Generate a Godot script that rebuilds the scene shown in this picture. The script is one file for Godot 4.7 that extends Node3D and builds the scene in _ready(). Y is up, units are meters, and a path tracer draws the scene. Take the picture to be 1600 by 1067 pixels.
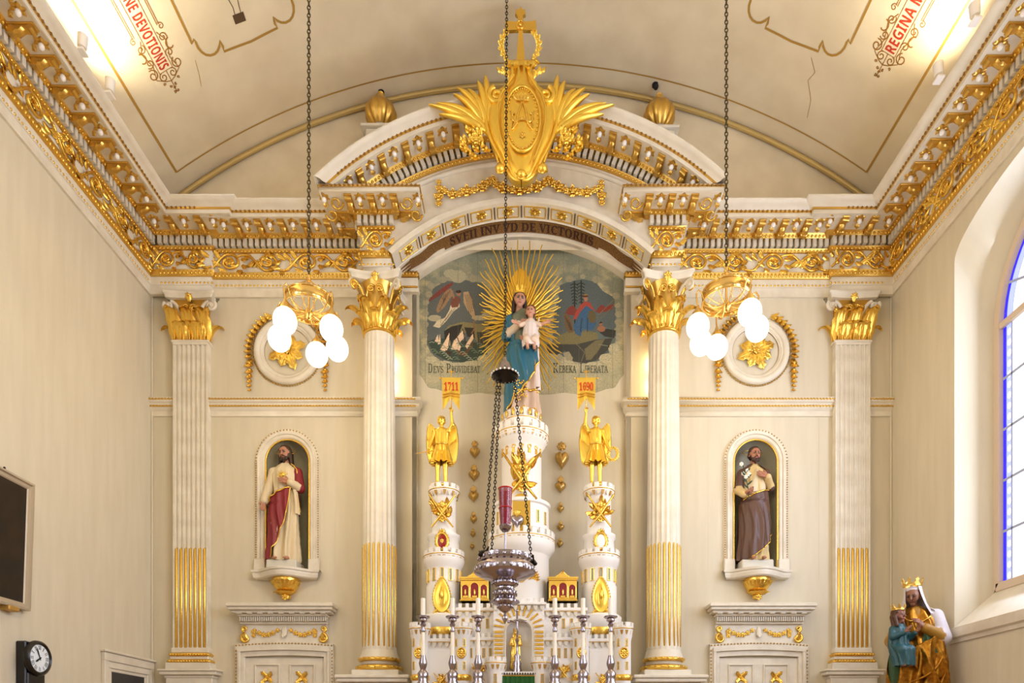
extends Node3D
# A church chancel: barrel vault, gilded entablature, columns, castle-shaped high altar, statues.
# The east wall is the plane z = 0, the nave runs towards +z, the floor is y = 0.

const FOCAL := 1060.0          # of a frame 1600 x 1067
const EYE := Vector3(0.026, 1.6, 9.17)
const HALF_W := 5.0            # half the width of the nave
const VAULT_R := 7.83
const VAULT_Y := 2.70
const NAVE := 15.0

var M := {}
var used := {}
var rng := RandomNumberGenerator.new()
const GLOBE := 0.385             # energy of one globe
const SPOT := 1.25


# a point of the place that stands at depth z and is seen at (px, py) of the 1600 x 1067 frame
func wp(px: float, py: float, z: float) -> Vector3:
	var s := (EYE.z - z) / FOCAL
	return Vector3((px - 818.0) * s + EYE.x, EYE.y + (1165.0 - py) * s, z)


func vault(x: float, z: float, lift := 0.0) -> Vector3:
	var a := asin(x / VAULT_R)
	return Vector3((VAULT_R - lift) * sin(a), VAULT_Y + (VAULT_R - lift) * cos(a), z)


class Shape:
	var st := SurfaceTool.new()
	var group := 1
	var xf := Transform3D.IDENTITY
	var with_uv := false
	var tint := Color.WHITE
	var tinted := false

	func _init() -> void:
		st.begin(Mesh.PRIMITIVE_TRIANGLES)

	func next_group() -> void:
		group += 1
		st.set_smooth_group(group)

	func flat() -> void:
		st.set_smooth_group(0xFFFFFFFF)

	func v(p: Vector3) -> void:
		if tinted:
			st.set_color(tint)
		st.add_vertex(xf * p)

	func tri(a: Vector3, b: Vector3, c: Vector3) -> void:
		v(a)
		v(c)
		v(b)

	func quad(a: Vector3, b: Vector3, c: Vector3, d: Vector3) -> void:
		tri(a, b, c)
		tri(a, c, d)

	# rows of points; smooth over the whole sheet
	func grid(rows: Array, closed := false) -> void:
		next_group()
		for i in rows.size() - 1:
			var p: PackedVector3Array = rows[i]
			var q: PackedVector3Array = rows[i + 1]
			var n := p.size()
			for j in (n if closed else n - 1):
				var k := (j + 1) % n
				quad(p[j], p[k], q[k], q[j])

	func box(c: Vector3, s: Vector3, bevel := 0.0) -> void:
		var h := s * 0.5
		if bevel > 0.0:
			var b: float = minf(bevel, minf(h.x, minf(h.y, h.z)) * 0.9)
			flat()
			for ax in 3:
				for sg in [-1.0, 1.0]:
					var u := (ax + 1) % 3
					var w := (ax + 2) % 3
					var pts := []
					for k in [[-1, -1], [1, -1], [1, 1], [-1, 1]]:
						var q := Vector3.ZERO
						q[ax] = h[ax] * sg
						q[u] = (h[u] - b) * k[0]
						q[w] = (h[w] - b) * k[1]
						pts.append(c + q)
					if sg > 0:
						quad(pts[0], pts[1], pts[2], pts[3])
					else:
						quad(pts[3], pts[2], pts[1], pts[0])
			for ax in 3:
				var u := (ax + 1) % 3
				var w := (ax + 2) % 3
				for su in [-1.0, 1.0]:
					for sw in [-1.0, 1.0]:
						var a := Vector3.ZERO
						var e := Vector3.ZERO
						a[ax] = -(h[ax] - b)
						e[ax] = h[ax] - b
						var o1 := Vector3.ZERO
						var o2 := Vector3.ZERO
						o1[u] = h[u] * su
						o1[w] = (h[w] - b) * sw
						o2[u] = (h[u] - b) * su
						o2[w] = h[w] * sw
						if su * sw > 0:
							quad(c + a + o1, c + a + o2, c + e + o2, c + e + o1)
						else:
							quad(c + a + o2, c + a + o1, c + e + o1, c + e + o2)
			for sx in [-1.0, 1.0]:
				for sy in [-1.0, 1.0]:
					for sz in [-1.0, 1.0]:
						var q := Vector3(sx, sy, sz)
						var i := h - Vector3.ONE * b
						var px := c + q * Vector3(h.x, i.y, i.z)
						var py := c + q * Vector3(i.x, h.y, i.z)
						var pz := c + q * Vector3(i.x, i.y, h.z)
						if sx * sy * sz > 0:
							tri(px, py, pz)
						else:
							tri(px, pz, py)
			return
		flat()
		var l := c - h
		var m := c + h
		quad(Vector3(l.x, l.y, m.z), Vector3(m.x, l.y, m.z), Vector3(m.x, m.y, m.z), Vector3(l.x, m.y, m.z))
		quad(Vector3(m.x, l.y, l.z), Vector3(l.x, l.y, l.z), Vector3(l.x, m.y, l.z), Vector3(m.x, m.y, l.z))
		quad(Vector3(m.x, l.y, m.z), Vector3(m.x, l.y, l.z), Vector3(m.x, m.y, l.z), Vector3(m.x, m.y, m.z))
		quad(Vector3(l.x, l.y, l.z), Vector3(l.x, l.y, m.z), Vector3(l.x, m.y, m.z), Vector3(l.x, m.y, l.z))
		quad(Vector3(l.x, m.y, m.z), Vector3(m.x, m.y, m.z), Vector3(m.x, m.y, l.z), Vector3(l.x, m.y, l.z))
		quad(Vector3(l.x, l.y, l.z), Vector3(m.x, l.y, l.z), Vector3(m.x, l.y, m.z), Vector3(l.x, l.y, m.z))

	# a profile carried through stations; stations are callables Vector2 -> Vector3. Sharp corners of the profile stay sharp
	func sweep(profile: PackedVector2Array, stations: Array) -> void:
		var start := 0
		for j in range(1, profile.size()):
			var last := j == profile.size() - 1
			var sharp := last
			if not last:
				sharp = (profile[j] - profile[j - 1]).normalized().dot((profile[j + 1] - profile[j]).normalized()) < 0.8
			if sharp:
				var rows := []
				for f in stations:
					var r := PackedVector3Array()
					for k in range(start, j + 1):
						r.append(f.call(profile[k]))
					rows.append(r)
				grid(rows)
				start = j

	# (radius, height) turned about y
	func lathe(profile: PackedVector2Array, n := 24, centre := Vector3.ZERO, squash := 1.0) -> void:
		var start := 0
		for j in range(1, profile.size()):
			var last := j == profile.size() - 1
			var sharp := last
			if not last:
				sharp = (profile[j] - profile[j - 1]).normalized().dot((profile[j + 1] - profile[j]).normalized()) < 0.7
			if sharp:
				var rows := []
				for k in range(start, j + 1):
					var r := PackedVector3Array()
					for i in n:
						var a := TAU * i / n
						r.append(centre + Vector3(profile[k].x * sin(a), profile[k].y, profile[k].x * cos(a) * squash))
					rows.append(r)
				grid(rows, true)
				start = j

	func ball(c: Vector3, r: Vector3, n := 12, m := 8) -> void:
		var rows := []
		for j in m + 1:
			var t := PI * (float(j) / m - 0.5)
			var row := PackedVector3Array()
			for i in n:
				var a := TAU * i / n
				row.append(c + Vector3(r.x * cos(t) * sin(a), r.y * sin(t), r.z * cos(t) * cos(a)))
			rows.append(row)
		grid(rows, true)

	# a tube along a path; radius is one number or one for each point
	func tube(path: PackedVector3Array, radius, n := 6, caps := true, squash := 1.0) -> void:
		var rows := []
		var up := Vector3.ZERO
		for i in path.size():
			var d: Vector3 = (path[mini(i + 1, path.size() - 1)] - path[maxi(i - 1, 0)]).normalized()
			if i == 0:
				up = d.cross(Vector3.UP if absf(d.y) < 0.9 else Vector3.RIGHT).normalized()
			else:
				up = (up - d * up.dot(d)).normalized()
			var side := d.cross(up)
			var r: float = radius if radius is float else radius[i]
			var row := PackedVector3Array()
			for k in n:
				var a := TAU * k / n
				row.append(path[i] + (up * cos(a) + side * sin(a) * squash) * r)
			rows.append(row)
		grid(rows, true)
		if caps:
			for e in [0, path.size() - 1]:
				var row: PackedVector3Array = rows[e]
				next_group()
				for k in n:
					if e == 0:
						tri(path[e], row[(k + 1) % n], row[k])
					else:
						tri(path[e], row[k], row[(k + 1) % n])

	# a flat outline (in x, y) with thickness along z, front at z = depth
	func prism(poly: PackedVector2Array, depth: float, back := 0.0) -> void:
		var p := poly.duplicate()
		if not Geometry2D.is_polygon_clockwise(p):
			p.reverse()
		var t := Geometry2D.triangulate_polygon(p)
		flat()
		for i in range(0, t.size(), 3):
			var a := p[t[i]]
			var b := p[t[i + 1]]
			var c := p[t[i + 2]]
			if (b - a).cross(c - a) < 0:
				var s := b
				b = c
				c = s
			tri(Vector3(a.x, a.y, depth), Vector3(b.x, b.y, depth), Vector3(c.x, c.y, depth))
			tri(Vector3(a.x, a.y, back), Vector3(c.x, c.y, back), Vector3(b.x, b.y, back))
		next_group()
		for i in p.size():
			var a := p[i]
			var b := p[(i + 1) % p.size()]
			quad(Vector3(b.x, b.y, back), Vector3(a.x, a.y, back), Vector3(a.x, a.y, depth), Vector3(b.x, b.y, depth))

	# a curling leaf: root at the origin, growing up y, face to +z; curl bends the tip forward
	func leaf(length: float, width: float, curl: float, lobes := 3, thick := 0.25, rows_n := 9) -> void:
		var rows := []
		var spine := Vector3.ZERO
		for i in rows_n + 1:
			var t := float(i) / rows_n
			var w := width * 0.5 * pow(sin(PI * (0.12 + 0.86 * t)), 0.8) * (0.78 + 0.22 * absf(cos(PI * lobes * t)))
			if i == rows_n:
				w *= 0.15
			var a := 0.15 + curl * 1.7 * pow(t, 2.6)
			if i > 0:
				spine += Vector3(0, cos(a), sin(a)) * length / rows_n
			var face := Vector3(0, -sin(a), cos(a))
			var row := PackedVector3Array()
			for j in 7:
				var s := (j - 3) / 3.0
				var h := (1.0 - s * s) * width * thick - (0.12 * width if absf(s) < 0.1 else 0.0)
				row.append(spine + Vector3(w * s, -absf(s) * length * 0.05, 0) + face * h * sin(PI * minf(1.0, t * 1.1 + 0.05)))
			rows.append(row)
		grid(rows)

	# a spiral scroll in the x, y plane, from the outside in
	func scroll(centre: Vector3, r0: float, r1: float, a0: float, turns: float, thick: float, n := 28, flatten := 1.0) -> void:
		var path := PackedVector3Array()
		var rad := []
		for i in n + 1:
			var t := float(i) / n
			var r := lerpf(r0, r1, pow(t, 0.8))
			var a := a0 + TAU * turns * t
			path.append(centre + Vector3(cos(a) * r, sin(a) * r, 0))
			rad.append(thick * lerpf(1.0, 0.55, t))
		tube(path, rad, 6, true, flatten)

	func flower(c: Vector3, r: float, petals := 6, depth := 0.5) -> void:
		var keep := xf
		for i in petals:
			var a := TAU * i / petals
			xf = keep * Transform3D(Basis(Vector3(0, 0, 1), a), c)
			var rows := []
			for j in 5:
				var t := j / 4.0
				var w := r * 0.42 * sin(PI * (0.15 + 0.8 * t))
				var row := PackedVector3Array()
				for k in 5:
					var s := (k - 2) / 2.0
					row.append(Vector3(w * s, r * t, r * depth * (0.25 + 0.6 * t * (1.2 - t)) - absf(s) * r * 0.18))
				rows.append(row)
			grid(rows)
		xf = keep
		ball(c + Vector3(0, 0, r * depth * 0.55), Vector3.ONE * r * 0.28, 8, 6)

	func mesh() -> ArrayMesh:
		st.generate_normals()
		st.index()
		return st.commit()


func numbered(n: String) -> String:
	if not used.has(n):
		used[n] = 0
		return n
	used[n] += 1
	return "%s_%03d" % [n, used[n]]


# a top-level thing whose children are its parts
func thing(called: String, label: String, category: String, at := Vector3.ZERO, turn := 0.0, grp := "", kind := "") -> Node3D:
	var o := Node3D.new()
	o.name = numbered(called)
	add_child(o)
	o.position = at
	o.rotation.y = turn
	tag(o, label, category, grp, kind)
	return o


func tag(o: Node, label: String, category: String, grp := "", kind := "") -> void:
	if label:
		o.set_meta("label", label)
	if category:
		o.set_meta("category", category)
	if grp:
		o.set_meta("group", grp)
	if kind:
		o.set_meta("kind", kind)


func setting(called: String, at := Vector3.ZERO, label := "") -> Node3D:
	var o := Node3D.new()
	o.name = called
	add_child(o)
	o.position = at
	o.set_meta("kind", "structure")
	if label:
		o.set_meta("label", label)
	return o


func part(parent: Node3D, called: String, what, material: Material, xf := Transform3D.IDENTITY, label := "") -> MeshInstance3D:
	var o := MeshInstance3D.new()
	o.name = called
	o.mesh = what.mesh() if what is Shape else what
	o.material_override = material
	o.transform = xf
	parent.add_child(o, true)
	if label:
		o.set_meta("label", label)
	return o


func stuff(o: Node) -> Node:
	o.set_meta("kind", "stuff")
	return o


func tf(at: Vector3, turn := 0.0, tilt := 0.0, roll := 0.0) -> Transform3D:
	return Transform3D(Basis(Vector3.UP, turn) * Basis(Vector3.RIGHT, tilt) * Basis(Vector3(0, 0, 1), roll), at)


func mat(key: String, color: Color, rough := 0.6, metal := 0.0) -> StandardMaterial3D:
	var m := StandardMaterial3D.new()
	m.resource_name = key
	m.albedo_color = color
	m.roughness = rough
	m.metallic = metal
	M[key] = m
	return m


func noise_tex(freq: float, octaves: int, lo: Color, hi: Color, sd: int, size := 512) -> NoiseTexture2D:
	var n := FastNoiseLite.new()
	n.noise_type = FastNoiseLite.TYPE_SIMPLEX_SMOOTH
	n.frequency = freq
	n.fractal_octaves = octaves
	n.seed = sd
	var t := NoiseTexture2D.new()
	t.noise = n
	t.width = size
	t.height = size
	t.seamless = true
	var g := Gradient.new()
	g.set_color(0, lo)
	g.set_color(1, hi)
	t.color_ramp = g
	return t


func bump_tex(freq: float, octaves: int, sd: int, strength := 2.0) -> NoiseTexture2D:
	var n := FastNoiseLite.new()
	n.frequency = freq
	n.fractal_octaves = octaves
	n.seed = sd
	var t := NoiseTexture2D.new()
	t.noise = n
	t.width = 256
	t.height = 256
	t.seamless = true
	t.as_normal_map = true
	t.bump_strength = strength
	return t


func materials() -> void:
	var streak := noise_tex(0.012, 4, Color(0.955, 0.95, 0.94), Color(1, 1, 1), 3)
	var blotch := noise_tex(0.008, 4, Color(0.925, 0.91, 0.89), Color(1, 1, 1), 9)
	var wall := mat("wall_paint", Color(0.84, 0.80, 0.705), 0.6)
	wall.albedo_texture = streak
	wall.uv1_triplanar = true
	wall.uv1_world_triplanar = true
	wall.uv1_scale = Vector3(0.9, 0.12, 0.9)
	var vl := mat("vault_paint", Color(0.91, 0.86, 0.745), 0.5)
	vl.albedo_texture = blotch
	vl.uv1_triplanar = true
	vl.uv1_world_triplanar = true
	vl.uv1_scale = Vector3(0.35, 0.35, 0.35)
	var cr := mat("cream_paint", Color(0.9, 0.87, 0.80), 0.42)
	cr.albedo_texture = blotch
	cr.uv1_triplanar = true
	cr.uv1_world_triplanar = true
	cr.uv1_scale = Vector3(0.9, 0.9, 0.9)
	mat("white_paint", Color(0.92, 0.9, 0.87), 0.4)
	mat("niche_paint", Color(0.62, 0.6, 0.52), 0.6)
	var gb := bump_tex(0.05, 3, 5, 1.5)
	for g in [["gold", Color(0.94, 0.775, 0.36), 0.27], ["old_gold", Color(0.84, 0.68, 0.34), 0.3], ["bright_gold", Color(0.98, 0.83, 0.36), 0.3]]:
		var m := mat(g[0], g[1], g[2], 0.92)
		m.normal_enabled = true
		m.normal_texture = gb
		m.normal_scale = 0.35
		m.uv1_triplanar = true
		m.uv1_scale = Vector3(4, 4, 4)
	mat("gold_paint", Color(0.72, 0.56, 0.26), 0.45, 0.3)
	mat("pale_gilt", Color(0.78, 0.68, 0.44), 0.35, 0.55)
	mat("line_paint", Color(0.55, 0.38, 0.12), 0.6)
	mat("dark_recess", Color(0.085, 0.07, 0.085), 0.7)
	mat("brown_line", Color(0.33, 0.24, 0.14), 0.7)
	mat("brass", Color(0.95, 0.80, 0.48), 0.16, 1.0)
	mat("silver", Color(0.66, 0.62, 0.64), 0.17, 1.0)
	mat("dark_metal", Color(0.16, 0.13, 0.1), 0.4, 0.85)
	mat("chain_metal", Color(0.36, 0.31, 0.2), 0.4, 0.8)
	mat("floor_wood", Color(0.66, 0.53, 0.38), 0.35)  # floor is out of view; its pale tone bounces light to the vault
	mat("red_paint", Color(0.68, 0.2, 0.1), 0.6)
	mat("pearl", Color(0.95, 0.93, 0.9), 0.15)
	mat("window_wood", Color(0.83, 0.75, 0.66), 0.5)
	mat("black_wood", Color(0.06, 0.045, 0.04), 0.3)


func _ready() -> void:
	rng.seed = 11
	# ---- camera: level, with the lens shifted upwards
	var cam := Camera3D.new()
	cam.name = "camera"
	add_child(cam)
	cam.position = EYE
	cam.near = 0.05
	cam.far = 80.0
	cam.projection = Camera3D.PROJECTION_FRUSTUM
	cam.size = 1067.0 / FOCAL * cam.near
	cam.frustum_offset = Vector2((800.0 - 818.0) / FOCAL, (1165.0 - 533.5) / FOCAL) * cam.near
	cam.current = true
	# ---- sky outside and exposure
	var env := Environment.new()
	env.background_mode = Environment.BG_COLOR
	env.background_color = Color(0.72, 0.8, 0.92)
	env.tonemap_mode = Environment.TONE_MAPPER_LINEAR
	env.tonemap_exposure = 0.94
	env.sdfgi_enabled = true
	env.ssao_enabled = true
	env.ssil_enabled = true
	var we := WorldEnvironment.new()
	we.name = "surroundings"
	we.environment = env
	add_child(we)
	# ---- daylight through the tall windows: soft areas of light just inside the panes
	for w in WINDOWS:
		var al := AreaLight3D.new()
		al.name = "daylight"
		al.area_size = Vector2(2.0, 3.9)
		al.area_normalize_energy = true
		al.light_energy = w[2]
		al.light_color = Color(0.82, 0.88, 1.0)
		al.shadow_enabled = true
		al.area_range = 40.0
		add_child(al, true)
		al.position = Vector3(w[0] * (HALF_W + 0.25), 5.25, w[1])
		al.rotation.y = w[0] * PI / 2
	materials()
	shell()
	paint_vault()
	windows()
	entablatures()
	pilasters_and_columns()
	pediment()
	recess_arch()
	cartouche()
	rail_mouldings()
	lunette_finials()
	roundels()
	niches()
	doors()
	altar()
	mural()
	statues()
	lamps()
	side_wall_things()


# side of the nave, distance from the east wall, energy
const WINDOWS := [[1.0, 2.6, 15.0], [1.0, 6.8, 32.0], [1.0, 11.0, 22.0], [-1.0, 6.8, 12.0], [-1.0, 11.0, 16.0]]  # only the first is in view; the unseen others light nave and chancel


# a wall face in its own plane (x along, y up, front to +z) with an arched opening
func arched_face(s: Shape, x0: float, x1: float, y0: float, y1: float, cx: float, hw: float, ysp: float, rise: float, ybot: float, n := 24) -> void:
	s.flat()
	var f := func(a: float, b: float, c: float, d: float) -> void:
		if c > a and d > b:
			s.quad(Vector3(a, b, 0), Vector3(c, b, 0), Vector3(c, d, 0), Vector3(a, d, 0))
	f.call(x0, y0, cx - hw, y1)
	f.call(cx + hw, y0, x1, y1)
	f.call(cx - hw, y0, cx + hw, ybot)
	for i in n:
		var a := -cos(PI * i / n)
		var b := -cos(PI * (i + 1) / n)
		var ya := ysp + rise * sqrt(maxf(0, 1 - a * a))
		var yb := ysp + rise * sqrt(maxf(0, 1 - b * b))
		s.quad(Vector3(cx + hw * a, ya, 0), Vector3(cx + hw * b, yb, 0), Vector3(cx + hw * b, y1, 0), Vector3(cx + hw * a, y1, 0))


func outline(cx: float, hw: float, ysp: float, rise: float, ybot: float, z: float, n := 24) -> PackedVector3Array:
	var p := PackedVector3Array([Vector3(cx - hw, ybot, z)])
	for i in n + 1:
		var a := PI - PI * i / n
		p.append(Vector3(cx + hw * cos(a), ysp + rise * sin(a), z))
	p.append(Vector3(cx + hw, ybot, z))
	return p


func side_frame(side: float, z: float) -> Transform3D:
	if side > 0:
		return Transform3D(Basis(Vector3(0, 0, 1), Vector3.UP, Vector3(-1, 0, 0)), Vector3(HALF_W, 0, z))
	return Transform3D(Basis(Vector3(0, 0, -1), Vector3.UP, Vector3(1, 0, 0)), Vector3(-HALF_W, 0, z))


func shell() -> void:
	var s: Shape
	# floor with a chancel step
	var fl := setting("floor", Vector3.ZERO, "wooden floor of the nave and chancel")
	s = Shape.new()
	s.box(Vector3(0, -0.15, NAVE / 2 - 0.4), Vector3(11, 0.3, NAVE + 1.2))
	part(fl, "nave_floor", s, M.floor_wood)
	s = Shape.new()
	s.box(Vector3(0, 0.17, 1.6), Vector3(9.98, 0.34, 3.2), 0.02)
	part(fl, "chancel_step", s, M.floor_wood)
	# vault
	var ce := setting("ceiling", Vector3.ZERO, "cream barrel vault with painted gold borders")
	for layer in [0.0, -0.3]:
		s = Shape.new()
		var rows := []
		for i in 49:
			var x := lerpf(-4.97, 4.97, i / 48.0)
			rows.append(PackedVector3Array([vault(x, -0.4, layer), vault(x, 4.0, layer), vault(x, NAVE + 0.3, layer)]))
		s.grid(rows)
		part(ce, "vault" if layer == 0.0 else "vault_back", s, M.vault_paint)
	# gold roll moulding where the vault meets the lunette
	s = Shape.new()
	var path := PackedVector3Array()
	for i in 61:
		path.append(vault(lerpf(-4.9, 4.9, i / 60.0), 0.045, 0.04))
	s.tube(path, 0.032, 8)
	part(ce, "roll_moulding", s, M.pale_gilt)
	# east wall
	var wb := setting("wall_back", Vector3.ZERO, "cream boarded wall behind the altar")
	for sg in [-1.0, 1.0]:
		s = Shape.new()
		var a: float = -5.0 if sg < 0 else 1.42
		var b: float = -1.42 if sg < 0 else 5.0
		arched_face(s, a, b, 0.0, 8.6, sg * 3.16, 0.29, 5.436, 0.29, 3.953)
		part(wb, "flank_panel", s, M.wall_paint)
		# inside edge of the central recess
		s = Shape.new()
		s.box(Vector3(sg * 1.45, 4.0, -0.1), Vector3(0.06, 8.0, 0.2))
		part(wb, "recess_jamb", s, M.wall_paint)
	# boards of the flank panels: narrow proud battens stand at their joints
	for sg in [-1.0, 1.0]:
		for x in [2.16, 2.52, 4.02]:
			s = Shape.new()
			s.box(Vector3(sg * x, 5.0, 0.0005), Vector3(0.004, 2.3, 0.003))
			part(wb, "board_joint", s, M.wall_paint)
	s = Shape.new()
	s.flat()
	s.quad(Vector3(-1.48, 0, -0.12), Vector3(1.48, 0, -0.12), Vector3(1.48, 8.75, -0.12), Vector3(-1.48, 8.75, -0.12))
	part(wb, "recess_panel", s, M.wall_paint)
	s = Shape.new()
	s.box(Vector3(0, 5.3, -0.75), Vector3(10.8, 10.9, 0.3))
	part(wb, "masonry", s, M.wall_paint)
	s = Shape.new()
	s.flat()
	for i in 40:
		var x0 := lerpf(-4.97, 4.97, i / 40.0)
		var x1 := lerpf(-4.97, 4.97, (i + 1) / 40.0)
		s.quad(Vector3(x0, 8.3, 0), Vector3(x1, 8.3, 0), vault(x1, 0), vault(x0, 0))
	part(wb, "lunette", s, M.vault_paint)
	var wf := setting("wall_front", Vector3.ZERO, "plain wall at the far end of the nave")
	s = Shape.new()
	s.box(Vector3(0, 5.3, NAVE + 0.15), Vector3(10.8, 10.9, 0.3))
	part(wf, "masonry", s, M.wall_paint)
	# side walls
	for side in [-1.0, 1.0]:
		var w := setting("wall_left" if side < 0 else "wall_right", Vector3.ZERO, "plastered side wall of the nave")
		var zs := []
		for d in WINDOWS:
			if d[0] == side:
				zs.append(d[1])
		var edge := -0.3
		s = Shape.new()
		for i in zs.size():
			var z: float = zs[i]
			var end: float = NAVE + 0.2 if i == zs.size() - 1 else (z + zs[i + 1]) / 2
			s.xf = side_frame(side, z)
			var lo := (edge - z) * (1.0 if side > 0 else -1.0)
			var hi := (end - z) * (1.0 if side > 0 else -1.0)
			arched_face(s, minf(lo, hi), maxf(lo, hi), 0.0, 9.0, 0.0, 1.26, 7.18, 0.38, 2.93)
			edge = end
		part(w, "plaster_face", s, M.wall_paint)
		for z in zs:
			s = Shape.new()
			s.xf = side_frame(side, z)
			s.grid([outline(0, 1.26, 7.18, 0.38, 2.93, 0.0), outline(0, 1.17, 6.33, 1.17, 3.36, -0.42)])
			part(w, "window_reveal", s, M.wall_paint)
		# masonry behind, pierced by the windows
		s = Shape.new()
		edge = -0.3
		for i in zs.size():
			var z: float = zs[i]
			var end: float = NAVE + 0.2 if i == zs.size() - 1 else (z + zs[i + 1]) / 2
			s.xf = side_frame(side, z) * tf(Vector3(0, 0, -0.5))
			var lo := (edge - z) * (1.0 if side > 0 else -1.0)
			var hi := (end - z) * (1.0 if side > 0 else -1.0)
			arched_face(s, minf(lo, hi), maxf(lo, hi), -0.3, 9.3, 0.0, 1.14, 6.33, 1.14, 3.38)
			edge = end
		part(w, "outer_masonry", s, M.wall_paint)
		# narrow wall batten at the corner
		s = Shape.new()
		s.box(Vector3(side * (HALF_W - 0.012), 3.85, 0.012), Vector3(0.024, 7.7, 0.024), 0.008)
		part(w, "corner_bead", s, M.wall_paint)


func vs(sv: float, z: float, lift := 0.0) -> Vector3:
	var a := sv / VAULT_R
	return Vector3((VAULT_R - lift) * sin(a), VAULT_Y + (VAULT_R - lift) * cos(a), z)


# a painted line on the vault through points (arc length, z)
func vault_line(s: Shape, pts: PackedVector2Array, w: float, lift := 0.004) -> void:
	var fine := PackedVector2Array()
	for i in pts.size() - 1:
		var n := maxi(1, int((pts[i + 1] - pts[i]).length() / 0.15))
		for k in n:
			fine.append(pts[i].lerp(pts[i + 1], float(k) / n))
	fine.append(pts[pts.size() - 1])
	var rows := []
	for i in fine.size():
		var d: Vector2 = (fine[mini(i + 1, fine.size() - 1)] - fine[maxi(i - 1, 0)]).normalized()
		var nn := Vector2(-d.y, d.x) * w * 0.5
		rows.append(PackedVector3Array([vs(fine[i].x - nn.x, fine[i].y - nn.y, lift), vs(fine[i].x + nn.x, fine[i].y + nn.y, lift)]))
	s.grid(rows)


func curl2(c: Vector2, r: float, a0: float, turns: float, n := 14) -> PackedVector2Array:
	var p := PackedVector2Array()
	for i in n + 1:
		var t := float(i) / n
		p.append(c + Vector2.from_angle(a0 + TAU * turns * t) * r * (1.0 - 0.75 * t))
	return p


func font(serif := false, weight := 400) -> SystemFont:
	var f := SystemFont.new()
	f.font_names = PackedStringArray(["Droid Serif" if serif else "Droid Sans"])
	f.font_weight = weight
	return f


# lettering as a flat mesh one unit high, moved point by point; at(x 0..1 along the line, y 0..1 of the cap height)
func lettering(text: String, at: Callable, serif := false, weight := 700) -> ArrayMesh:
	var t := TextMesh.new()
	t.text = text
	t.font = font(serif, weight)
	t.font_size = 64
	t.pixel_size = 0.01
	t.depth = 0.0
	t.curve_step = 1.5
	var arr := t.get_mesh_arrays()
	var vtx: PackedVector3Array = arr[Mesh.ARRAY_VERTEX]
	var idx = arr[Mesh.ARRAY_INDEX]
	var lo := Vector3(1e9, 1e9, 0)
	var hi := -lo
	for p in vtx:
		lo = lo.min(p)
		hi = hi.max(p)
	var st := SurfaceTool.new()
	st.begin(Mesh.PRIMITIVE_TRIANGLES)
	st.set_smooth_group(1)
	var n: int = idx.size() if idx != null and idx.size() else vtx.size()
	for i in n:
		var p := vtx[idx[i]] if idx != null and idx.size() else vtx[i]
		st.add_vertex(at.call((p.x - lo.x) / (hi.x - lo.x), (p.y - lo.y) / (hi.y - lo.y)))
	st.generate_normals()
	st.index()
	return st.commit()


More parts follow.
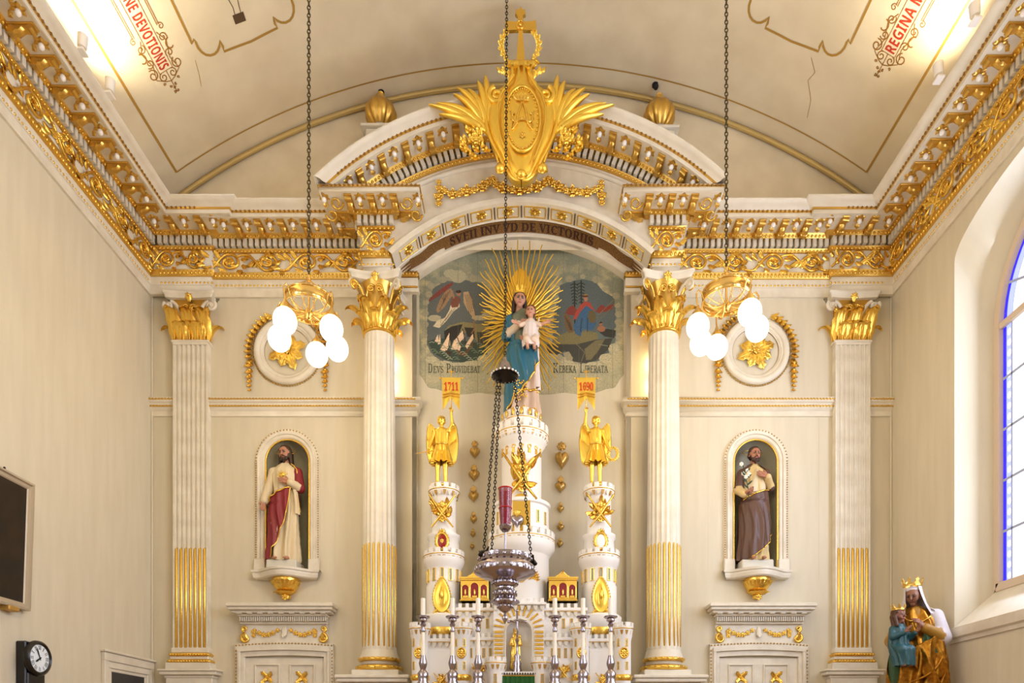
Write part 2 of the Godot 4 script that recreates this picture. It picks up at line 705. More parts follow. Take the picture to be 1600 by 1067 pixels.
func paint_vault() -> void:
	var ce: Node3D = get_node("ceiling")
	var s := Shape.new()
	vault_line(s, PackedVector2Array([Vector2(-4.81, 9.0), Vector2(-4.81, 0.30)]), 0.03)
	vault_line(s, PackedVector2Array([Vector2(4.81, 9.0), Vector2(4.81, 0.30)]), 0.03)
	vault_line(s, PackedVector2Array([Vector2(-4.81, 0.30), Vector2(4.81, 0.30)]), 0.018)
	part(ce, "painted_border", s, M.gold_paint)
	for sg in [-1.0, 1.0]:
		# panel with cusped corners, mirrored about its two middle lines
		var quarter := PackedVector2Array([Vector2(-3.905, 2.9), Vector2(-3.9, 1.46), Vector2(-3.862, 1.49)])
		for i in 9:
			var a := lerpf(PI * 0.93, PI * 1.88, i / 8.0)
			quarter.append(Vector2(-3.725, 1.42) + Vector2(cos(a) * 0.135, sin(a) * 0.16))
		quarter.append_array(PackedVector2Array([Vector2(-3.59, 1.29), Vector2(-3.60, 1.24), Vector2(-3.26, 1.215)]))
		s = Shape.new()
		for q in 4:
			var p := PackedVector2Array()
			for v in quarter:
				var w := v
				if q % 2:
					w.x = -6.52 - w.x
				if q > 1:
					w.y = 5.8 - w.y
				p.append(Vector2(w.x * -sg if sg > 0 else w.x, w.y))
			vault_line(s, p, 0.026)
		part(ce, "painted_panel_outline", s, M.gold_paint)
		# emblem in the panel: a small hanging block on two cords
		s = Shape.new()
		for k in [-0.035, 0.035]:
			vault_line(s, PackedVector2Array([Vector2(sg * (3.29 + k), 1.53), Vector2(sg * (3.28 + k), 1.60), Vector2(sg * (3.28 + k * 1.4), 1.68), Vector2(sg * (3.28 + k), 1.9)]), 0.008)
		vault_line(s, PackedVector2Array([Vector2(sg * 3.295, 1.435), Vector2(sg * 3.29, 1.53)]), 0.13)
		if sg < 0:
			part(ce, "painted_emblem", s, M.brown_line)
		# lettering in its cartouche
		s = Shape.new()
		var sc := -4.305 if sg < 0 else 4.335
		var z0 := 1.36 if sg < 0 else 1.56
		for k in [-0.085, 0.085]:
			vault_line(s, PackedVector2Array([Vector2(sc + k, z0), Vector2(sc + k, 3.4)]), 0.007)
		vault_line(s, PackedVector2Array([Vector2(sc - 0.085, z0), Vector2(sc + 0.085, z0)]), 0.007)
		for k in [-1.0, 1.0]:
			for e in [0.145, 0.165]:
				vault_line(s, PackedVector2Array([Vector2(sc + k * e, z0 + 0.42), Vector2(sc + k * e, 3.4)]), 0.008)
			vault_line(s, curl2(Vector2(sc + k * 0.175, z0 + 0.40), 0.035, PI / 2 + k * 0.5, -k * 1.2), 0.009)
			# flourishes
			vault_line(s, curl2(Vector2(sc + k * 0.14, z0 + 0.30), 0.05, -k * 0.8, k * 1.3), 0.011)
			vault_line(s, curl2(Vector2(sc + k * 0.19, z0 + 0.20), 0.075, PI / 2, k * 0.6), 0.014)
			vault_line(s, curl2(Vector2(sc + k * 0.13, z0 + 0.14), 0.05, PI * 1.2, -k * 1.2), 0.012)
			vault_line(s, curl2(Vector2(sc + k * 0.16, z0 + 0.02), 0.065, PI * 0.6, k * 1.3), 0.013)
			vault_line(s, curl2(Vector2(sc + k * 0.06, z0 - 0.05), 0.05, PI * 0.5, -k * 1.3), 0.012)
			vault_line(s, PackedVector2Array([Vector2(sc + k * 0.10, z0 + 0.37), Vector2(sc + k * 0.16, z0 + 0.26), Vector2(sc + k * 0.11, z0 + 0.10), Vector2(sc + k * 0.15, z0 - 0.04), Vector2(sc + k * 0.06, z0 - 0.10), Vector2(sc, z0 - 0.12)]), 0.010)
		for k in 7:
			vault_line(s, curl2(Vector2(sc + [0.0, 0.03, -0.03, 0.02, -0.02, 0.09, -0.09][k], z0 - [0.2, 0.17, 0.17, 0.24, 0.24, 0.12, 0.12][k]), 0.016, k, 1.0, 8), 0.012)
		vault_line(s, PackedVector2Array([Vector2(sc, z0), Vector2(sc, z0 - 0.25)]), 0.009)
		part(ce, "painted_cartouche", s, M.line_paint)
		var m: ArrayMesh
		if sg < 0:
			m = lettering("GNE DEVOTIONIS", func(x: float, y: float) -> Vector3: return vs(-4.365 + 0.12 * y, lerpf(2.19, 1.385, x), 0.005))
		else:
			m = lettering("REGINA M", func(x: float, y: float) -> Vector3: return vs(4.395 - 0.12 * y, lerpf(1.585, 2.17, x), 0.005))
		part(ce, "painted_lettering", m, M.red_paint)
	# hairline cracks in the plaster
	s = Shape.new()
	vault_line(s, PackedVector2Array([Vector2(3.55, 1.15), Vector2(3.66, 1.02), Vector2(3.62, 0.9), Vector2(3.75, 0.72), Vector2(3.8, 0.5)]), 0.006)
	vault_line(s, PackedVector2Array([Vector2(-3.95, 1.3), Vector2(-3.98, 1.15), Vector2(-4.02, 1.02)]), 0.005)
	part(ce, "plaster_crack", s, M.gold_paint)


func glass(key: String, c: Color, e: float) -> void:
	var m := mat(key, c, 0.2)
	m.emission_enabled = true
	m.emission = c
	m.emission_energy_multiplier = e


func windows() -> void:
	glass("pane_white", Color(0.97, 0.98, 1.0), 1.15)
	glass("pane_blue", Color(0.14, 0.12, 0.85), 1.0)
	glass("pane_pale_blue", Color(0.62, 0.68, 1.0), 1.0)
	glass("pane_green", Color(0.45, 0.62, 0.2), 0.75)
	glass("pane_teal", Color(0.2, 0.5, 0.62), 0.75)
	mat("lead", Color(0.66, 0.7, 0.82), 0.5)
	var index := 0
	for d in WINDOWS:
		index += 1
		var w := setting("window_%d" % index, Vector3.ZERO, "tall round-headed stained glass window with blue borders")
		w.transform = side_frame(d[0], d[1]) * tf(Vector3(0, 0, -0.42))
		var s := Shape.new()
		# sloping sill board with a moulded nosing on the wall
		var prof := PackedVector2Array([Vector2(-0.03, 2.78), Vector2(0.02, 2.78), Vector2(0.03, 2.82), Vector2(0.06, 2.84), Vector2(0.07, 2.90), Vector2(0.07, 2.945), Vector2(0.0, 2.96)])
		s.sweep(prof, [func(p: Vector2) -> Vector3: return Vector3(-1.36, p.y, p.x + 0.42), func(p: Vector2) -> Vector3: return Vector3(1.36, p.y, p.x + 0.42)])
		s.flat()
		s.quad(Vector3(-1.26, 2.945, 0.45), Vector3(1.26, 2.945, 0.45), Vector3(1.17, 3.36, 0), Vector3(-1.17, 3.36, 0))
		part(w, "window_sill", s, M.cream_paint)
		s = Shape.new()
		for k in [[1.17, 1.10, 0.02], [1.10, 1.10, 0.0]]:
			pass
		var o0 := outline(0, 1.175, 6.33, 1.175, 3.34, 0.03)
		var o1 := outline(0, 1.09, 6.33, 1.09, 3.44, 0.03)
		var o2 := outline(0, 1.08, 6.33, 1.08, 3.45, -0.03)
		s.grid([o0, o1])
		s.grid([o1, o2])
		s.box(Vector3(0, 3.395, 0.0), Vector3(2.3, 0.1, 0.06), 0.01)
		s.box(Vector3(0, 6.33, 0.005), Vector3(2.18, 0.075, 0.05), 0.01)
		s.box(Vector3(0, 4.9, 0.005), Vector3(0.075, 2.95, 0.05), 0.01)
		part(w, "window_frame", s, M.window_wood)
		# lights: two below the transom, two quarter lights above
		var edge: Callable = func(u: float, v: float) -> Vector3: return Vector3(u, v, 0)
		for sg in [-1.0, 1.0]:
			var strip := func(x0: float, x1: float, y0: float, y1: float, key: String, called: String, z := -0.02) -> void:
				var q := Shape.new()
				q.box(Vector3(sg * (x0 + x1) / 2, (y0 + y1) / 2, z), Vector3(x1 - x0, y1 - y0, 0.006))
				part(w, called, q, M[key])
			strip.call(1.03, 1.10, 3.44, 6.30, "pane_blue", "border_pane")
			strip.call(0.94, 1.03, 3.44, 6.30, "pane_pale_blue", "border_pane")
			for k in 24:
				var q := Shape.new()
				q.ball(Vector3(sg * 0.985, 3.5 + k * 0.118, -0.016), Vector3(0.028, 0.04, 0.004), 8, 4)
				part(w, "border_jewel", q, M.pane_white)
			for k in 5:
				var y0 := 3.44 + k * 0.572
				strip.call(0.04, 0.935, y0 + 0.008, y0 + 0.564, "pane_white", "pane")
				strip.call(0.03, 1.10, y0 - 0.014, y0 + 0.014, "lead", "lead_bar", -0.012)
				# painted emblem: a sprig
				var q := Shape.new()
				var c := Vector3(sg * 0.60, y0 + 0.3, -0.014)
				for j in 5:
					q.xf = Transform3D(Basis(Vector3(0, 0, 1), (j - 2) * 0.6), c)
					q.prism(PackedVector2Array([Vector2(0, 0), Vector2(0.025, 0.06), Vector2(0, 0.12), Vector2(-0.025, 0.06)]), 0.002)
				q.xf = Transform3D(Basis.IDENTITY, c)
				q.box(Vector3(0, -0.04, 0), Vector3(0.012, 0.1, 0.002))
				part(w, "emblem", q, M.pane_teal if k % 3 == 2 else M.pane_green)
			strip.call(0.93, 0.945, 3.44, 6.30, "lead", "lead_bar", -0.012)
			# quarter lights
			for ring in [[0.0, 0.935, "pane_white", "pane"], [0.945, 1.025, "pane_pale_blue", "border_pane"], [1.03, 1.10, "pane_blue", "border_pane"]]:
				var q := Shape.new()
				var a := PackedVector3Array()
				var b := PackedVector3Array()
				for i in 17:
					var t := PI / 2 * i / 16
					a.append(Vector3(sg * ring[0] * cos(t), 6.35 + ring[0] * sin(t), -0.02))
					b.append(Vector3(sg * ring[1] * cos(t), 6.35 + ring[1] * sin(t), -0.02))
				q.grid([a, b] if sg < 0 else [b, a])
				part(w, ring[3], q, M[ring[2]])
			for t in [PI / 8, PI / 4, PI * 3 / 8]:
				var q := Shape.new()
				q.xf = Transform3D(Basis(Vector3(0, 0, 1), sg * -t if sg > 0 else t), Vector3(0, 6.35, -0.012))
				q.xf = Transform3D(Basis(Vector3(0, 0, 1), t if sg > 0 else PI - t), Vector3(0, 6.35, -0.012))
				q.box(Vector3(0.55, 0, 0), Vector3(1.1, 0.026, 0.006))
				part(w, "lead_bar", q, M.lead)
			var q2 := Shape.new()
			q2.xf = tf(Vector3(sg * 0.62, 6.72, -0.014))
			q2.scroll(Vector3.ZERO, 0.07, 0.06, 0, 1.0, 0.012, 16, 0.4)
			part(w, "emblem", q2, M.pane_green)


const SCROLL_W := 0.5
var pieces := {}


func piece(key: String, maker: Callable) -> ArrayMesh:
	if not pieces.has(key):
		var s := Shape.new()
		maker.call(s)
		pieces[key] = s.mesh()
	return pieces[key]


func modillion_mesh() -> ArrayMesh:
	return piece("modillion", func(s: Shape) -> void:
		var side := PackedVector2Array([Vector2(0, 0), Vector2(0.23, 0), Vector2(0.238, -0.02), Vector2(0.225, -0.045), Vector2(0.19, -0.05), Vector2(0.14, -0.038), Vector2(0.08, -0.056), Vector2(0.03, -0.082), Vector2(0, -0.085)])
		s.xf = Transform3D(Basis(Vector3(0, 0, 1), Vector3.UP, Vector3(-1, 0, 0)), Vector3(0.034, 0, 0))
		s.prism(side, 0.068)
		s.xf = Transform3D.IDENTITY
		s.box(Vector3(0, -0.007, 0.12), Vector3(0.094, 0.02, 0.255), 0.004)
		s.tube(PackedVector3Array([Vector3(-0.04, -0.034, 0.208), Vector3(0.04, -0.034, 0.208)]), 0.027, 8)
		s.tube(PackedVector3Array([Vector3(-0.042, -0.055, 0.04), Vector3(0.042, -0.055, 0.04)]), 0.036, 8)
		s.xf = tf(Vector3(0, -0.075, 0.02), 0.0, PI * 0.42)
		s.leaf(0.2, 0.09, -0.9, 3, 0.25, 6)
		s.xf = Transform3D.IDENTITY)


func dentil_mesh() -> ArrayMesh:
	return piece("dentil", func(s: Shape) -> void: s.box(Vector3(0, 0.004, -0.005), Vector3(0.048, 0.1, 0.126), 0.002))


func pearl_mesh() -> ArrayMesh:
	return piece("pearl", func(s: Shape) -> void:
		s.ball(Vector3(0, -0.038, 0), Vector3(0.03, 0.034, 0.03), 10, 7))


func socket_mesh() -> ArrayMesh:
	return piece("socket", func(s: Shape) -> void:
		s.xf = Transform3D(Basis(Vector3.RIGHT, PI / 2), Vector3(0, -0.004, 0))
		s.flower(Vector3.ZERO, 0.072, 6, 0.3)
		s.xf = tf(Vector3(0, -0.02, -0.06), 0, PI)
		s.leaf(0.07, 0.07, 0.5, 2, 0.3, 4))


# one coil of the gilded foliage in the frieze
func rinceau_mesh(flip: bool) -> ArrayMesh:
	return piece("rinceau%s" % flip, func(s: Shape) -> void:
		var f := -1.0 if flip else 1.0
		var P := func(x: float, y: float, z := 0.012) -> Vector3: return Vector3(x, y * f, z)
		# wave stem then the coil
		var path := PackedVector3Array()
		var rad := []
		for i in 15:
			var t := i / 14.0
			path.append(P.call(lerpf(-0.27, -0.02, t), lerpf(-0.10, 0.118, pow(sin(t * PI / 2), 1.4)), 0.012 + 0.012 * sin(PI * t)))
			rad.append(0.018)
		for i in range(1, 31):
			var t := i / 30.0
			var a := PI / 2 - TAU * 1.55 * t
			var r := lerpf(0.128, 0.022, pow(t, 0.85))
			path.append(P.call(cos(a) * r * 1.15 - 0.02 * (1 - t), sin(a) * r, 0.014 + 0.02 * t))
			rad.append(lerpf(0.02, 0.014, t))
		s.tube(path, rad, 6)
		# outgoing stem to the next coil
		path = PackedVector3Array()
		rad = []
		for i in 9:
			var t := i / 8.0
			path.append(P.call(lerpf(0.08, 0.27, t), lerpf(0.085, 0.10, t) + 0.02 * sin(PI * t), 0.012))
			rad.append(0.016)
		s.tube(path, rad, 5)
		for d in [[0.14, 0.06, -1.9, 0.10], [0.15, -0.03, -2.3, 0.11], [0.08, -0.115, -2.0, 0.10], [-0.06, -0.12, 1.5, 0.09], [-0.13, -0.04, 1.2, 0.10], [-0.15, 0.07, 0.6, 0.09], [0.2, 0.1, -2.8, 0.10], [0.0, 0.07, 2.6, 0.08], [0.06, -0.02, 1.9, 0.07], [-0.05, -0.03, 0.0, 0.07], [0.22, -0.05, -1.2, 0.11], [-0.22, 0.05, 1.0, 0.1]]:
			s.xf = Transform3D(Basis(Vector3(0, 0, 1), d[2] * f), P.call(d[0], d[1], 0.006))
			s.leaf(d[3] * 1.35, 0.075, 0.5, 2, 0.3, 5)
		s.xf = Transform3D.IDENTITY
		s.flower(P.call(0.0, 0.0, 0.02), 0.045, 6, 0.6))


func egg(s: Shape, at: Transform3D, r: Vector3) -> void:
	s.xf = at
	s.ball(Vector3.ZERO, r, 5, 4)
	s.xf = Transform3D.IDENTITY


# an entablature: mouldings swept through the stations, ornament set out between s0 and s1 by fr(s, p, y)
func entablature(root: Node3D, stations: Array, runs: Array, arch := true, crown := true, tops := true) -> void:
	var s := Shape.new()
	if arch:
		s.sweep(PackedVector2Array([Vector2(-0.02, 7.645), Vector2(0.03, 7.645), Vector2(0.03, 7.765), Vector2(0.04, 7.765), Vector2(0.04, 7.87)]), stations)
		s.sweep(PackedVector2Array([Vector2(0.06, 7.945), Vector2(0.06, 8.205)]), stations)
	s.sweep(PackedVector2Array([Vector2(0.17, 8.40), Vector2(0.45, 8.40), Vector2(0.45, 8.385), Vector2(0.47, 8.385), Vector2(0.47, 8.432)]), stations)
	if crown:
		s.sweep(PackedVector2Array([Vector2(0.46, 8.455), Vector2(0.485, 8.455), Vector2(0.505, 8.475), Vector2(0.54, 8.49), Vector2(0.565, 8.505), Vector2(0.58, 8.525), Vector2(0.58, 8.54), Vector2(-0.05, 8.54)]), stations)
	elif tops:
		s.sweep(PackedVector2Array([Vector2(0.48, 8.432), Vector2(0.48, 8.465), Vector2(-0.05, 8.465)]), stations)
	part(root, "cream_moulding", s, M.cream_paint)
	s = Shape.new()
	if arch:
		s.sweep(PackedVector2Array([Vector2(0.03, 7.868), Vector2(0.055, 7.875), Vector2(0.07, 7.90), Vector2(0.085, 7.942), Vector2(0.05, 7.946)]), stations)
	s.sweep(PackedVector2Array([Vector2(0.05, 8.20), Vector2(0.075, 8.21), Vector2(0.10, 8.245), Vector2(0.07, 8.246)]), stations)
	s.sweep(PackedVector2Array([Vector2(0.07, 8.352), Vector2(0.135, 8.358), Vector2(0.15, 8.375), Vector2(0.175, 8.40)]), stations)
	s.sweep(PackedVector2Array([Vector2(0.46, 8.43), Vector2(0.482, 8.434), Vector2(0.482, 8.455), Vector2(0.46, 8.457)]), stations)
	part(root, "gilded_moulding", s, M.old_gold)
	s = Shape.new()
	s.sweep(PackedVector2Array([Vector2(0.10, 8.2465), Vector2(0.004, 8.2465), Vector2(0.004, 8.356), Vector2(0.10, 8.356)]), stations)
	part(root, "dentil_ground", s, M.cream_paint)
	# beads and eggs, too small to pick apart
	s = Shape.new()
	for r in runs:
		var fr: Callable = r.fr
		var n := maxi(1, int((r.s1 - r.s0) / 0.05))
		for i in n:
			var t: float = lerpf(r.s0, r.s1, (i + 0.5) / n)
			if arch:
				egg(s, fr.call(t, 0.07, 7.905), Vector3(0.019, 0.03, 0.02))
				egg(s, fr.call(t, 0.037, 7.79), Vector3(0.017, 0.015, 0.014))
			egg(s, fr.call(t, 0.085, 8.222), Vector3(0.018, 0.02, 0.014))
			egg(s, fr.call(t, 0.152, 8.377), Vector3(0.019, 0.022, 0.018))
	stuff(part(root, "egg_and_bead", s, M.gold))
	s = Shape.new()
	for r in runs:
		var fr: Callable = r.fr
		var ext: float = r.get("ext", 0.0)
		var n := maxi(1, int((r.s1 - r.s0 + ext * 2) / 0.055))
		for i in n:
			var t: float = lerpf(r.s0 - ext, r.s1 + ext, (i + 0.5) / n)
			s.xf = fr.call(t, 0.484, 8.444) * tf(Vector3.ZERO, 0, 0, 0.6)
			s.box(Vector3.ZERO, Vector3(0.024, 0.024, 0.014))
	stuff(part(root, "rope_beads", s, M.line_paint))
	for r in runs:
		var fr: Callable = r.fr
		var n := maxi(1, int((r.s1 - r.s0) / 0.0775))
		for i in n:
			part(root, "dentil", dentil_mesh(), M.cream_paint, fr.call(lerpf(r.s0, r.s1, (i + 0.5) / n), 0.075, 8.304))
		for t in r.mods:
			part(root, "modillion", modillion_mesh(), M.old_gold, fr.call(t, 0.17, 8.40))
		for t in r.pearls:
			part(root, "pearl", pearl_mesh(), M.pearl, fr.call(t, 0.36, 8.40))
			part(root, "pearl_socket", socket_mesh(), M.old_gold, fr.call(t, 0.36, 8.40))
		if arch:
			for k in r.coils.size():
				part(root, "frieze_scroll", rinceau_mesh(k % 2 == 1), M.gold, fr.call(r.coils[k], 0.06, 8.075) * Transform3D(Basis.from_scale(Vector3(r.get("stretch", 1.0), 0.92, 1)), Vector3.ZERO))


func straight(base: Transform3D) -> Callable:
	return func(t: float, p: float, y: float) -> Transform3D: return base * Transform3D(Basis.IDENTITY, Vector3(t, y, p))


func station(base: Transform3D, at: float, slope: float) -> Callable:
	return func(p: Vector2) -> Vector3: return base * Vector3(at + slope * p.x, p.y, p.x)


func spaced(a: float, b: float, step: float) -> Array:
	var out := []
	var n := maxi(1, roundi((b - a) / step))
	for i in n + 1:
		out.append(lerpf(a, b, float(i) / n))
	return out


func entablatures() -> void:
	# side walls: detailed as far as the chancel goes, plain mouldings beyond
	for side in [-1.0, 1.0]:
		var t := setting("trim_1" if side < 0 else "trim_2", Vector3.ZERO, "gilded entablature along the side wall under the vault")
		var L := 5.6
		var base := side_frame(side, 0)
		var fr := straight(base)
		var st := []
		var run := {"fr": fr}
		if side > 0:
			st = [station(base, 0.0, 1.0), station(base, L, 0.0)]
			run.merge({"s0": 0.14, "s1": L, "ext": -0.2, "mods": spaced(0.62, L - 0.1, 0.31), "pearls": spaced(0.775, L - 0.25, 0.31), "coils": spaced(0.32, L - 0.3, 0.5)})
		else:
			st = [station(base, -L, 0.0), station(base, 0.0, -1.0)]
			run.merge({"s0": -L, "s1": -0.14, "ext": -0.2, "mods": spaced(-L + 0.1, -0.62, 0.31), "pearls": spaced(-L + 0.25, -0.775, 0.31), "coils": spaced(-L + 0.3, -0.32, 0.5)})
		entablature(t, st, [run])
		var s := Shape.new()
		var far := PackedVector2Array([Vector2(0, 7.645), Vector2(0.03, 7.645), Vector2(0.06, 7.945), Vector2(0.06, 8.205), Vector2(0.08, 8.24), Vector2(0.13, 8.36), Vector2(0.17, 8.40), Vector2(0.46, 8.40), Vector2(0.47, 8.45), Vector2(0.58, 8.53), Vector2(-0.05, 8.54)])
		if side > 0:
			s.sweep(far, [station(base, L, 0.0), station(base, NAVE, 0.0)])
		else:
			s.sweep(far, [station(base, -NAVE, 0.0), station(base, -L, 0.0)])
		part(t, "nave_cornice", s, M.cream_paint)
		# ledge that closes the cornice against the springing of the vault
		s = Shape.new()
		s.box(Vector3(side * 4.95, 8.65, NAVE / 2), Vector3(0.1, 0.5, NAVE))
		part(t, "springing_ledge", s, M.cream_paint)
	# east wall: break over the pilaster, then the run to the column block
	for side in [-1.0, 1.0]:
		var t := setting("trim_3" if side < 0 else "trim_4", Vector3.ZERO, "gilded entablature on the altar wall between pilaster and column")
		var brk := 0.81
		var zb := Transform3D(Basis.IDENTITY, Vector3(0, 0, 0.06))
		var z0 := Transform3D.IDENTITY
		var st := []
		var run := {"fr": straight(zb), "ext": -0.02}
		if side < 0:
			st = [func(p: Vector2) -> Vector3: return Vector3(-HALF_W + p.x, p.y - 0.0015, p.x + 0.06), func(p: Vector2) -> Vector3: return Vector3(-HALF_W + brk + p.x, p.y - 0.0015, p.x + 0.06), func(p: Vector2) -> Vector3: return Vector3(-HALF_W + brk + p.x, p.y - 0.0015, p.x - 0.02)]
			run.merge({"s0": -4.84, "s1": -4.11, "mods": [-4.55, -4.17], "pearls": [-4.74, -4.36, -3.98], "coils": [-4.72, -4.34], "stretch": 0.78})
		else:
			st = [func(p: Vector2) -> Vector3: return Vector3(HALF_W - brk - p.x, p.y - 0.0015, p.x - 0.02), func(p: Vector2) -> Vector3: return Vector3(HALF_W - brk - p.x, p.y - 0.0015, p.x + 0.06), func(p: Vector2) -> Vector3: return Vector3(HALF_W - p.x, p.y - 0.0015, p.x + 0.06)]
			run.merge({"s0": 4.11, "s1": 4.84, "mods": [4.17, 4.55], "pearls": [4.74, 4.36, 3.98], "coils": [4.34, 4.72], "stretch": 0.78})
		entablature(t, st, [run])
		var a := -4.19 if side < 0 else 2.05
		var b := -2.05 if side < 0 else 4.19
		var m := spaced(-3.72, -2.52, 0.3) if side < 0 else spaced(2.52, 3.72, 0.3)
		var pl := spaced(-3.87, -2.37, 0.3) if side < 0 else spaced(2.37, 3.87, 0.3)
		var co := spaced(-3.9, -2.36, 0.5) if side < 0 else spaced(2.36, 3.9, 0.5)
		entablature(t, [station(z0, a, 0.0), station(z0, b, 0.0)], [{"fr": straight(z0), "s0": a + 0.06, "s1": b, "mods": m, "pearls": pl, "coils": co}])
	# blocks over the columns
	for side in [-1.0, 1.0]:
		var cx: float = side * 1.865
		var t := setting("trim_5" if side < 0 else "trim_6", Vector3.ZERO, "projecting gilded entablature block over the column")
		var w := 0.145
		var d := 0.405
		var st := [func(p: Vector2) -> Vector3: return Vector3(cx - w - p.x, p.y - 0.003, -0.02), func(p: Vector2) -> Vector3: return Vector3(cx - w - p.x, p.y - 0.003, d + p.x), func(p: Vector2) -> Vector3: return Vector3(cx + w + p.x, p.y - 0.003, d + p.x), func(p: Vector2) -> Vector3: return Vector3(cx + w + p.x, p.y - 0.003, -0.02)]
		var front := Transform3D(Basis.IDENTITY, Vector3(cx, 0, d))
		var lf := Transform3D(Basis(Vector3(0, 0, 1), Vector3.UP, Vector3(-1, 0, 0)), Vector3(cx - w, 0, 0))
		var rt := Transform3D(Basis(Vector3(0, 0, -1), Vector3.UP, Vector3(1, 0, 0)), Vector3(cx + w, 0, d))
		entablature(t, st, [
			{"fr": straight(front), "s0": -w - 0.10, "s1": w + 0.10, "ext": 0.36, "mods": [-0.28, 0.0, 0.28], "pearls": [-0.14, 0.14, -0.58, 0.58], "coils": [0.0], "stretch": 0.74},
			{"fr": straight(lf), "s0": 0.05, "s1": d + 0.06, "ext": 0.0, "mods": [0.22, 0.5], "pearls": [0.36], "coils": []},
			{"fr": straight(rt), "s0": -0.06, "s1": d - 0.05, "ext": 0.0, "mods": [-0.1, 0.18], "pearls": [0.04], "coils": []}], true, false)
		# corner scrolls of the soffit
		for k in [-1.0, 1.0]:
			var s := Shape.new()
			s.xf = Transform3D(Basis(Vector3.RIGHT, PI / 2 - 0.35), Vector3(cx + k * 0.44, 8.36, 0.72))
			s.scroll(Vector3.ZERO, 0.085, 0.03, PI if k > 0 else 0.0, 1.2 * k, 0.016, 20)
			s.scroll(Vector3(k * 0.09, -0.14, 0), 0.08, 0.03, 0.0 if k > 0 else PI, -1.1 * k, 0.014, 20)
			part(t, "soffit_scroll", s, M.gold)


# ------------------------------------------------------------------ columns and pilasters
func acanthus(key: String, length: float, width: float, curl: float) -> ArrayMesh:
	return piece("acanthus" + key, func(s: Shape) -> void:
		s.leaf(length, width, curl, 4, 0.22, 12)
		# raised ribs over the face
		for k in [-0.75, 0.0, 0.75]:
			var path := PackedVector3Array()
			for i in 7:
				var u := i / 9.0
				path.append(Vector3(k * width * (0.18 + 0.22 * u), length * u, width * 0.20 * (1.0 - 0.6 * absf(k)) + length * 0.17 * u))
			s.tube(path, [0.009, 0.011, 0.011, 0.010, 0.009, 0.007, 0.004], 5))


func volute_mesh() -> ArrayMesh:
	return piece("volute", func(s: Shape) -> void:
		s.scroll(Vector3(0.02, 0, 0), 0.075, 0.012, PI * 0.9, -1.7, 0.017, 30, 1.5)
		var path := PackedVector3Array()
		for i in 8:
			var u := i / 7.0
			path.append(Vector3(lerpf(-0.2, -0.05, u), lerpf(-0.16, 0.03, sin(u * PI / 2)), 0))
		s.tube(path, [0.010, 0.012, 0.014, 0.016, 0.017, 0.018, 0.018, 0.017], 6, true, 1.6)
		s.ball(Vector3(0.02, 0, 0), Vector3(0.022, 0.022, 0.03), 8, 6))


func abacus_shape(half: float, hollow: float, thick: float, depth_cut := -1.0) -> Shape:
	var s := Shape.new()
	var plan := PackedVector2Array()
	for q in 4:
		var rot := -PI / 2 * q
		for i in 9:
			var u := lerpf(-1, 1, i / 8.0)
			var p := Vector2(u * (half - 0.02), half - hollow * (1.0 - u * u))
			plan.append(p.rotated(rot))
	var rows := []
	for lv in [[0.0, 0.90], [0.02, 0.91], [thick * 0.6, 0.96], [thick * 0.65, 1.0], [thick, 1.0]]:
		var r := PackedVector3Array()
		for p in plan:
			r.append(Vector3(p.x * lv[1], lv[0], maxf(p.y * lv[1], depth_cut if depth_cut > -1 else -9.0)))
		rows.append(r)
	s.grid(rows, true)
	s.flat()
	var top: PackedVector3Array = rows[4]
	for i in top.size():
		s.tri(Vector3(0, thick, 0), top[i], top[(i + 1) % top.size()])
	var bot: PackedVector3Array = rows[0]
	for i in bot.size():
		s.tri(Vector3.ZERO, bot[(i + 1) % bot.size()], bot[i])
	return s


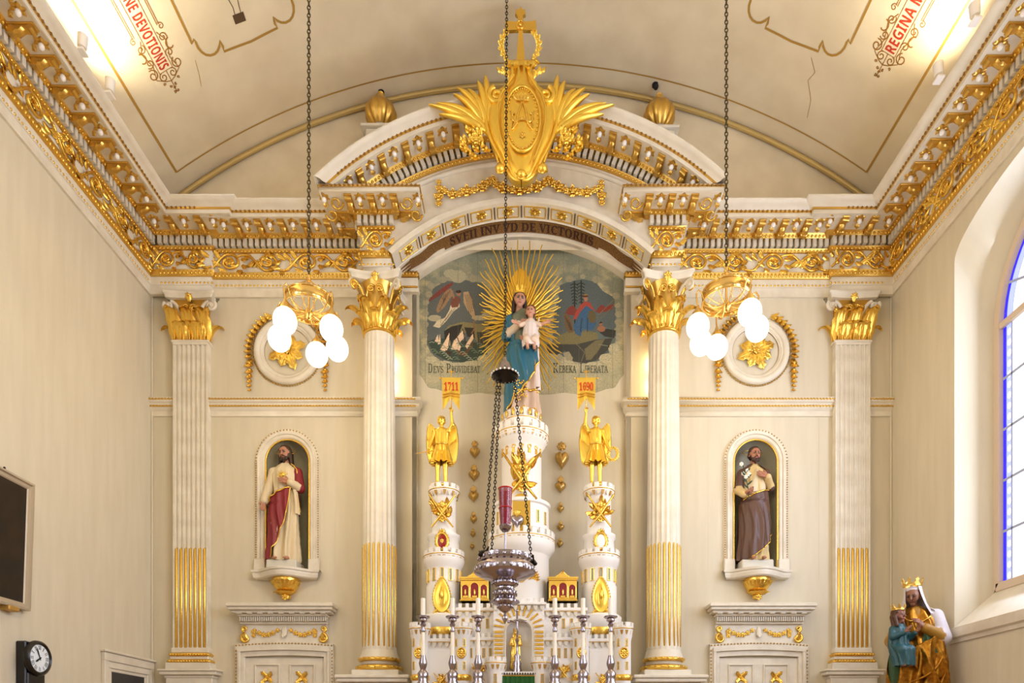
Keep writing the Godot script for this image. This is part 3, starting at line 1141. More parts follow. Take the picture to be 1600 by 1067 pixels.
func pilasters_and_columns() -> void:
	for side in [-1.0, 1.0]:
		var nm := "red-robed" if side < 0 else "brown-robed"
		var t := thing("fluted_column", "tall round fluted column with gilded lower third, between altar and %s statue" % nm, "column", Vector3(side * 1.865, 0.34, 0.26), 0.0, "", "thing")
		var s := Shape.new()
		s.box(Vector3(0, 1.0, 0.0), Vector3(0.72, 2.0, 0.62), 0.01)
		s.box(Vector3(0, 0.1, 0.0), Vector3(0.8, 0.2, 0.7), 0.02)
		for y in [[2.03, 0.80, 0.70, 0.05], [2.08, 0.90, 0.82, 0.05], [2.125, 0.94, 0.86, 0.045]]:
			s.box(Vector3(0, y[0], 0.04), Vector3(y[1], y[3], y[2]), 0.012)
		part(t, "pedestal", s, M.cream_paint)
		s = Shape.new()
		s.box(Vector3(0, 2.185, 0.0), Vector3(0.60, 0.09, 0.56), 0.008)
		s.lathe(PackedVector2Array([Vector2(0.23, 2.31), Vector2(0.235, 2.36), Vector2(0.255, 2.40), Vector2(0.24, 2.44), Vector2(0.225, 2.50)]), 40)
		part(t, "base", s, M.cream_paint)
		for r in [[0.272, 2.265, 0.036], [0.25, 2.375, 0.026]]:
			s = Shape.new()
			var ring := PackedVector3Array()
			for i in 41:
				ring.append(Vector3(sin(TAU * i / 40) * r[0], r[1], cos(TAU * i / 40) * r[0]))
			s.tube(ring, r[2], 8, false)
			for i in 24:
				var a := TAU * i / 24
				s.xf = Transform3D(Basis(Vector3.UP, a), Vector3.ZERO)
				s.ball(Vector3(0, r[1] + 0.012, r[0] + r[2] * 0.8), Vector3(0.022, 0.012, 0.01), 6, 4)
			s.xf = Transform3D.IDENTITY
			part(t, "gilded_torus", s, M.gold)
		# shaft: twenty flutes, a little entasis
		s = Shape.new()
		var rows := []
		for j in 22:
			var y := lerpf(2.5, 6.62, j / 21.0)
			var u := (y - 2.5) / 4.12
			var rr := lerpf(0.222, 0.193, pow(u, 1.5))
			var deep := 0.016 if j > 0 and j < 21 else 0.0
			var row := PackedVector3Array()
			for i in 160:
				var a := TAU * i / 160
				var c := cos(a * 20.0)
				var r: float = rr - deep * pow(clampf(0.5 - 0.5 * c, 0, 1), 0.6) if c < 0.75 else rr
				row.append(Vector3(sin(a) * r, y, cos(a) * r))
			rows.append(row)
		s.grid(rows, true)
		part(t, "shaft", s, M.cream_paint)
		# gilded rods that fill the flutes of the lower third
		var rod := piece("column_rod", func(q: Shape) -> void:
			var p := PackedVector3Array([Vector3(0, 2.53, 0.209), Vector3(0, 2.55, 0.213), Vector3(0, 3.85, 0.211), Vector3(0, 3.875, 0.204)])
			q.tube(p, [0.006, 0.013, 0.013, 0.005], 6))
		for i in 20:
			part(t, "gilded_rod", rod, M.gold, Transform3D(Basis(Vector3.UP, TAU * (i + 0.5) / 20), Vector3.ZERO))
		s = Shape.new()
		s.lathe(PackedVector2Array([Vector2(0.19, 6.60), Vector2(0.205, 6.605), Vector2(0.215, 6.62), Vector2(0.21, 6.635), Vector2(0.185, 6.65)]), 40)
		part(t, "neck_ring", s, M.gold)
		# capital
		s = Shape.new()
		s.lathe(PackedVector2Array([Vector2(0.175, 6.63), Vector2(0.18, 6.9), Vector2(0.20, 7.05), Vector2(0.25, 7.18), Vector2(0.27, 7.22)]), 32)
		var cap := part(t, "capital", s, M.old_gold)
		for i in 8:
			var a := TAU * i / 8
			part(cap, "acanthus_leaf", acanthus("low", 0.33, 0.17, 1.5), M.gold, Transform3D(Basis(Vector3.UP, a), Vector3.ZERO) * tf(Vector3(0, 6.64, 0.178)))
			part(cap, "acanthus_leaf", acanthus("high", 0.50, 0.16, 1.5), M.gold, Transform3D(Basis(Vector3.UP, a + PI / 8), Vector3.ZERO) * tf(Vector3(0, 6.66, 0.172)))
		for i in 4:
			var b := Basis(Vector3.UP, PI / 4 + PI / 2 * i)
			# scrolls lie in the diagonal planes
			part(cap, "volute", volute_mesh(), M.cream_paint, Transform3D(b, Vector3.ZERO) * Transform3D(Basis(Vector3(0, 0, 1), Vector3.UP, Vector3(-1, 0, 0)), Vector3(0, 7.13, 0.365)))
			part(cap, "gilded_edge", volute_mesh(), M.gold, Transform3D(b, Vector3.ZERO) * Transform3D(Basis(Vector3(0, 0, 1), Vector3.UP, Vector3(-1, 0, 0)).scaled(Vector3(1.0, 0.9, 0.82)), Vector3(0.02, 7.12, 0.372)))
			var c := Basis(Vector3.UP, PI / 2 * i)
			for k in [-1.0, 1.0]:
				var q := piece("helix%d" % int(k), func(h: Shape) -> void:
					h.scroll(Vector3(k * 0.055, 7.09, 0.265), 0.05, 0.01, PI / 2 + k * 0.9, -k * 1.5, 0.011, 22, 1.4)
					h.tube(PackedVector3Array([Vector3(k * 0.12, 6.95, 0.2), Vector3(k * 0.115, 7.03, 0.23), Vector3(k * 0.09, 7.11, 0.26)]), [0.012, 0.012, 0.011], 5))
				part(cap, "helix", q, M.gold, Transform3D(c, Vector3.ZERO))
			var fl := piece("abacus_flower", func(h: Shape) -> void:
				h.flower(Vector3(0, 7.25, 0.262), 0.058, 6, 0.7)
				h.xf = tf(Vector3(0, 7.19, 0.26))
				h.leaf(0.12, 0.07, 0.6, 2, 0.3, 5))
			part(cap, "abacus_flower", fl, M.gold, Transform3D(c, Vector3.ZERO))
		part(t, "abacus", abacus_shape(0.335, 0.07, 0.09), M.cream_paint, tf(Vector3(0, 7.215, 0)))

	for side in [-1.0, 1.0]:
		var t := thing("fluted_pilaster", "flat fluted pilaster with gilded lower third, beside the %s" % ("wall clock and dark picture" if side < 0 else "crowned gold statue"), "pilaster", Vector3(side * 4.43, 0.34, 0.0), 0.0, "", "thing")
		var s := Shape.new()
		s.box(Vector3(0, 1.1, 0.06), Vector3(0.62, 2.2, 0.16), 0.008)
		for y in [[2.18, 0.66, 0.20, 0.04], [2.225, 0.76, 0.26, 0.05], [2.262, 0.80, 0.29, 0.03]]:
			s.box(Vector3(0, y[0], 0.05), Vector3(y[1], y[3], y[2]), 0.01)
		part(t, "pedestal", s, M.cream_paint)
		s = Shape.new()
		s.box(Vector3(0, 2.32, 0.06), Vector3(0.60, 0.09, 0.22), 0.006)
		s.box(Vector3(0, 2.43, 0.05), Vector3(0.52, 0.05, 0.17), 0.012)
		s.box(Vector3(0, 2.535, 0.05), Vector3(0.50, 0.07, 0.14), 0.008)
		part(t, "base", s, M.cream_paint)
		for r in [[0.58, 2.385, 0.215, 0.05], [0.545, 2.475, 0.185, 0.042]]:
			s = Shape.new()
			s.box(Vector3(0, r[1], 0.06), Vector3(r[0], r[3], r[2]), 0.02)
			for i in 14:
				s.ball(Vector3((i - 6.5) * 0.038, r[1], 0.06 + r[2] / 2), Vector3(0.016, 0.014, 0.008), 6, 4)
			part(t, "gilded_torus", s, M.gold)
		# shaft with seven flutes
		s = Shape.new()
		var prof := PackedVector3Array()
		var hw := 0.232
		var put := func(x: float, z: float) -> void: prof.append(Vector3(x, 0, z))
		put.call(-hw, -0.02)
		put.call(-hw, 0.10)
		for k in 7:
			var c := (k - 3) * 0.0625
			for i in 9:
				var a := PI * i / 8
				put.call(c - cos(a) * 0.021, 0.10 - sin(a) * 0.021)
		put.call(hw, 0.10)
		put.call(hw, -0.02)
		s.flat()
		for i in prof.size() - 1:
			var a := prof[i]
			var b := prof[i + 1]
			s.quad(a + Vector3(0, 2.56, 0), b + Vector3(0, 2.56, 0), b + Vector3(0, 6.62, 0), a + Vector3(0, 6.62, 0))
		s.box(Vector3(0, 6.635, 0.045), Vector3(0.47, 0.03, 0.13), 0.004)
		s.box(Vector3(0, 6.665, 0.045), Vector3(0.51, 0.035, 0.15), 0.01)
		part(t, "shaft", s, M.cream_paint)
		var rod := piece("pilaster_rod", func(q: Shape) -> void:
			var p := PackedVector3Array([Vector3(0, 2.575, 0.085), Vector3(0, 2.59, 0.09), Vector3(0, 3.89, 0.09), Vector3(0, 3.91, 0.082)])
			q.tube(p, [0.008, 0.020, 0.020, 0.006], 8))
		for k in 7:
			part(t, "gilded_rod", rod, M.gold, tf(Vector3((k - 3) * 0.0625, 0, 0)))
		s = Shape.new()
		s.box(Vector3(0, 6.97, 0.03), Vector3(0.44, 0.6, 0.14), 0.01)
		var cap := part(t, "capital", s, M.old_gold)
		for k in 3:
			part(cap, "acanthus_leaf", acanthus("flat_low", 0.33, 0.22, 1.5), M.gold, tf(Vector3((k - 1) * 0.21 if k != 1 else 0.0, 6.68, 0.085)) if k == 99 else tf(Vector3([-0.115, 0.115, 0.0][k], 6.68 if k < 2 else 6.70, 0.085 if k < 2 else 0.07)))
		for k in [-1.0, 0.0, 1.0]:
			part(cap, "acanthus_leaf", acanthus("flat_high", 0.55, 0.2, 1.35), M.gold, tf(Vector3(k * 0.2, 6.68, 0.075)))
		for k in [-1.0, 1.0]:
			part(cap, "acanthus_leaf", acanthus("flat_side", 0.40, 0.14, 1.5), M.gold, tf(Vector3(k * 0.21, 6.68, 0.03), k * PI / 2))
			var v := piece("flat_volute%d" % int(k), func(h: Shape) -> void:
				h.scroll(Vector3(k * 0.285, 7.13, 0.12), 0.068, 0.012, PI / 2 - k * PI * 0.25, -k * 1.6, 0.017, 28, 1.6)
				var path := PackedVector3Array()
				for i in 8:
					var u := i / 7.0
					path.append(Vector3(k * lerpf(0.07, 0.25, u), lerpf(6.93, 7.185, sin(u * PI / 2)), 0.09 + 0.03 * u))
				h.tube(path, 0.018, 6, true, 1.4)
				h.ball(Vector3(k * 0.285, 7.13, 0.13), Vector3(0.022, 0.022, 0.03), 8, 6))
			part(cap, "volute", v, M.cream_paint)
			var hx := piece("flat_helix%d" % int(k), func(h: Shape) -> void:
				h.scroll(Vector3(k * 0.055, 7.10, 0.12), 0.05, 0.01, PI / 2 + k * 0.9, -k * 1.5, 0.012, 22, 1.4)
				h.xf = tf(Vector3(k * 0.17, 6.96, 0.1), 0, 0, -k * 0.7)
				h.leaf(0.2, 0.09, 0.5, 3, 0.3, 6))
			part(cap, "helix", hx, M.gold)
		s = Shape.new()
		s.flower(Vector3(0, 7.25, 0.13), 0.06, 6, 0.8)
		s.xf = tf(Vector3(0, 7.18, 0.13))
		s.leaf(0.12, 0.07, 0.6, 2, 0.3, 5)
		part(cap, "abacus_flower", s, M.gold)
		part(t, "abacus", abacus_shape(0.345, 0.05, 0.085, 0.0), M.cream_paint, Transform3D(Basis.from_scale(Vector3(1, 1, 0.52)), Vector3(0, 7.22, 0)))


# ------------------------------------------------------------------ segmental pediment
const PED_C := 5.89
const PED_R := 3.60


func ped_fr(t: float, p: float, y: float) -> Transform3D:
	var a := t / 3.4
	var r := PED_R - (8.54 - y)
	return Transform3D(Basis(Vector3(0, 0, 1), -a), Vector3(r * sin(a), PED_C + r * cos(a), 0.405 + p))


func pediment() -> void:
	var t := setting("trim_7", Vector3.ZERO, "segmental pediment with gilded modillions arching over the altar")
	var st := []
	for i in 41:
		var u := lerpf(-1, 1, i / 40.0)
		st.append(func(p: Vector2) -> Vector3:
			var r: float = PED_R - (8.54 - p.y)
			var a: float = u * acos(minf(1.0, (8.47 - PED_C) / r))
			return Vector3(r * sin(a), PED_C + r * cos(a), 0.405 + p.x))
	var lim := acos((8.47 - PED_C) / 3.4) * 3.4
	var mods := []
	var pearls := []
	for k in range(3, 9):
		for sg in [-1.0, 1.0]:
			if k < 8:
				mods.append(sg * (k - 0.5) * 0.325)
			pearls.append(sg * (k - 1.0) * 0.325)
	entablature(t, st, [{"fr": ped_fr, "s0": -lim + 0.05, "s1": lim - 0.05, "ext": 0.02, "mods": mods, "pearls": pearls, "coils": []}], false, true)
	# plain tympanum behind the arch, down to the recess arch
	var s := Shape.new()
	s.flat()
	for i in 48:
		var x0 := lerpf(-2.05, 2.05, i / 48.0)
		var x1 := lerpf(-2.05, 2.05, (i + 1) / 48.0)
		var lo := func(x: float) -> float: return 6.12 + sqrt(maxf(0.0, 2.42 * 2.42 - x * x)) if absf(x) < 1.68 else 7.9
		var hi := func(x: float) -> float: return PED_C + sqrt(3.32 * 3.32 - x * x)
		s.quad(Vector3(x0, lo.call(x0), 0.46), Vector3(x1, lo.call(x1), 0.46), Vector3(x1, hi.call(x1), 0.46), Vector3(x0, hi.call(x0), 0.46))
	part(t, "tympanum", s, M.cream_paint)
	# cove that rings the tympanum under the gilded mouldings
	s = Shape.new()
	var path := PackedVector3Array()
	for i in 33:
		var a := lerpf(-0.62, 0.62, i / 32.0)
		path.append(Vector3(3.19 * sin(a), PED_C + 3.19 * cos(a), 0.465))
	s.tube(path, 0.03, 8)
	part(t, "tympanum_roll", s, M.cream_paint)
	# roof of the pediment back to the wall is the swept top; close its ends
	s = Shape.new()
	s.flat()
	for sg in [-1.0, 1.0]:
		s.box(Vector3(sg * 1.9, 8.5, 0.2), Vector3(1.0, 0.08, 0.5))
	part(t, "pediment_foot", s, M.cream_paint)


func recess_arch() -> void:
	var t := setting("trim_8", Vector3.ZERO, "arch over the painted recess, its soffit set with gilded rosettes")
	var C := 6.12
	var s := Shape.new()
	var pt := func(r: float, a: float, z: float) -> Vector3: return Vector3(r * sin(a), C + r * cos(a), z)
	var prof := PackedVector2Array([Vector2(2.47, 0.46), Vector2(2.47, 0.53), Vector2(2.40, 0.53), Vector2(2.40, 0.5), Vector2(2.395, 0.27), Vector2(2.385, 0.26), Vector2(2.40, 0.25), Vector2(2.40, 0.03), Vector2(2.37, 0.03), Vector2(2.36, 0.0), Vector2(2.32, 0.0), Vector2(2.32, -0.12)])
	var st := []
	for i in 41:
		var a := deg_to_rad(lerpf(-43.5, 43.5, i / 40.0))
		st.append(func(p: Vector2) -> Vector3: return pt.call(p.x, a, p.y))
	s.sweep(prof, st)
	part(t, "soffit", s, M.cream_paint)
	# coffers with rosettes, bars between them
	for k in 10:
		var a := deg_to_rad((k - 4.5) * 8.35)
		var fr := Transform3D(Basis(Vector3(0, 0, 1), -a) * Basis(Vector3.RIGHT, PI / 2), pt.call(2.398, a, 0.385))
		var q := piece("coffer", func(h: Shape) -> void:
			for e in [-1.0, 1.0]:
				h.box(Vector3(0, e * 0.085, 0.006), Vector3(0.28, 0.012, 0.014), 0.003)
				h.box(Vector3(e * 0.135, 0, 0.006), Vector3(0.012, 0.17, 0.014), 0.003))
		part(t, "coffer_frame", q, M.gold, fr)
		q = piece("coffer_rosette", func(h: Shape) -> void:
			h.flower(Vector3.ZERO, 0.075, 8, 0.5)
			h.flower(Vector3(0, 0, 0.015), 0.045, 6, 0.7))
		part(t, "rosette", q, M.gold, fr)
	for k in 9:
		var a := deg_to_rad((k - 4) * 8.35)
		var fr := Transform3D(Basis(Vector3(0, 0, 1), -a) * Basis(Vector3.RIGHT, PI / 2), pt.call(2.397, a, 0.385))
		var q := piece("coffer_bar", func(h: Shape) -> void: h.box(Vector3(0, 0, 0.004), Vector3(0.014, 0.19, 0.012), 0.003))
		part(t, "coffer_bar", q, M.brown_line, fr)
	# imposts at the springing
	for sg in [-1.0, 1.0]:
		s = Shape.new()
		s.box(Vector3(sg * 1.52, 7.72, 0.02), Vector3(0.28, 0.05, 0.10), 0.008)
		s.box(Vector3(sg * 1.52, 7.82, 0.02), Vector3(0.25, 0.14, 0.07), 0.005)
		part(t, "impost", s, M.cream_paint)
		s = Shape.new()
		s.box(Vector3(sg * 1.52, 7.93, 0.03), Vector3(0.28, 0.07, 0.12), 0.02)
		for i in 6:
			s.ball(Vector3(sg * 1.52 + (i - 2.5) * 0.045, 7.93, 0.09), Vector3(0.018, 0.028, 0.012), 6, 4)
		s.box(Vector3(sg * 1.52, 7.765, 0.03), Vector3(0.25, 0.025, 0.08), 0.01)
		part(t, "gilded_impost_band", s, M.old_gold)
	# the lettered ribbon painted along the soffit
	var rb := thing("ribbon_inscription", "dark brown and gold lettered ribbon curving along the arch above the mural", "ribbon", Vector3.ZERO)
	var cells := FastNoiseLite.new()
	cells.noise_type = FastNoiseLite.TYPE_CELLULAR
	cells.frequency = 0.06
	cells.seed = 4
	var ct := NoiseTexture2D.new()
	ct.noise = cells
	ct.seamless = true
	var gr := Gradient.new()
	gr.set_color(0, Color(0.75, 0.58, 0.25))
	gr.set_color(1, Color(0.3, 0.18, 0.08))
	gr.add_point(0.3, Color(0.6, 0.44, 0.2))
	gr.add_point(0.55, Color(0.38, 0.24, 0.11))
	ct.color_ramp = gr
	var rm := mat("ribbon_paint", Color(1, 1, 1), 0.6)
	rm.albedo_texture = ct
	rm.uv1_triplanar = true
	rm.uv1_world_triplanar = true
	rm.uv1_scale = Vector3(2.4, 2.4, 2.4)
	mat("ribbon_red", Color(0.2, 0.05, 0.03), 0.6)
	var band := func(a0: float, a1: float, za: Callable, zb: Callable, lift: float, called: String) -> void:
		var q := Shape.new()
		var rows := []
		for i in 31:
			var u := i / 30.0
			var a := deg_to_rad(lerpf(a0, a1, u))
			rows.append(PackedVector3Array([pt.call(2.394 - lift, a, za.call(u)), pt.call(2.394 - lift, a, zb.call(u))]))
		q.grid(rows)
		rows = []
		for i in 31:
			var u := i / 30.0
			var a := deg_to_rad(lerpf(a0, a1, u))
			rows.append(PackedVector3Array([pt.call(2.394 - lift, a, zb.call(u)), pt.call(2.399, a, zb.call(u)), pt.call(2.399, a, za.call(u)), pt.call(2.394 - lift, a, za.call(u))]))
		q.grid(rows)
		part(rb, called, q, rm)
	band.call(-25.5, 25.5, func(u: float) -> float: return 0.035, func(u: float) -> float: return 0.235, 0.004, "ribbon_band")
	for sg in [-1.0, 1.0]:
		band.call(sg * 24.5, sg * 38.0, func(u: float) -> float: return 0.06 + 0.02 * sin(u * 7.0) - 0.02 * u, func(u: float) -> float: return 0.265 + 0.025 * sin(u * 7.0) - 0.06 * u, 0.0, "ribbon_tail")
		for k in 3:
			band.call(sg * 37.5, sg * (41.2 + 0.4 * k), func(u: float) -> float: return 0.05 + k * 0.055 + 0.02 * u, func(u: float) -> float: return 0.10 + k * 0.055 - 0.02 * u, 0.0, "ribbon_fringe")
	var lm := lettering("SVEII INV VD DE VICTORIIS", func(x: float, y: float) -> Vector3: return pt.call(2.385, deg_to_rad(lerpf(-23.5, 23.5, x)), lerpf(0.06, 0.21, y)), true, 700)
	part(rb, "ribbon_lettering", lm, M.ribbon_red)


# a tapering blade through a bent line, lying in the x, y plane with a ridge towards +z
func blade(s: Shape, p0: Vector3, ctrl: Vector3, p1: Vector3, width: float, ridge: float, n := 10) -> void:
	var rows := []
	for i in n + 1:
		var t := float(i) / n
		var p := p0.lerp(ctrl, t).lerp(ctrl.lerp(p1, t), t)
		var d := (ctrl.lerp(p1, t) - p0.lerp(ctrl, t)).normalized()
		var side := d.cross(Vector3(0, 0, 1)).normalized()
		var w := width * 0.5 * pow(sin(PI * clampf(0.1 + 0.9 * t, 0, 1)), 0.7) + 0.001
		var row := PackedVector3Array()
		for k in [-1.0, -0.5, 0.0, 0.5, 1.0]:
			row.append(p + side * w * k + Vector3(0, 0, ridge * (1.0 - k * k) * (0.3 + 0.7 * sin(PI * t))))
		for k in [0.5, -0.5]:
			row.append(p + side * w * k - Vector3(0, 0, ridge * 0.4))
		rows.append(row)
	s.grid(rows, true)


func sprig_mesh() -> ArrayMesh:
	return piece("leaf_cluster", func(s: Shape) -> void:
		for k in 5:
			var a := (k - 2) * 0.75
			s.xf = Transform3D(Basis(Vector3(0, 0, 1), a), Vector3.ZERO)
			s.leaf(0.12, 0.05, 0.9, 3, 0.35, 6)
		s.xf = Transform3D.IDENTITY
		s.ball(Vector3(0, 0.01, 0.025), Vector3(0.022, 0.022, 0.02), 8, 6))


func rosette_mesh() -> ArrayMesh:
	return piece("garland_rose", func(s: Shape) -> void:
		for k in 5:
			s.xf = Transform3D(Basis(Vector3(0, 0, 1), TAU * k / 5), Vector3.ZERO)
			s.leaf(0.085, 0.05, 0.5, 2, 0.3, 4)
		s.xf = Transform3D.IDENTITY
		s.flower(Vector3(0, 0, 0.012), 0.058, 7, 0.6)
		s.flower(Vector3(0, 0, 0.03), 0.034, 5, 0.8))


func cartouche() -> void:
	var base := Vector3(0, 8.42, 0.94)
	var t := thing("gilded_cartouche", "large gilded shield with oval medallion and palm fronds crowning the pediment", "cartouche", base)
	var at := func(zx: float, zy: float, z: float) -> Vector3: return Vector3((zx - 540.0) * 0.002313, 10.505 - zy * 0.0023125 - base.y, z)
	# shield body
	var prof := [[318, 60], [345, 62], [385, 72], [415, 92], [435, 118], [450, 150], [475, 172], [520, 184], [570, 186], [620, 180], [670, 166], [710, 150], [750, 128], [790, 106], [830, 88], [860, 72], [885, 52], [900, 30], [904, 2]]
	var s := Shape.new()
	var rows := []
	for r in prof:
		var row := PackedVector3Array()
		for k in 21:
			var u := (k - 10) / 10.0
			var z := 0.20 * sqrt(maxf(0.0, 1.0 - u * u * 0.96)) - 0.04
			z += 0.035 * smoothstep(0.72, 0.84, absf(u)) * (1.0 - smoothstep(0.93, 1.0, absf(u)))
			z *= 0.75 + 0.25 * sin(PI * (r[0] - 318.0) / 582.0)
			row.append(at.call(540 + u * r[1], r[0], z))
		rows.append(row)
	s.grid(rows)
	# closed back
	for i in rows.size():
		var row: PackedVector3Array = rows[i]
		var b := PackedVector3Array()
		for p in [row[20], row[0]]:
			b.append(Vector3(p.x, p.y, -0.06))
		rows[i] = PackedVector3Array([row[20], b[0], b[1], row[0]])
	s.grid(rows)
	part(t, "shield", s, M.bright_gold)
	for sg in [-1.0, 1.0]:
		s = Shape.new()
		s.scroll(at.call(540 + sg * 128, 485, 0.11), 0.105, 0.02, PI / 2 - sg * 0.3, -sg * 1.5, 0.026, 30, 1.3)
		# rolled outer rim running down from the volute
		var path := PackedVector3Array()
		for r in prof.slice(5):
			path.append(at.call(540 + sg * r[1], r[0], 0.05))
		s.tube(path, 0.022, 8)
		# inner rim
		path = PackedVector3Array()
		for r in [[400, 40], [450, 70], [500, 105], [560, 122], [640, 122], [720, 108], [780, 86], [840, 66]]:
			path.append(at.call(540 + sg * r[1], r[0], 0.165))
		s.tube(path, 0.013, 6)
		part(t, "volute_rim", s, M.bright_gold)
	# oval medallion
	s = Shape.new()
	rows = []
	for j in 7:
		var u := j / 6.0
		var row := PackedVector3Array()
		for i in 40:
			var a := TAU * i / 40
			row.append(at.call(545 + cos(a) * 84 * u, 632 + sin(a) * 158 * u, 0.20 - 0.03 * u * u))
		rows.append(row)
	s.grid(rows, true)
	var med := part(t, "medallion", s, M.bright_gold)
	s = Shape.new()
	var ring := PackedVector3Array()
	for i in 41:
		var a := TAU * i / 40
		ring.append(at.call(545 + cos(a) * 92, 632 + sin(a) * 166, 0.175))
	s.tube(ring, 0.016, 6, false)
	part(med, "medallion_rim", s, M.bright_gold)
	s = Shape.new()
	for i in 44:
		var a := TAU * i / 44
		s.ball(at.call(545 + cos(a) * 80, 632 + sin(a) * 152, 0.182), Vector3.ONE * 0.010, 6, 4)
	stuff(part(med, "medallion_beads", s, M.gold))
	s = Shape.new()
	# monogram: two interlaced strokes under a small crown
	for sg in [-1.0, 1.0]:
		s.tube(PackedVector3Array([at.call(545 + sg * 4, 560, 0.205), at.call(545 + sg * 22, 620, 0.21), at.call(545 + sg * 30, 670, 0.205), at.call(545 + sg * 52, 695, 0.195)]), [0.010, 0.015, 0.015, 0.010], 6)
		s.tube(PackedVector3Array([at.call(545 - sg * 6, 640, 0.212), at.call(545 + sg * 38, 660, 0.205), at.call(545 + sg * 56, 640, 0.195), at.call(545 + sg * 48, 612, 0.2), at.call(545 + sg * 38, 622, 0.205)]), [0.010, 0.013, 0.013, 0.010, 0.008], 6)
		s.tube(PackedVector3Array([at.call(545 + sg * 56, 690, 0.19), at.call(545 + sg * 50, 640, 0.2), at.call(545 + sg * 62, 600, 0.19)]), [0.008, 0.012, 0.008], 6)
	s.tube(PackedVector3Array([at.call(525, 650, 0.21), at.call(565, 650, 0.21)]), 0.009, 6)
	for k in 5:
		s.xf = Transform3D(Basis(Vector3(0, 0, 1), (k - 2) * -0.35), at.call(540 + (k - 2) * 12, 540, 0.19))
		s.leaf(0.07, 0.03, 0.3, 2, 0.4, 5)
	s.xf = Transform3D.IDENTITY
	s.tube(PackedVector3Array([at.call(515, 545, 0.2), at.call(545, 550, 0.21), at.call(575, 545, 0.2)]), 0.011, 6)
	s.flower(at.call(545, 722, 0.19), 0.04, 6, 0.6)
	part(med, "monogram", s, M.gold)
	# scrolled crest on the neck
	s = Shape.new()
	s.tube(PackedVector3Array([at.call(468, 322, 0.10), at.call(612, 322, 0.10)]), 0.042, 10)
	for sg in [-1.0, 1.0]:
		s.scroll(at.call(540 + sg * 72, 322, 0.11), 0.045, 0.012, 0, sg * 1.3, 0.014, 18)
		s.tube(PackedVector3Array([at.call(540 + sg * 48, 330, 0.13), at.call(540 + sg * 46, 400, 0.17), at.call(540 + sg * 80, 450, 0.15)]), [0.02, 0.016, 0.012], 6)
	for k in 3:
		s.xf = Transform3D(Basis(Vector3(0, 0, 1), PI + (k - 1) * 0.45), at.call(540 + (k - 1) * 34, 315, 0.135))
		s.leaf(0.13, 0.07, 0.5, 3, 0.35, 6)
	s.xf = Transform3D.IDENTITY
	part(t, "crest", s, M.bright_gold)
	# leaf sprays hanging from the crest
	for sg in [-1.0, 1.0]:
		for d in [[85, 370, 0.9, 0.13], [105, 355, 1.5, 0.14], [75, 385, 0.3, 0.10]]:
			s = Shape.new()
			s.leaf(d[3], 0.07, 0.7, 3, 0.35, 6)
			part(t, "crest_leaf", s, M.bright_gold, Transform3D(Basis(Vector3(0, 0, 1), -sg * d[2]), at.call(540 + sg * d[0] * 0.8, d[1], 0.08)))
	# foot: acanthus curls
	for d in [[430, 860, 0.3], [540, 890, 0.0], [650, 860, -0.3]]:
		s = Shape.new()
		for k in 5:
			s.xf = Transform3D(Basis(Vector3(0, 0, 1), (k - 2) * 0.75), Vector3.ZERO)
			s.leaf(0.11, 0.065, 1.5, 2, 0.4, 6)
		s.xf = Transform3D.IDENTITY
		s.ball(Vector3(0, 0, 0.04), Vector3(0.06, 0.05, 0.05), 10, 6)
		s.scroll(Vector3(0, -0.03, 0.05), 0.06, 0.02, 0, 1.2, 0.018, 16)
		part(t, "foot_leaf", s, M.bright_gold, Transform3D(Basis(Vector3(0, 0, 1), d[2]), at.call(d[0], d[1], 0.06)))
	# palm fronds on both sides
	var tips := [[60, 530, 0], [112, 568, 1], [98, 498, 2], [188, 475, 0], [208, 432, 1], [258, 425, 2], [312, 405, 0], [350, 362, 1], [376, 408, 2]]
	for sg in [-1.0, 1.0]:
		for d in tips:
			s = Shape.new()
			var px: float = 540 + sg * (540 - d[0]) * -1.0 if sg < 0 else 540 + (540 - d[0])
			if sg < 0:
				px = d[0]
			var root: Vector3 = at.call(540 + sg * 172, 640, -0.02 + 0.015 * d[2])
			var tip: Vector3 = at.call(px, d[1], 0.10 - 0.03 * d[2])
			var mid: Vector3 = at.call(540 + sg * (absf(540 - px) * 0.42 + 92), lerpf(640, d[1], 0.72) , 0.10)
			blade(s, root, mid, tip, 0.105, 0.05, 12)
			part(t, "palm_leaf", s, M.bright_gold)
		s = Shape.new()
		s.tube(PackedVector3Array([at.call(540 + sg * 190, 560, 0.03), at.call(540 + sg * 178, 650, 0.03), at.call(540 + sg * 140, 730, 0.03), at.call(540 + sg * 118, 800, 0.02)]), [0.012, 0.02, 0.022, 0.016], 6)
		part(t, "frond_stem", s, M.bright_gold)
		for d in [[230, 610, 0.6], [262, 640, 1.0], [215, 660, 1.3], [250, 690, 1.5], [290, 700, 1.8], [225, 730, 2.0], [265, 745, 2.4], [200, 700, 1.9], [240, 770, 2.8], [180, 730, 2.5], [290, 730, 2.0]]:
			part(t, "leaf_cluster", sprig_mesh(), M.bright_gold, Transform3D(Basis(Vector3(0, 0, 1), -sg * d[2]), at.call(540 + sg * d[0], d[1], 0.02)))
		part(t, "frond_flower", rosette_mesh(), M.bright_gold, tf(at.call(540 + sg * 235, 700, 0.06)))
	# cross and wreath above
	var c := thing("gilded_cross", "gilded cross inside a leafy wreath on top of the shield", "cross", base)
	s = Shape.new()
	var arm := PackedVector2Array()
	var outl := [[514, 296], [526, 140], [478, 142], [458, 146], [454, 118], [458, 90], [478, 96], [522, 98], [522, 66], [508, 58], [514, 34], [526, 36], [535, 18], [545, 36], [557, 34], [562, 58], [548, 66], [548, 98], [594, 96], [614, 90], [618, 118], [614, 146], [594, 142], [546, 140], [558, 296]]
	for p in outl:
		var q: Vector3 = at.call(p[0], p[1], 0)
		arm.append(Vector2(q.x, q.y))
	s.prism(arm, 0.10, 0.06)
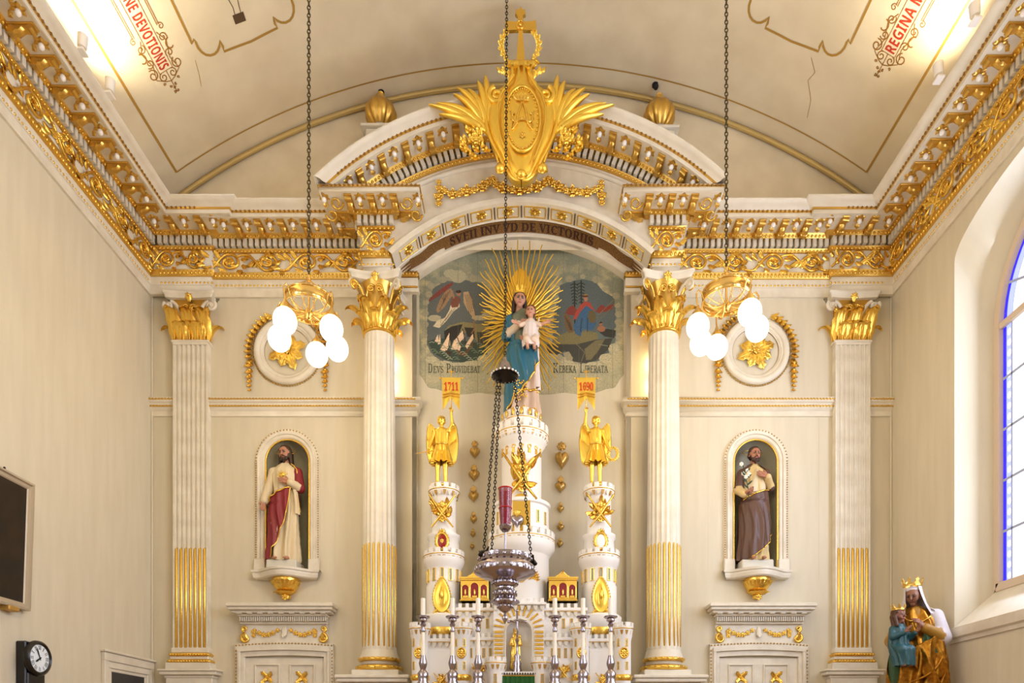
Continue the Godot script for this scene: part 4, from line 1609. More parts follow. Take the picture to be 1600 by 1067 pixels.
	part(c, "cross", s, M.gold)
	s = Shape.new()
	var rg := PackedVector3Array()
	for i in 21:
		rg.append(at.call(535 + cos(TAU * i / 20) * 20, 116 + sin(TAU * i / 20) * 20, 0.105))
	s.tube(rg, 0.012, 6, false)
	s.ball(at.call(535, 116, 0.1), Vector3.ONE * 0.022, 8, 6)
	part(c, "centre_ring", s, M.gold)
	for k in 20:
		var a := lerpf(-0.38, PI + 0.38, k / 19.0)
		if absf(a - PI / 2) < 0.35:
			continue
		# wreath runs from the crest up both sides to the arms of the cross
		var ang := PI / 2 + lerpf(0.35, TAU - 0.35, k / 19.0)
		if sin(ang) > 0.75:
			continue
		var p: Vector3 = at.call(533 + cos(ang) * 96, 215 - sin(ang) * 95, 0.07)
		part(c, "wreath_leaf", piece("wreath_leaf", func(h: Shape) -> void:
			for e in [-0.7, 0.0, 0.7]:
				h.xf = Transform3D(Basis(Vector3(0, 0, 1), e), Vector3.ZERO)
				h.leaf(0.075, 0.035, 0.7, 1, 0.35, 5)
			h.xf = Transform3D.IDENTITY
			h.ball(Vector3(0, 0.01, 0.01), Vector3(0.018, 0.02, 0.018), 8, 5)), M.bright_gold, Transform3D(Basis(Vector3(0, 0, 1), ang + (PI if cos(ang) < 0 else 0.0) - (0.2 if cos(ang) > 0 else -0.2)), p))
	# garland pinned under the shield
	var g := thing("rose_garland", "gilded garland of roses hung under the large shield", "garland", Vector3(0, 8.2, 0.49))
	var g_at := func(zx: float, zy: float, z: float) -> Vector3:
		var q := wp(650 + zx / 3.334, 10 + zy / 3.334, 0.49)
		return Vector3(q.x, q.y - 8.2, z)
	for d in [[122, 950, 0.7], [120, 995, 0.9], [120, 1030, 0.6], [150, 965, 0.7], [192, 985, 1.0], [228, 980, 0.7], [265, 970, 1.1], [305, 962, 0.7], [345, 948, 1.0], [372, 925, 0.8], [400, 905, 0.7], [420, 935, 0.8], [455, 955, 1.1], [500, 960, 0.8], [540, 962, 1.2], [585, 960, 0.8], [630, 950, 1.1], [665, 930, 0.8], [688, 905, 0.7], [712, 925, 0.8], [745, 948, 1.0], [780, 962, 0.7], [815, 972, 1.1], [855, 972, 0.7], [890, 975, 1.0], [930, 960, 0.7], [962, 945, 0.7], [966, 990, 0.9], [968, 1025, 0.6]]:
		part(g, "rose", rosette_mesh(), M.gold, g_at_t(g_at.call(d[0], d[1], 0.0), d[2] * 1.15))
	for x in [120, 965]:
		part(g, "bow", rosette_mesh(), M.gold, g_at_t(g_at.call(x, 918, 0.0), 0.6))
	var path := PackedVector3Array()
	for d in [[122, 945], [192, 985], [265, 975], [345, 950], [400, 905], [455, 955], [540, 965], [630, 950], [688, 905], [745, 948], [815, 975], [890, 978], [962, 945]]:
		path.append(g_at.call(d[0], d[1], 0.008))
	s = Shape.new()
	s.tube(path, 0.02, 6)
	part(g, "garland_stem", s, M.gold)


func g_at_t(p: Vector3, k: float) -> Transform3D:
	return Transform3D(Basis.from_scale(Vector3.ONE * k), p)


# ------------------------------------------------------------------ mouldings, finials, roundels
func rail_mouldings() -> void:
	var t := setting("trim_9", Vector3.ZERO, "gilded rail moulding crossing the altar wall at mid height")
	for r in [[-5.0, -4.66, 0], [-4.20, -1.42, 1], [1.42, 4.20, 2], [4.66, 5.0, 0]]:
		var s := Shape.new()
		var prof := PackedVector2Array([Vector2(0, 6.04), Vector2(0.02, 6.045), Vector2(0.02, 6.06), Vector2(0.012, 6.065), Vector2(0.012, 6.115), Vector2(0.03, 6.13), Vector2(0.05, 6.16), Vector2(0.052, 6.20), Vector2(0.075, 6.22), Vector2(0.08, 6.275), Vector2(0.0, 6.28)])
		var st := [station(Transform3D.IDENTITY, r[0], 0.0), station(Transform3D.IDENTITY, r[1], 0.0)]
		if r[2] == 1:
			st = [station(Transform3D.IDENTITY, r[0], 0.0), station(Transform3D.IDENTITY, r[1], 0.8), func(p: Vector2) -> Vector3: return Vector3(r[1] + p.x * 0.8, p.y, -0.1)]
		elif r[2] == 2:
			st = [func(p: Vector2) -> Vector3: return Vector3(r[0] - p.x * 0.8, p.y, -0.1), station(Transform3D.IDENTITY, r[0], -0.8), station(Transform3D.IDENTITY, r[1], 0.0)]
		s.sweep(prof, st)
		part(t, "rail", s, M.cream_paint)
		s = Shape.new()
		for row in [[6.168, 0.052, 0.016], [6.25, 0.08, 0.013]]:
			s.tube(PackedVector3Array([Vector3(r[0], row[0], row[1] - 0.006), Vector3(r[1], row[0], row[1] - 0.006)]), row[2] * 0.7, 6)
			var n := int((r[1] - r[0]) / 0.042)
			for i in n:
				s.xf = tf(Vector3(lerpf(r[0], r[1], (i + 0.5) / n), row[0], row[1]), 0, 0, 0.7)
				s.ball(Vector3.ZERO, Vector3(0.011, 0.02, 0.011), 5, 4)
			s.xf = Transform3D.IDENTITY
		stuff(part(t, "gilded_rope", s, M.old_gold))


func lunette_finials() -> void:
	for d in [[-1.86, 9.95, 1], [1.82, 9.93, 2]]:
		var t := thing("onion_finial", "ribbed golden ball finial behind the pediment, towards the %s wall" % ("clock" if d[2] == 1 else "stained window"), "finial", Vector3(d[0], 8.53, 0.2), 0.0, "")
		var h: float = d[1] - 8.53
		var s := Shape.new()
		s.box(Vector3(0, (h - 0.32) / 2, 0), Vector3(0.34, h - 0.32, 0.3), 0.01)
		s.box(Vector3(0, h - 0.30, 0), Vector3(0.46, 0.035, 0.38), 0.008)
		s.lathe(PackedVector2Array([Vector2(0.14, h - 0.285), Vector2(0.13, h - 0.25), Vector2(0.09, h - 0.22), Vector2(0.09, h - 0.17)]), 20)
		part(t, "pedestal", s, M.cream_paint)
		s = Shape.new()
		var rows := []
		for j in 15:
			var u := j / 14.0
			var r := 0.21 * pow(sin(PI * (0.12 + 0.83 * u)), 0.75)
			var y := h + lerpf(-0.19, 0.19, u)
			var row := PackedVector3Array()
			for i in 72:
				var a := TAU * i / 72
				var k := 1.0 - 0.10 * pow(absf(cos(a * 4.5)), 6.0)
				row.append(Vector3(sin(a) * r * k, y, cos(a) * r * k))
			rows.append(row)
		s.grid(rows, true)
		part(t, "ball", s, M.old_gold)
		for i in 9:
			s = Shape.new()
			var path := PackedVector3Array()
			for j in 9:
				var u := j / 8.0
				var r := 0.195 * pow(sin(PI * (0.12 + 0.83 * u)), 0.75)
				path.append(Vector3(0, h + lerpf(-0.185, 0.185, u), r))
			s.tube(path, 0.010, 5)
			part(t, "rib", s, M.cream_paint, Transform3D(Basis(Vector3.UP, TAU * (i + 0.5) / 9 * 1.0), Vector3.ZERO))
		s = Shape.new()
		s.lathe(PackedVector2Array([Vector2(0.075, h + 0.17), Vector2(0.08, h + 0.19), Vector2(0.05, h + 0.21), Vector2(0.055, h + 0.235), Vector2(0.03, h + 0.25), Vector2(0.04, h + 0.27), Vector2(0.0, h + 0.31)]), 16)
		part(t, "tip", s, M.old_gold)
		# dark hook plate in the vault above
		var hook := thing("ceiling_hook", "small black knob on the vault above the finial towards the %s wall" % ("clock" if d[2] == 1 else "stained window"), "hook", vs(-1.897 if d[2] == 1 else 1.79, 0.13 if d[2] == 1 else 0.207, 0.0))
		s = Shape.new()
		s.lathe(PackedVector2Array([Vector2(0, -0.05), Vector2(0.025, -0.045), Vector2(0.036, -0.02), Vector2(0.036, 0.0)]), 12)
		part(hook, "knob", s, M.dark_recess)
		s = Shape.new()
		s.lathe(PackedVector2Array([Vector2(0.0, -0.006), Vector2(0.05, -0.006), Vector2(0.05, 0.01)]), 12)
		part(hook, "plate", s, M.dark_recess)


func oak_leaf_mesh() -> ArrayMesh:
	return piece("oak_leaf", func(s: Shape) -> void:
		var rows := []
		for i in 13:
			var u := i / 12.0
			var w := 0.068 * sin(PI * (0.08 + 0.9 * u)) * (0.5 + 0.65 * absf(sin(PI * 3.2 * u)))
			var row := PackedVector3Array()
			for k in 7:
				var q := (k - 3) / 3.0
				row.append(Vector3(w * q, 0.2 * u + 0.02 * absf(q), 0.02 + 0.025 * sin(PI * u) + 0.012 * (1 - q * q) - (0.01 if k == 3 else 0.0)))
			rows.append(row)
		s.grid(rows)
		s.tube(PackedVector3Array([Vector3(0, 0, 0.02), Vector3(0, 0.1, 0.05), Vector3(0, 0.19, 0.03)]), 0.006, 5))


func roundels() -> void:
	for sg in [-1.0, 1.0]:
		var t := thing("wall_roundel", "round moulded wall medallion with gilded leaf star, above the %s-robed statue" % ("red" if sg < 0 else "brown"), "medallion", Vector3(sg * 3.16, 6.92, 0.0))
		var s := Shape.new()
		for r in [[0.405, 0.05], [0.355, 0.03], [0.33, 0.018]]:
			var ring := PackedVector3Array()
			for i in 61:
				ring.append(Vector3(sin(TAU * i / 60) * r[0], cos(TAU * i / 60) * r[0], r[1] * 0.4))
			s.tube(ring, r[1], 8, false)
		part(t, "ring_moulding", s, M.cream_paint)
		s = Shape.new()
		for i in 84:
			s.xf = tf(Vector3(sin(TAU * i / 84) * 0.463, cos(TAU * i / 84) * 0.463, 0.012))
			s.ball(Vector3.ZERO, Vector3(0.013, 0.013, 0.014), 6, 4)
		s.xf = Transform3D.IDENTITY
		stuff(part(t, "bead_ring", s, M.gold_paint))
		s = Shape.new()
		var g2 := PackedVector3Array()
		for i in 61:
			g2.append(Vector3(sin(TAU * i / 60) * 0.318, cos(TAU * i / 60) * 0.318, 0.008))
		s.tube(g2, 0.007, 6, false)
		part(t, "gilded_fillet", s, M.line_paint)
		for k in 8:
			part(t, "oak_leaf", oak_leaf_mesh(), M.gold, Transform3D(Basis(Vector3(0, 0, 1), TAU * (k + 0.5) / 8) * Basis.from_scale(Vector3(1.15, 1.05 if k % 2 else 1.25, 1)), Vector3.ZERO))
		s = Shape.new()
		s.flower(Vector3(0, 0, 0.04), 0.05, 6, 0.7)
		part(t, "centre_flower", s, M.gold)
		# leaf festoon over the top and down both sides
		for k in [-1.0, 1.0]:
			for i in 11:
				var a := lerpf(0.42, PI * 0.56, i / 10.0)
				var p := Vector3(k * sin(a) * 0.52, cos(a) * 0.52, 0.01)
				part(t, "festoon_leaf", piece("festoon_leaf", func(h: Shape) -> void:
					for e in [-0.55, 0.0, 0.55]:
						h.xf = Transform3D(Basis(Vector3(0, 0, 1), e), Vector3.ZERO)
						h.leaf(0.115, 0.055, 0.6, 1, 0.35, 5)), M.gold, Transform3D(Basis(Vector3(0, 0, 1), -k * a + (PI / 2 if k < 0 else -PI / 2)), p))
			for i in 6:
				part(t, "festoon_drop", piece("festoon_drop", func(h: Shape) -> void:
					for e in [-0.5, 0.5, 0.0]:
						h.xf = Transform3D(Basis(Vector3(0, 0, 1), PI + e), Vector3.ZERO)
						h.leaf(0.12, 0.055, 0.6, 1, 0.4, 5)
					h.xf = Transform3D.IDENTITY
					h.ball(Vector3(0, -0.02, 0.02), Vector3(0.02, 0.025, 0.02), 8, 5)), M.gold, Transform3D(Basis.from_scale(Vector3.ONE * lerpf(1.15, 0.5, i / 5.0)), Vector3(k * 0.51, lerpf(-0.14, -0.5, pow(i / 5.0, 0.85)), 0.01)))


func niches() -> void:
	for sg in [-1.0, 1.0]:
		var cx: float = sg * 3.16
		var w := "red" if sg < 0 else "brown"
		var t := thing("arched_niche", "arched wall niche with cream frame and gilt edges, holding the %s-robed statue" % w, "niche", Vector3(cx, 3.95, 0.0))
		var hw := 0.29
		var ysp := 5.436 - 3.95
		# concave shell
		var s := Shape.new()
		var rows := []
		for j in 6:
			var r := PackedVector3Array()
			for i in 21:
				var a := PI - PI * i / 20
				r.append(Vector3(cos(a) * hw, lerpf(0.0, ysp, j / 5.0), -sin(a) * 0.30))
			rows.append(r)
		for j in range(1, 11):
			var f := PI / 2 * j / 10
			var r := PackedVector3Array()
			for i in 21:
				var a := PI - PI * i / 20
				r.append(Vector3(cos(a) * hw * cos(f), ysp + hw * sin(f), -sin(a) * 0.30 * cos(f)))
			rows.append(r)
		s.grid(rows)
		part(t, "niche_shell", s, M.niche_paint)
		# moulded frame
		s = Shape.new()
		var prof := [[0.012, 0.015], [0.03, 0.035], [0.065, 0.035], [0.07, 0.05], [0.10, 0.055], [0.112, 0.03], [0.135, 0.03], [0.145, 0.0]]
		for i in prof.size() - 1:
			s.grid([outline(0, hw + prof[i][0], ysp, hw + prof[i][0], 0.0, prof[i][1]), outline(0, hw + prof[i + 1][0], ysp, hw + prof[i + 1][0], 0.0, prof[i + 1][1])])
		for k in [-1.0, 1.0]:
			s.box(Vector3(k * 0.365, 0.08, 0.03), Vector3(0.15, 0.16, 0.07), 0.01)
		part(t, "frame_moulding", s, M.cream_paint)
		s = Shape.new()
		s.tube(outline(0, hw + 0.002, ysp, hw + 0.002, 0.0, 0.012), 0.014, 6)
		part(t, "gilded_edge", s, M.gold)
		s = Shape.new()
		var o := outline(0, hw + 0.128, ysp, hw + 0.128, 0.0, 0.034, 30)
		for i in o.size() - 1:
			var n := int((o[i + 1] - o[i]).length() / 0.032)
			for k in maxi(1, n):
				s.ball(o[i].lerp(o[i + 1], float(k) / maxi(1, n)), Vector3(0.010, 0.010, 0.008), 5, 4)
		stuff(part(t, "gilded_beads", s, M.gold_paint))
		# bowed sill shelf
		s = Shape.new()
		var plan := func(e: float, y: float) -> PackedVector3Array:
			var r := PackedVector3Array()
			for i in 25:
				var u := lerpf(-1, 1, i / 24.0)
				var bow := 0.10 + 0.20 * pow(maxf(0.0, cos(u * PI / 2 * 1.25)), 1.2) if absf(u) < 0.8 else 0.10
				r.append(Vector3(u * (0.44 + e), y, bow + e))
			return r
		var lv := [[-0.03, -0.115], [-0.01, -0.10], [0.0, -0.06], [0.0, -0.035], [0.015, -0.03], [0.02, 0.0]]
		for i in lv.size() - 1:
			s.grid([plan.call(lv[i][0], lv[i][1]), plan.call(lv[i + 1][0], lv[i + 1][1])])
		s.flat()
		for e in [[-0.115, -0.03], [0.0, 0.02]]:
			var r: PackedVector3Array = plan.call(e[1], e[0])
			for i in 24:
				s.quad(Vector3(r[i].x, e[0], -0.25 if absf(r[i].x) < 0.25 else 0.0), r[i], r[i + 1], Vector3(r[i + 1].x, e[0], -0.25 if absf(r[i + 1].x) < 0.25 else 0.0))
		part(t, "bowed_shelf", s, M.cream_paint)
		# gilded corbel basket
		s = Shape.new()
		s.lathe(PackedVector2Array([Vector2(0.0, -0.38), Vector2(0.06, -0.38), Vector2(0.065, -0.345), Vector2(0.05, -0.335), Vector2(0.09, -0.31), Vector2(0.15, -0.24), Vector2(0.18, -0.17), Vector2(0.175, -0.115)]), 28)
		var cb := part(t, "corbel", s, M.gold, tf(Vector3(0, 0, 0.06)))
		for row in 2:
			for i in 9:
				var a := lerpf(-1.4, 1.4, (i + 0.5 * row) / 8.5)
				part(cb, "corbel_leaf", piece("corbel_leaf%d" % row, func(h: Shape) -> void: h.leaf(0.13, 0.075, 0.8, 3, 0.35, 6)), M.gold, Transform3D(Basis(Vector3.UP, a), Vector3.ZERO) * tf(Vector3(0, -0.33 + row * 0.10, 0.06 + row * 0.075), 0, 0.7 - row * 0.45))
		s = Shape.new()
		s.flower(Vector3(0, -0.365, 0.06), 0.05, 6, 0.6)
		part(cb, "corbel_flower", s, M.gold)


func doors() -> void:
	for sg in [-1.0, 1.0]:
		var t := setting("door_1" if sg < 0 else "door_2", Vector3(sg * 3.19, 0.34, 0.0), "cream panelled door in a moulded frame with gilded overdoor")
		var s := Shape.new()
		# leaf frame with slightly arched head
		var head := func(x: float, y: float, bow: float) -> float: return y + bow * (1.0 - pow(x / 0.7, 2))
		for lv in [[0.66, 0.53, 2.64, 2.46, 0.06], [0.62, 0.58, 2.58, 2.53, 0.09]]:
			for k in [-1.0, 1.0]:
				s.box(Vector3(k * (lv[0] + lv[1]) / 2, lv[3] / 2, lv[4] / 2), Vector3(lv[0] - lv[1], lv[3], lv[4]), 0.008)
			s.flat()
			for i in 16:
				var x0: float = lerpf(-lv[0], lv[0], i / 16.0)
				var x1: float = lerpf(-lv[0], lv[0], (i + 1) / 16.0)
				var a0 := Vector3(x0, head.call(x0, lv[3] - 0.02, 0.035), lv[4])
				var a1 := Vector3(x1, head.call(x1, lv[3] - 0.02, 0.035), lv[4])
				var b0 := Vector3(x0, head.call(x0, lv[2] - 0.02, 0.035), lv[4])
				var b1 := Vector3(x1, head.call(x1, lv[2] - 0.02, 0.035), lv[4])
				s.quad(a0, a1, b1, b0)
				s.quad(b0, b1, Vector3(b1.x, b1.y, 0), Vector3(b0.x, b0.y, 0))
				s.quad(Vector3(a0.x, a0.y, 0), Vector3(a1.x, a1.y, 0), a1, a0)
		part(t, "door_frame", s, M.cream_paint)
		s = Shape.new()
		for i in 30:
			var x := lerpf(-0.64, 0.64, i / 29.0)
			s.ball(Vector3(x, head.call(x, 2.60, 0.035), 0.065), Vector3(0.014, 0.011, 0.01), 5, 4)
		for k in [-1.0, 1.0]:
			for i in 55:
				s.ball(Vector3(k * 0.645, 0.05 + i * 0.046, 0.062), Vector3(0.010, 0.014, 0.008), 5, 4)
		stuff(part(t, "gilded_beads", s, M.gold_paint))
		s = Shape.new()
		s.box(Vector3(0, 1.22, 0.012), Vector3(1.06, 2.44, 0.024))
		var lf := part(t, "door_leaf", s, M.cream_paint)
		for k in [-1.0, 1.0]:
			for y in [[2.17, 0.36], [1.35, 1.0], [0.45, 0.6]]:
				s = Shape.new()
				for e in [-1.0, 1.0]:
					s.box(Vector3(k * 0.235 + e * 0.16, y[0], 0.03), Vector3(0.02, y[1], 0.03), 0.006)
					s.box(Vector3(k * 0.235, y[0] + e * y[1] / 2, 0.03), Vector3(0.34, 0.02, 0.03), 0.006)
				part(lf, "panel_moulding", s, M.cream_paint)
			s = Shape.new()
			for e in 4:
				s.xf = Transform3D(Basis(Vector3(0, 0, 1), PI / 4 + PI / 2 * e), Vector3(k * 0.235, 2.18, 0.024))
				s.leaf(0.13, 0.07, 0.5, 3, 0.35, 6)
			s.xf = tf(Vector3(k * 0.235, 2.18, 0.03))
			s.flower(Vector3.ZERO, 0.045, 6, 0.6)
			part(lf, "gilded_ornament", s, M.gold)
		# overdoor: consoles, garland frieze, dentils, shelf
		s = Shape.new()
		s.box(Vector3(0, 2.78, 0.02), Vector3(1.16, 0.28, 0.04))
		for lv in [[0.59, 2.905, 0.08, 0.03], [0.60, 3.005, 0.14, 0.035], [0.66, 3.04, 0.19, 0.035], [0.69, 3.075, 0.23, 0.04], [0.71, 3.115, 0.25, 0.04], [0.70, 3.14, 0.24, 0.02]]:
			s.box(Vector3(0, lv[1], lv[2] / 2), Vector3(lv[0] * 2, lv[3], lv[2]), 0.01)
		part(t, "overdoor_shelf", s, M.cream_paint)
		for i in 40:
			var d := piece("door_dentil", func(h: Shape) -> void: h.box(Vector3.ZERO, Vector3(0.019, 0.06, 0.03), 0.003))
			part(t, "overdoor_dentil", d, M.cream_paint, tf(Vector3(lerpf(-0.57, 0.57, i / 39.0), 2.955, 0.10)))
		for i in 9:
			var d := piece("door_block", func(h: Shape) -> void: h.box(Vector3.ZERO, Vector3(0.07, 0.022, 0.05), 0.004))
			part(t, "overdoor_modillion", d, M.cream_paint, tf(Vector3(lerpf(-0.56, 0.56, i / 8.0), 3.022, 0.16)))
		s = Shape.new()
		s.box(Vector3(0, 2.955, 0.05), Vector3(1.16, 0.07, 0.07))
		part(t, "overdoor_band", s, M.cream_paint)
		for k in [-1.0, 1.0]:
			s = Shape.new()
			s.scroll(Vector3(k * 0.52, 2.70, 0.06), 0.065, 0.015, PI / 2, -k * 1.5, 0.016, 20, 1.5)
			s.scroll(Vector3(k * 0.53, 2.83, 0.06), 0.04, 0.01, -PI / 2, k * 1.4, 0.013, 18, 1.5)
			s.xf = tf(Vector3(k * 0.50, 2.66, 0.06), 0, 0, -k * 0.3)
			s.leaf(0.14, 0.07, 0.4, 3, 0.3, 6)
			part(t, "console_scroll", s, M.gold)
			for i in 6:
				var u := i / 5.0
				part(t, "garland_rose", rosette_mesh(), M.gold, g_at_t(Vector3(k * lerpf(0.09, 0.40, u), 2.81 - 0.06 * sin(PI * u), 0.04), 0.5 + 0.12 * sin(PI * u)))
			part(t, "garland_drop", rosette_mesh(), M.gold, g_at_t(Vector3(k * 0.41, 2.74, 0.04), 0.5))
			part(t, "garland_drop", rosette_mesh(), M.gold, g_at_t(Vector3(k * 0.41, 2.79, 0.04), 0.6))
		s = Shape.new()
		s.xf = tf(Vector3(0, 2.86, 0.04), 0, 0, PI)
		s.leaf(0.18, 0.09, 0.4, 3, 0.35, 6)
		part(t, "keystone_leaf", s, M.cream_paint)
	# dark door low in the left side wall
	var d3 := setting("door_3", Vector3.ZERO, "grey moulded door frame low on the clock wall, in the corner")
	d3.transform = side_frame(-1.0, 0.56) 
	var s := Shape.new()
	for lv in [[0.54, 0.46, 2.72, 2.62, 0.05], [0.46, 0.40, 2.62, 2.54, 0.035], [0.40, 0.36, 2.54, 2.50, 0.02]]:
		for k in [-1.0, 1.0]:
			s.box(Vector3(k * (lv[0] + lv[1]) / 2, lv[3] / 2, lv[4] / 2), Vector3(lv[0] - lv[1], lv[3], lv[4]), 0.006)
		s.box(Vector3(0, (lv[2] + lv[3]) / 2, lv[4] / 2), Vector3(lv[0] * 2, lv[2] - lv[3], lv[4]), 0.006)
	s.box(Vector3(0, 2.736, 0.035), Vector3(1.12, 0.03, 0.07), 0.008)
	part(d3, "door_frame", s, M.cream_paint)
	s = Shape.new()
	s.box(Vector3(0, 1.25, 0.005), Vector3(0.76, 2.5, 0.012))
	mat("dark_door", Color(0.2, 0.2, 0.2), 0.5)
	part(d3, "door_leaf", s, M.dark_door)


# ------------------------------------------------------------------ high altar in the shape of a castle
func merlon_mesh(w: float, h: float, d: float) -> ArrayMesh:
	return piece("merlon%.3f_%.3f" % [w, h], func(s: Shape) -> void:
		s.box(Vector3(0, h / 2, 0), Vector3(w, h, d), 0.004)
		s.box(Vector3(0, h, 0), Vector3(w * 1.12, h * 0.18, d * 1.15), 0.003))


# a ring of merlons, their corbel table and a gilt line round a tower
func battlement(t: Node3D, c: Vector3, r: float, n: int, h: float, corbels := true) -> void:
	for i in n:
		var a := TAU * (i + 0.5) / n
		part(t, "merlon", merlon_mesh(TAU * r / n * 0.6, h, 0.03), M.white_paint, Transform3D(Basis(Vector3.UP, a), c + Vector3(sin(a), 0, cos(a)) * (r - 0.018)))
	var ring := PackedVector3Array()
	for i in 33:
		ring.append(c + Vector3(sin(TAU * i / 32) * (r + 0.002), -0.02, cos(TAU * i / 32) * (r + 0.002)))
	var s := Shape.new()
	s.tube(ring, 0.006, 5, false)
	part(t, "gilt_line", s, M.gold)
	if corbels:
		var m := piece("corbel_drop", func(h2: Shape) -> void:
			h2.prism(PackedVector2Array([Vector2(-0.02, 0.03), Vector2(0.02, 0.03), Vector2(0.012, -0.012), Vector2(0, -0.03), Vector2(-0.012, -0.012)]), 0.025, -0.03))
		var k := int(TAU * r / 0.06)
		for i in k:
			var a := TAU * (i + 0.5) / k
			part(t, "corbel", m, M.cream_paint if i % 2 else M.gold_paint, Transform3D(Basis(Vector3.UP, a) * Basis(Vector3.RIGHT, 0.25), c + Vector3(sin(a) * (r - 0.03), -0.065, cos(a) * (r - 0.03))))


func slit(t: Node3D, at: Transform3D, w: float, h: float) -> void:
	var m := piece("slit%.3f_%.3f" % [w, h], func(s: Shape) -> void:
		for e in [-1.0, 1.0]:
			s.box(Vector3(e * w / 2, 0, 0), Vector3(0.008, h, 0.014), 0.002)
		s.box(Vector3(0, h / 2, 0), Vector3(w + 0.008, 0.01, 0.016), 0.002)
		s.box(Vector3(0, -h / 2, 0), Vector3(w + 0.012, 0.008, 0.018), 0.002))
	part(t, "slit_surround", m, M.gold, at)
	m = piece("slit_back%.3f_%.3f" % [w, h], func(s: Shape) -> void: s.box(Vector3(0, 0, -0.004), Vector3(w, h, 0.008)))
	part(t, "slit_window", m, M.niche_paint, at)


func around(a: float, r: float, y: float) -> Transform3D:
	return Transform3D(Basis(Vector3.UP, a), Vector3(sin(a) * r, y, cos(a) * r))


# gilded trophy of leaves and crossed staves
func trophy(s: Shape, k: float, sd: int) -> void:
	var r := RandomNumberGenerator.new()
	r.seed = sd
	for i in 13:
		var a := r.randf_range(-2.4, 2.4)
		s.xf = Transform3D(Basis(Vector3(0, 0, 1), a).scaled(Vector3.ONE * k), Vector3(r.randf_range(-0.05, 0.05), r.randf_range(-0.08, 0.06), 0.0) * k)
		s.leaf(r.randf_range(0.09, 0.15), 0.05, 0.6, 3, 0.35, 5)
	s.xf = Transform3D(Basis.from_scale(Vector3.ONE * k), Vector3.ZERO)
	for e in [-1.0, 1.0]:
		s.tube(PackedVector3Array([Vector3(e * 0.12, 0.13, 0.03), Vector3(0, -0.05, 0.045), Vector3(-e * 0.1, -0.17, 0.03)]), [0.008, 0.012, 0.008], 5)
	s.flower(Vector3(0, 0.02, 0.03), 0.055, 6, 0.7)
	s.flower(Vector3(0.0, -0.09, 0.03), 0.04, 6, 0.7)
	s.xf = Transform3D.IDENTITY


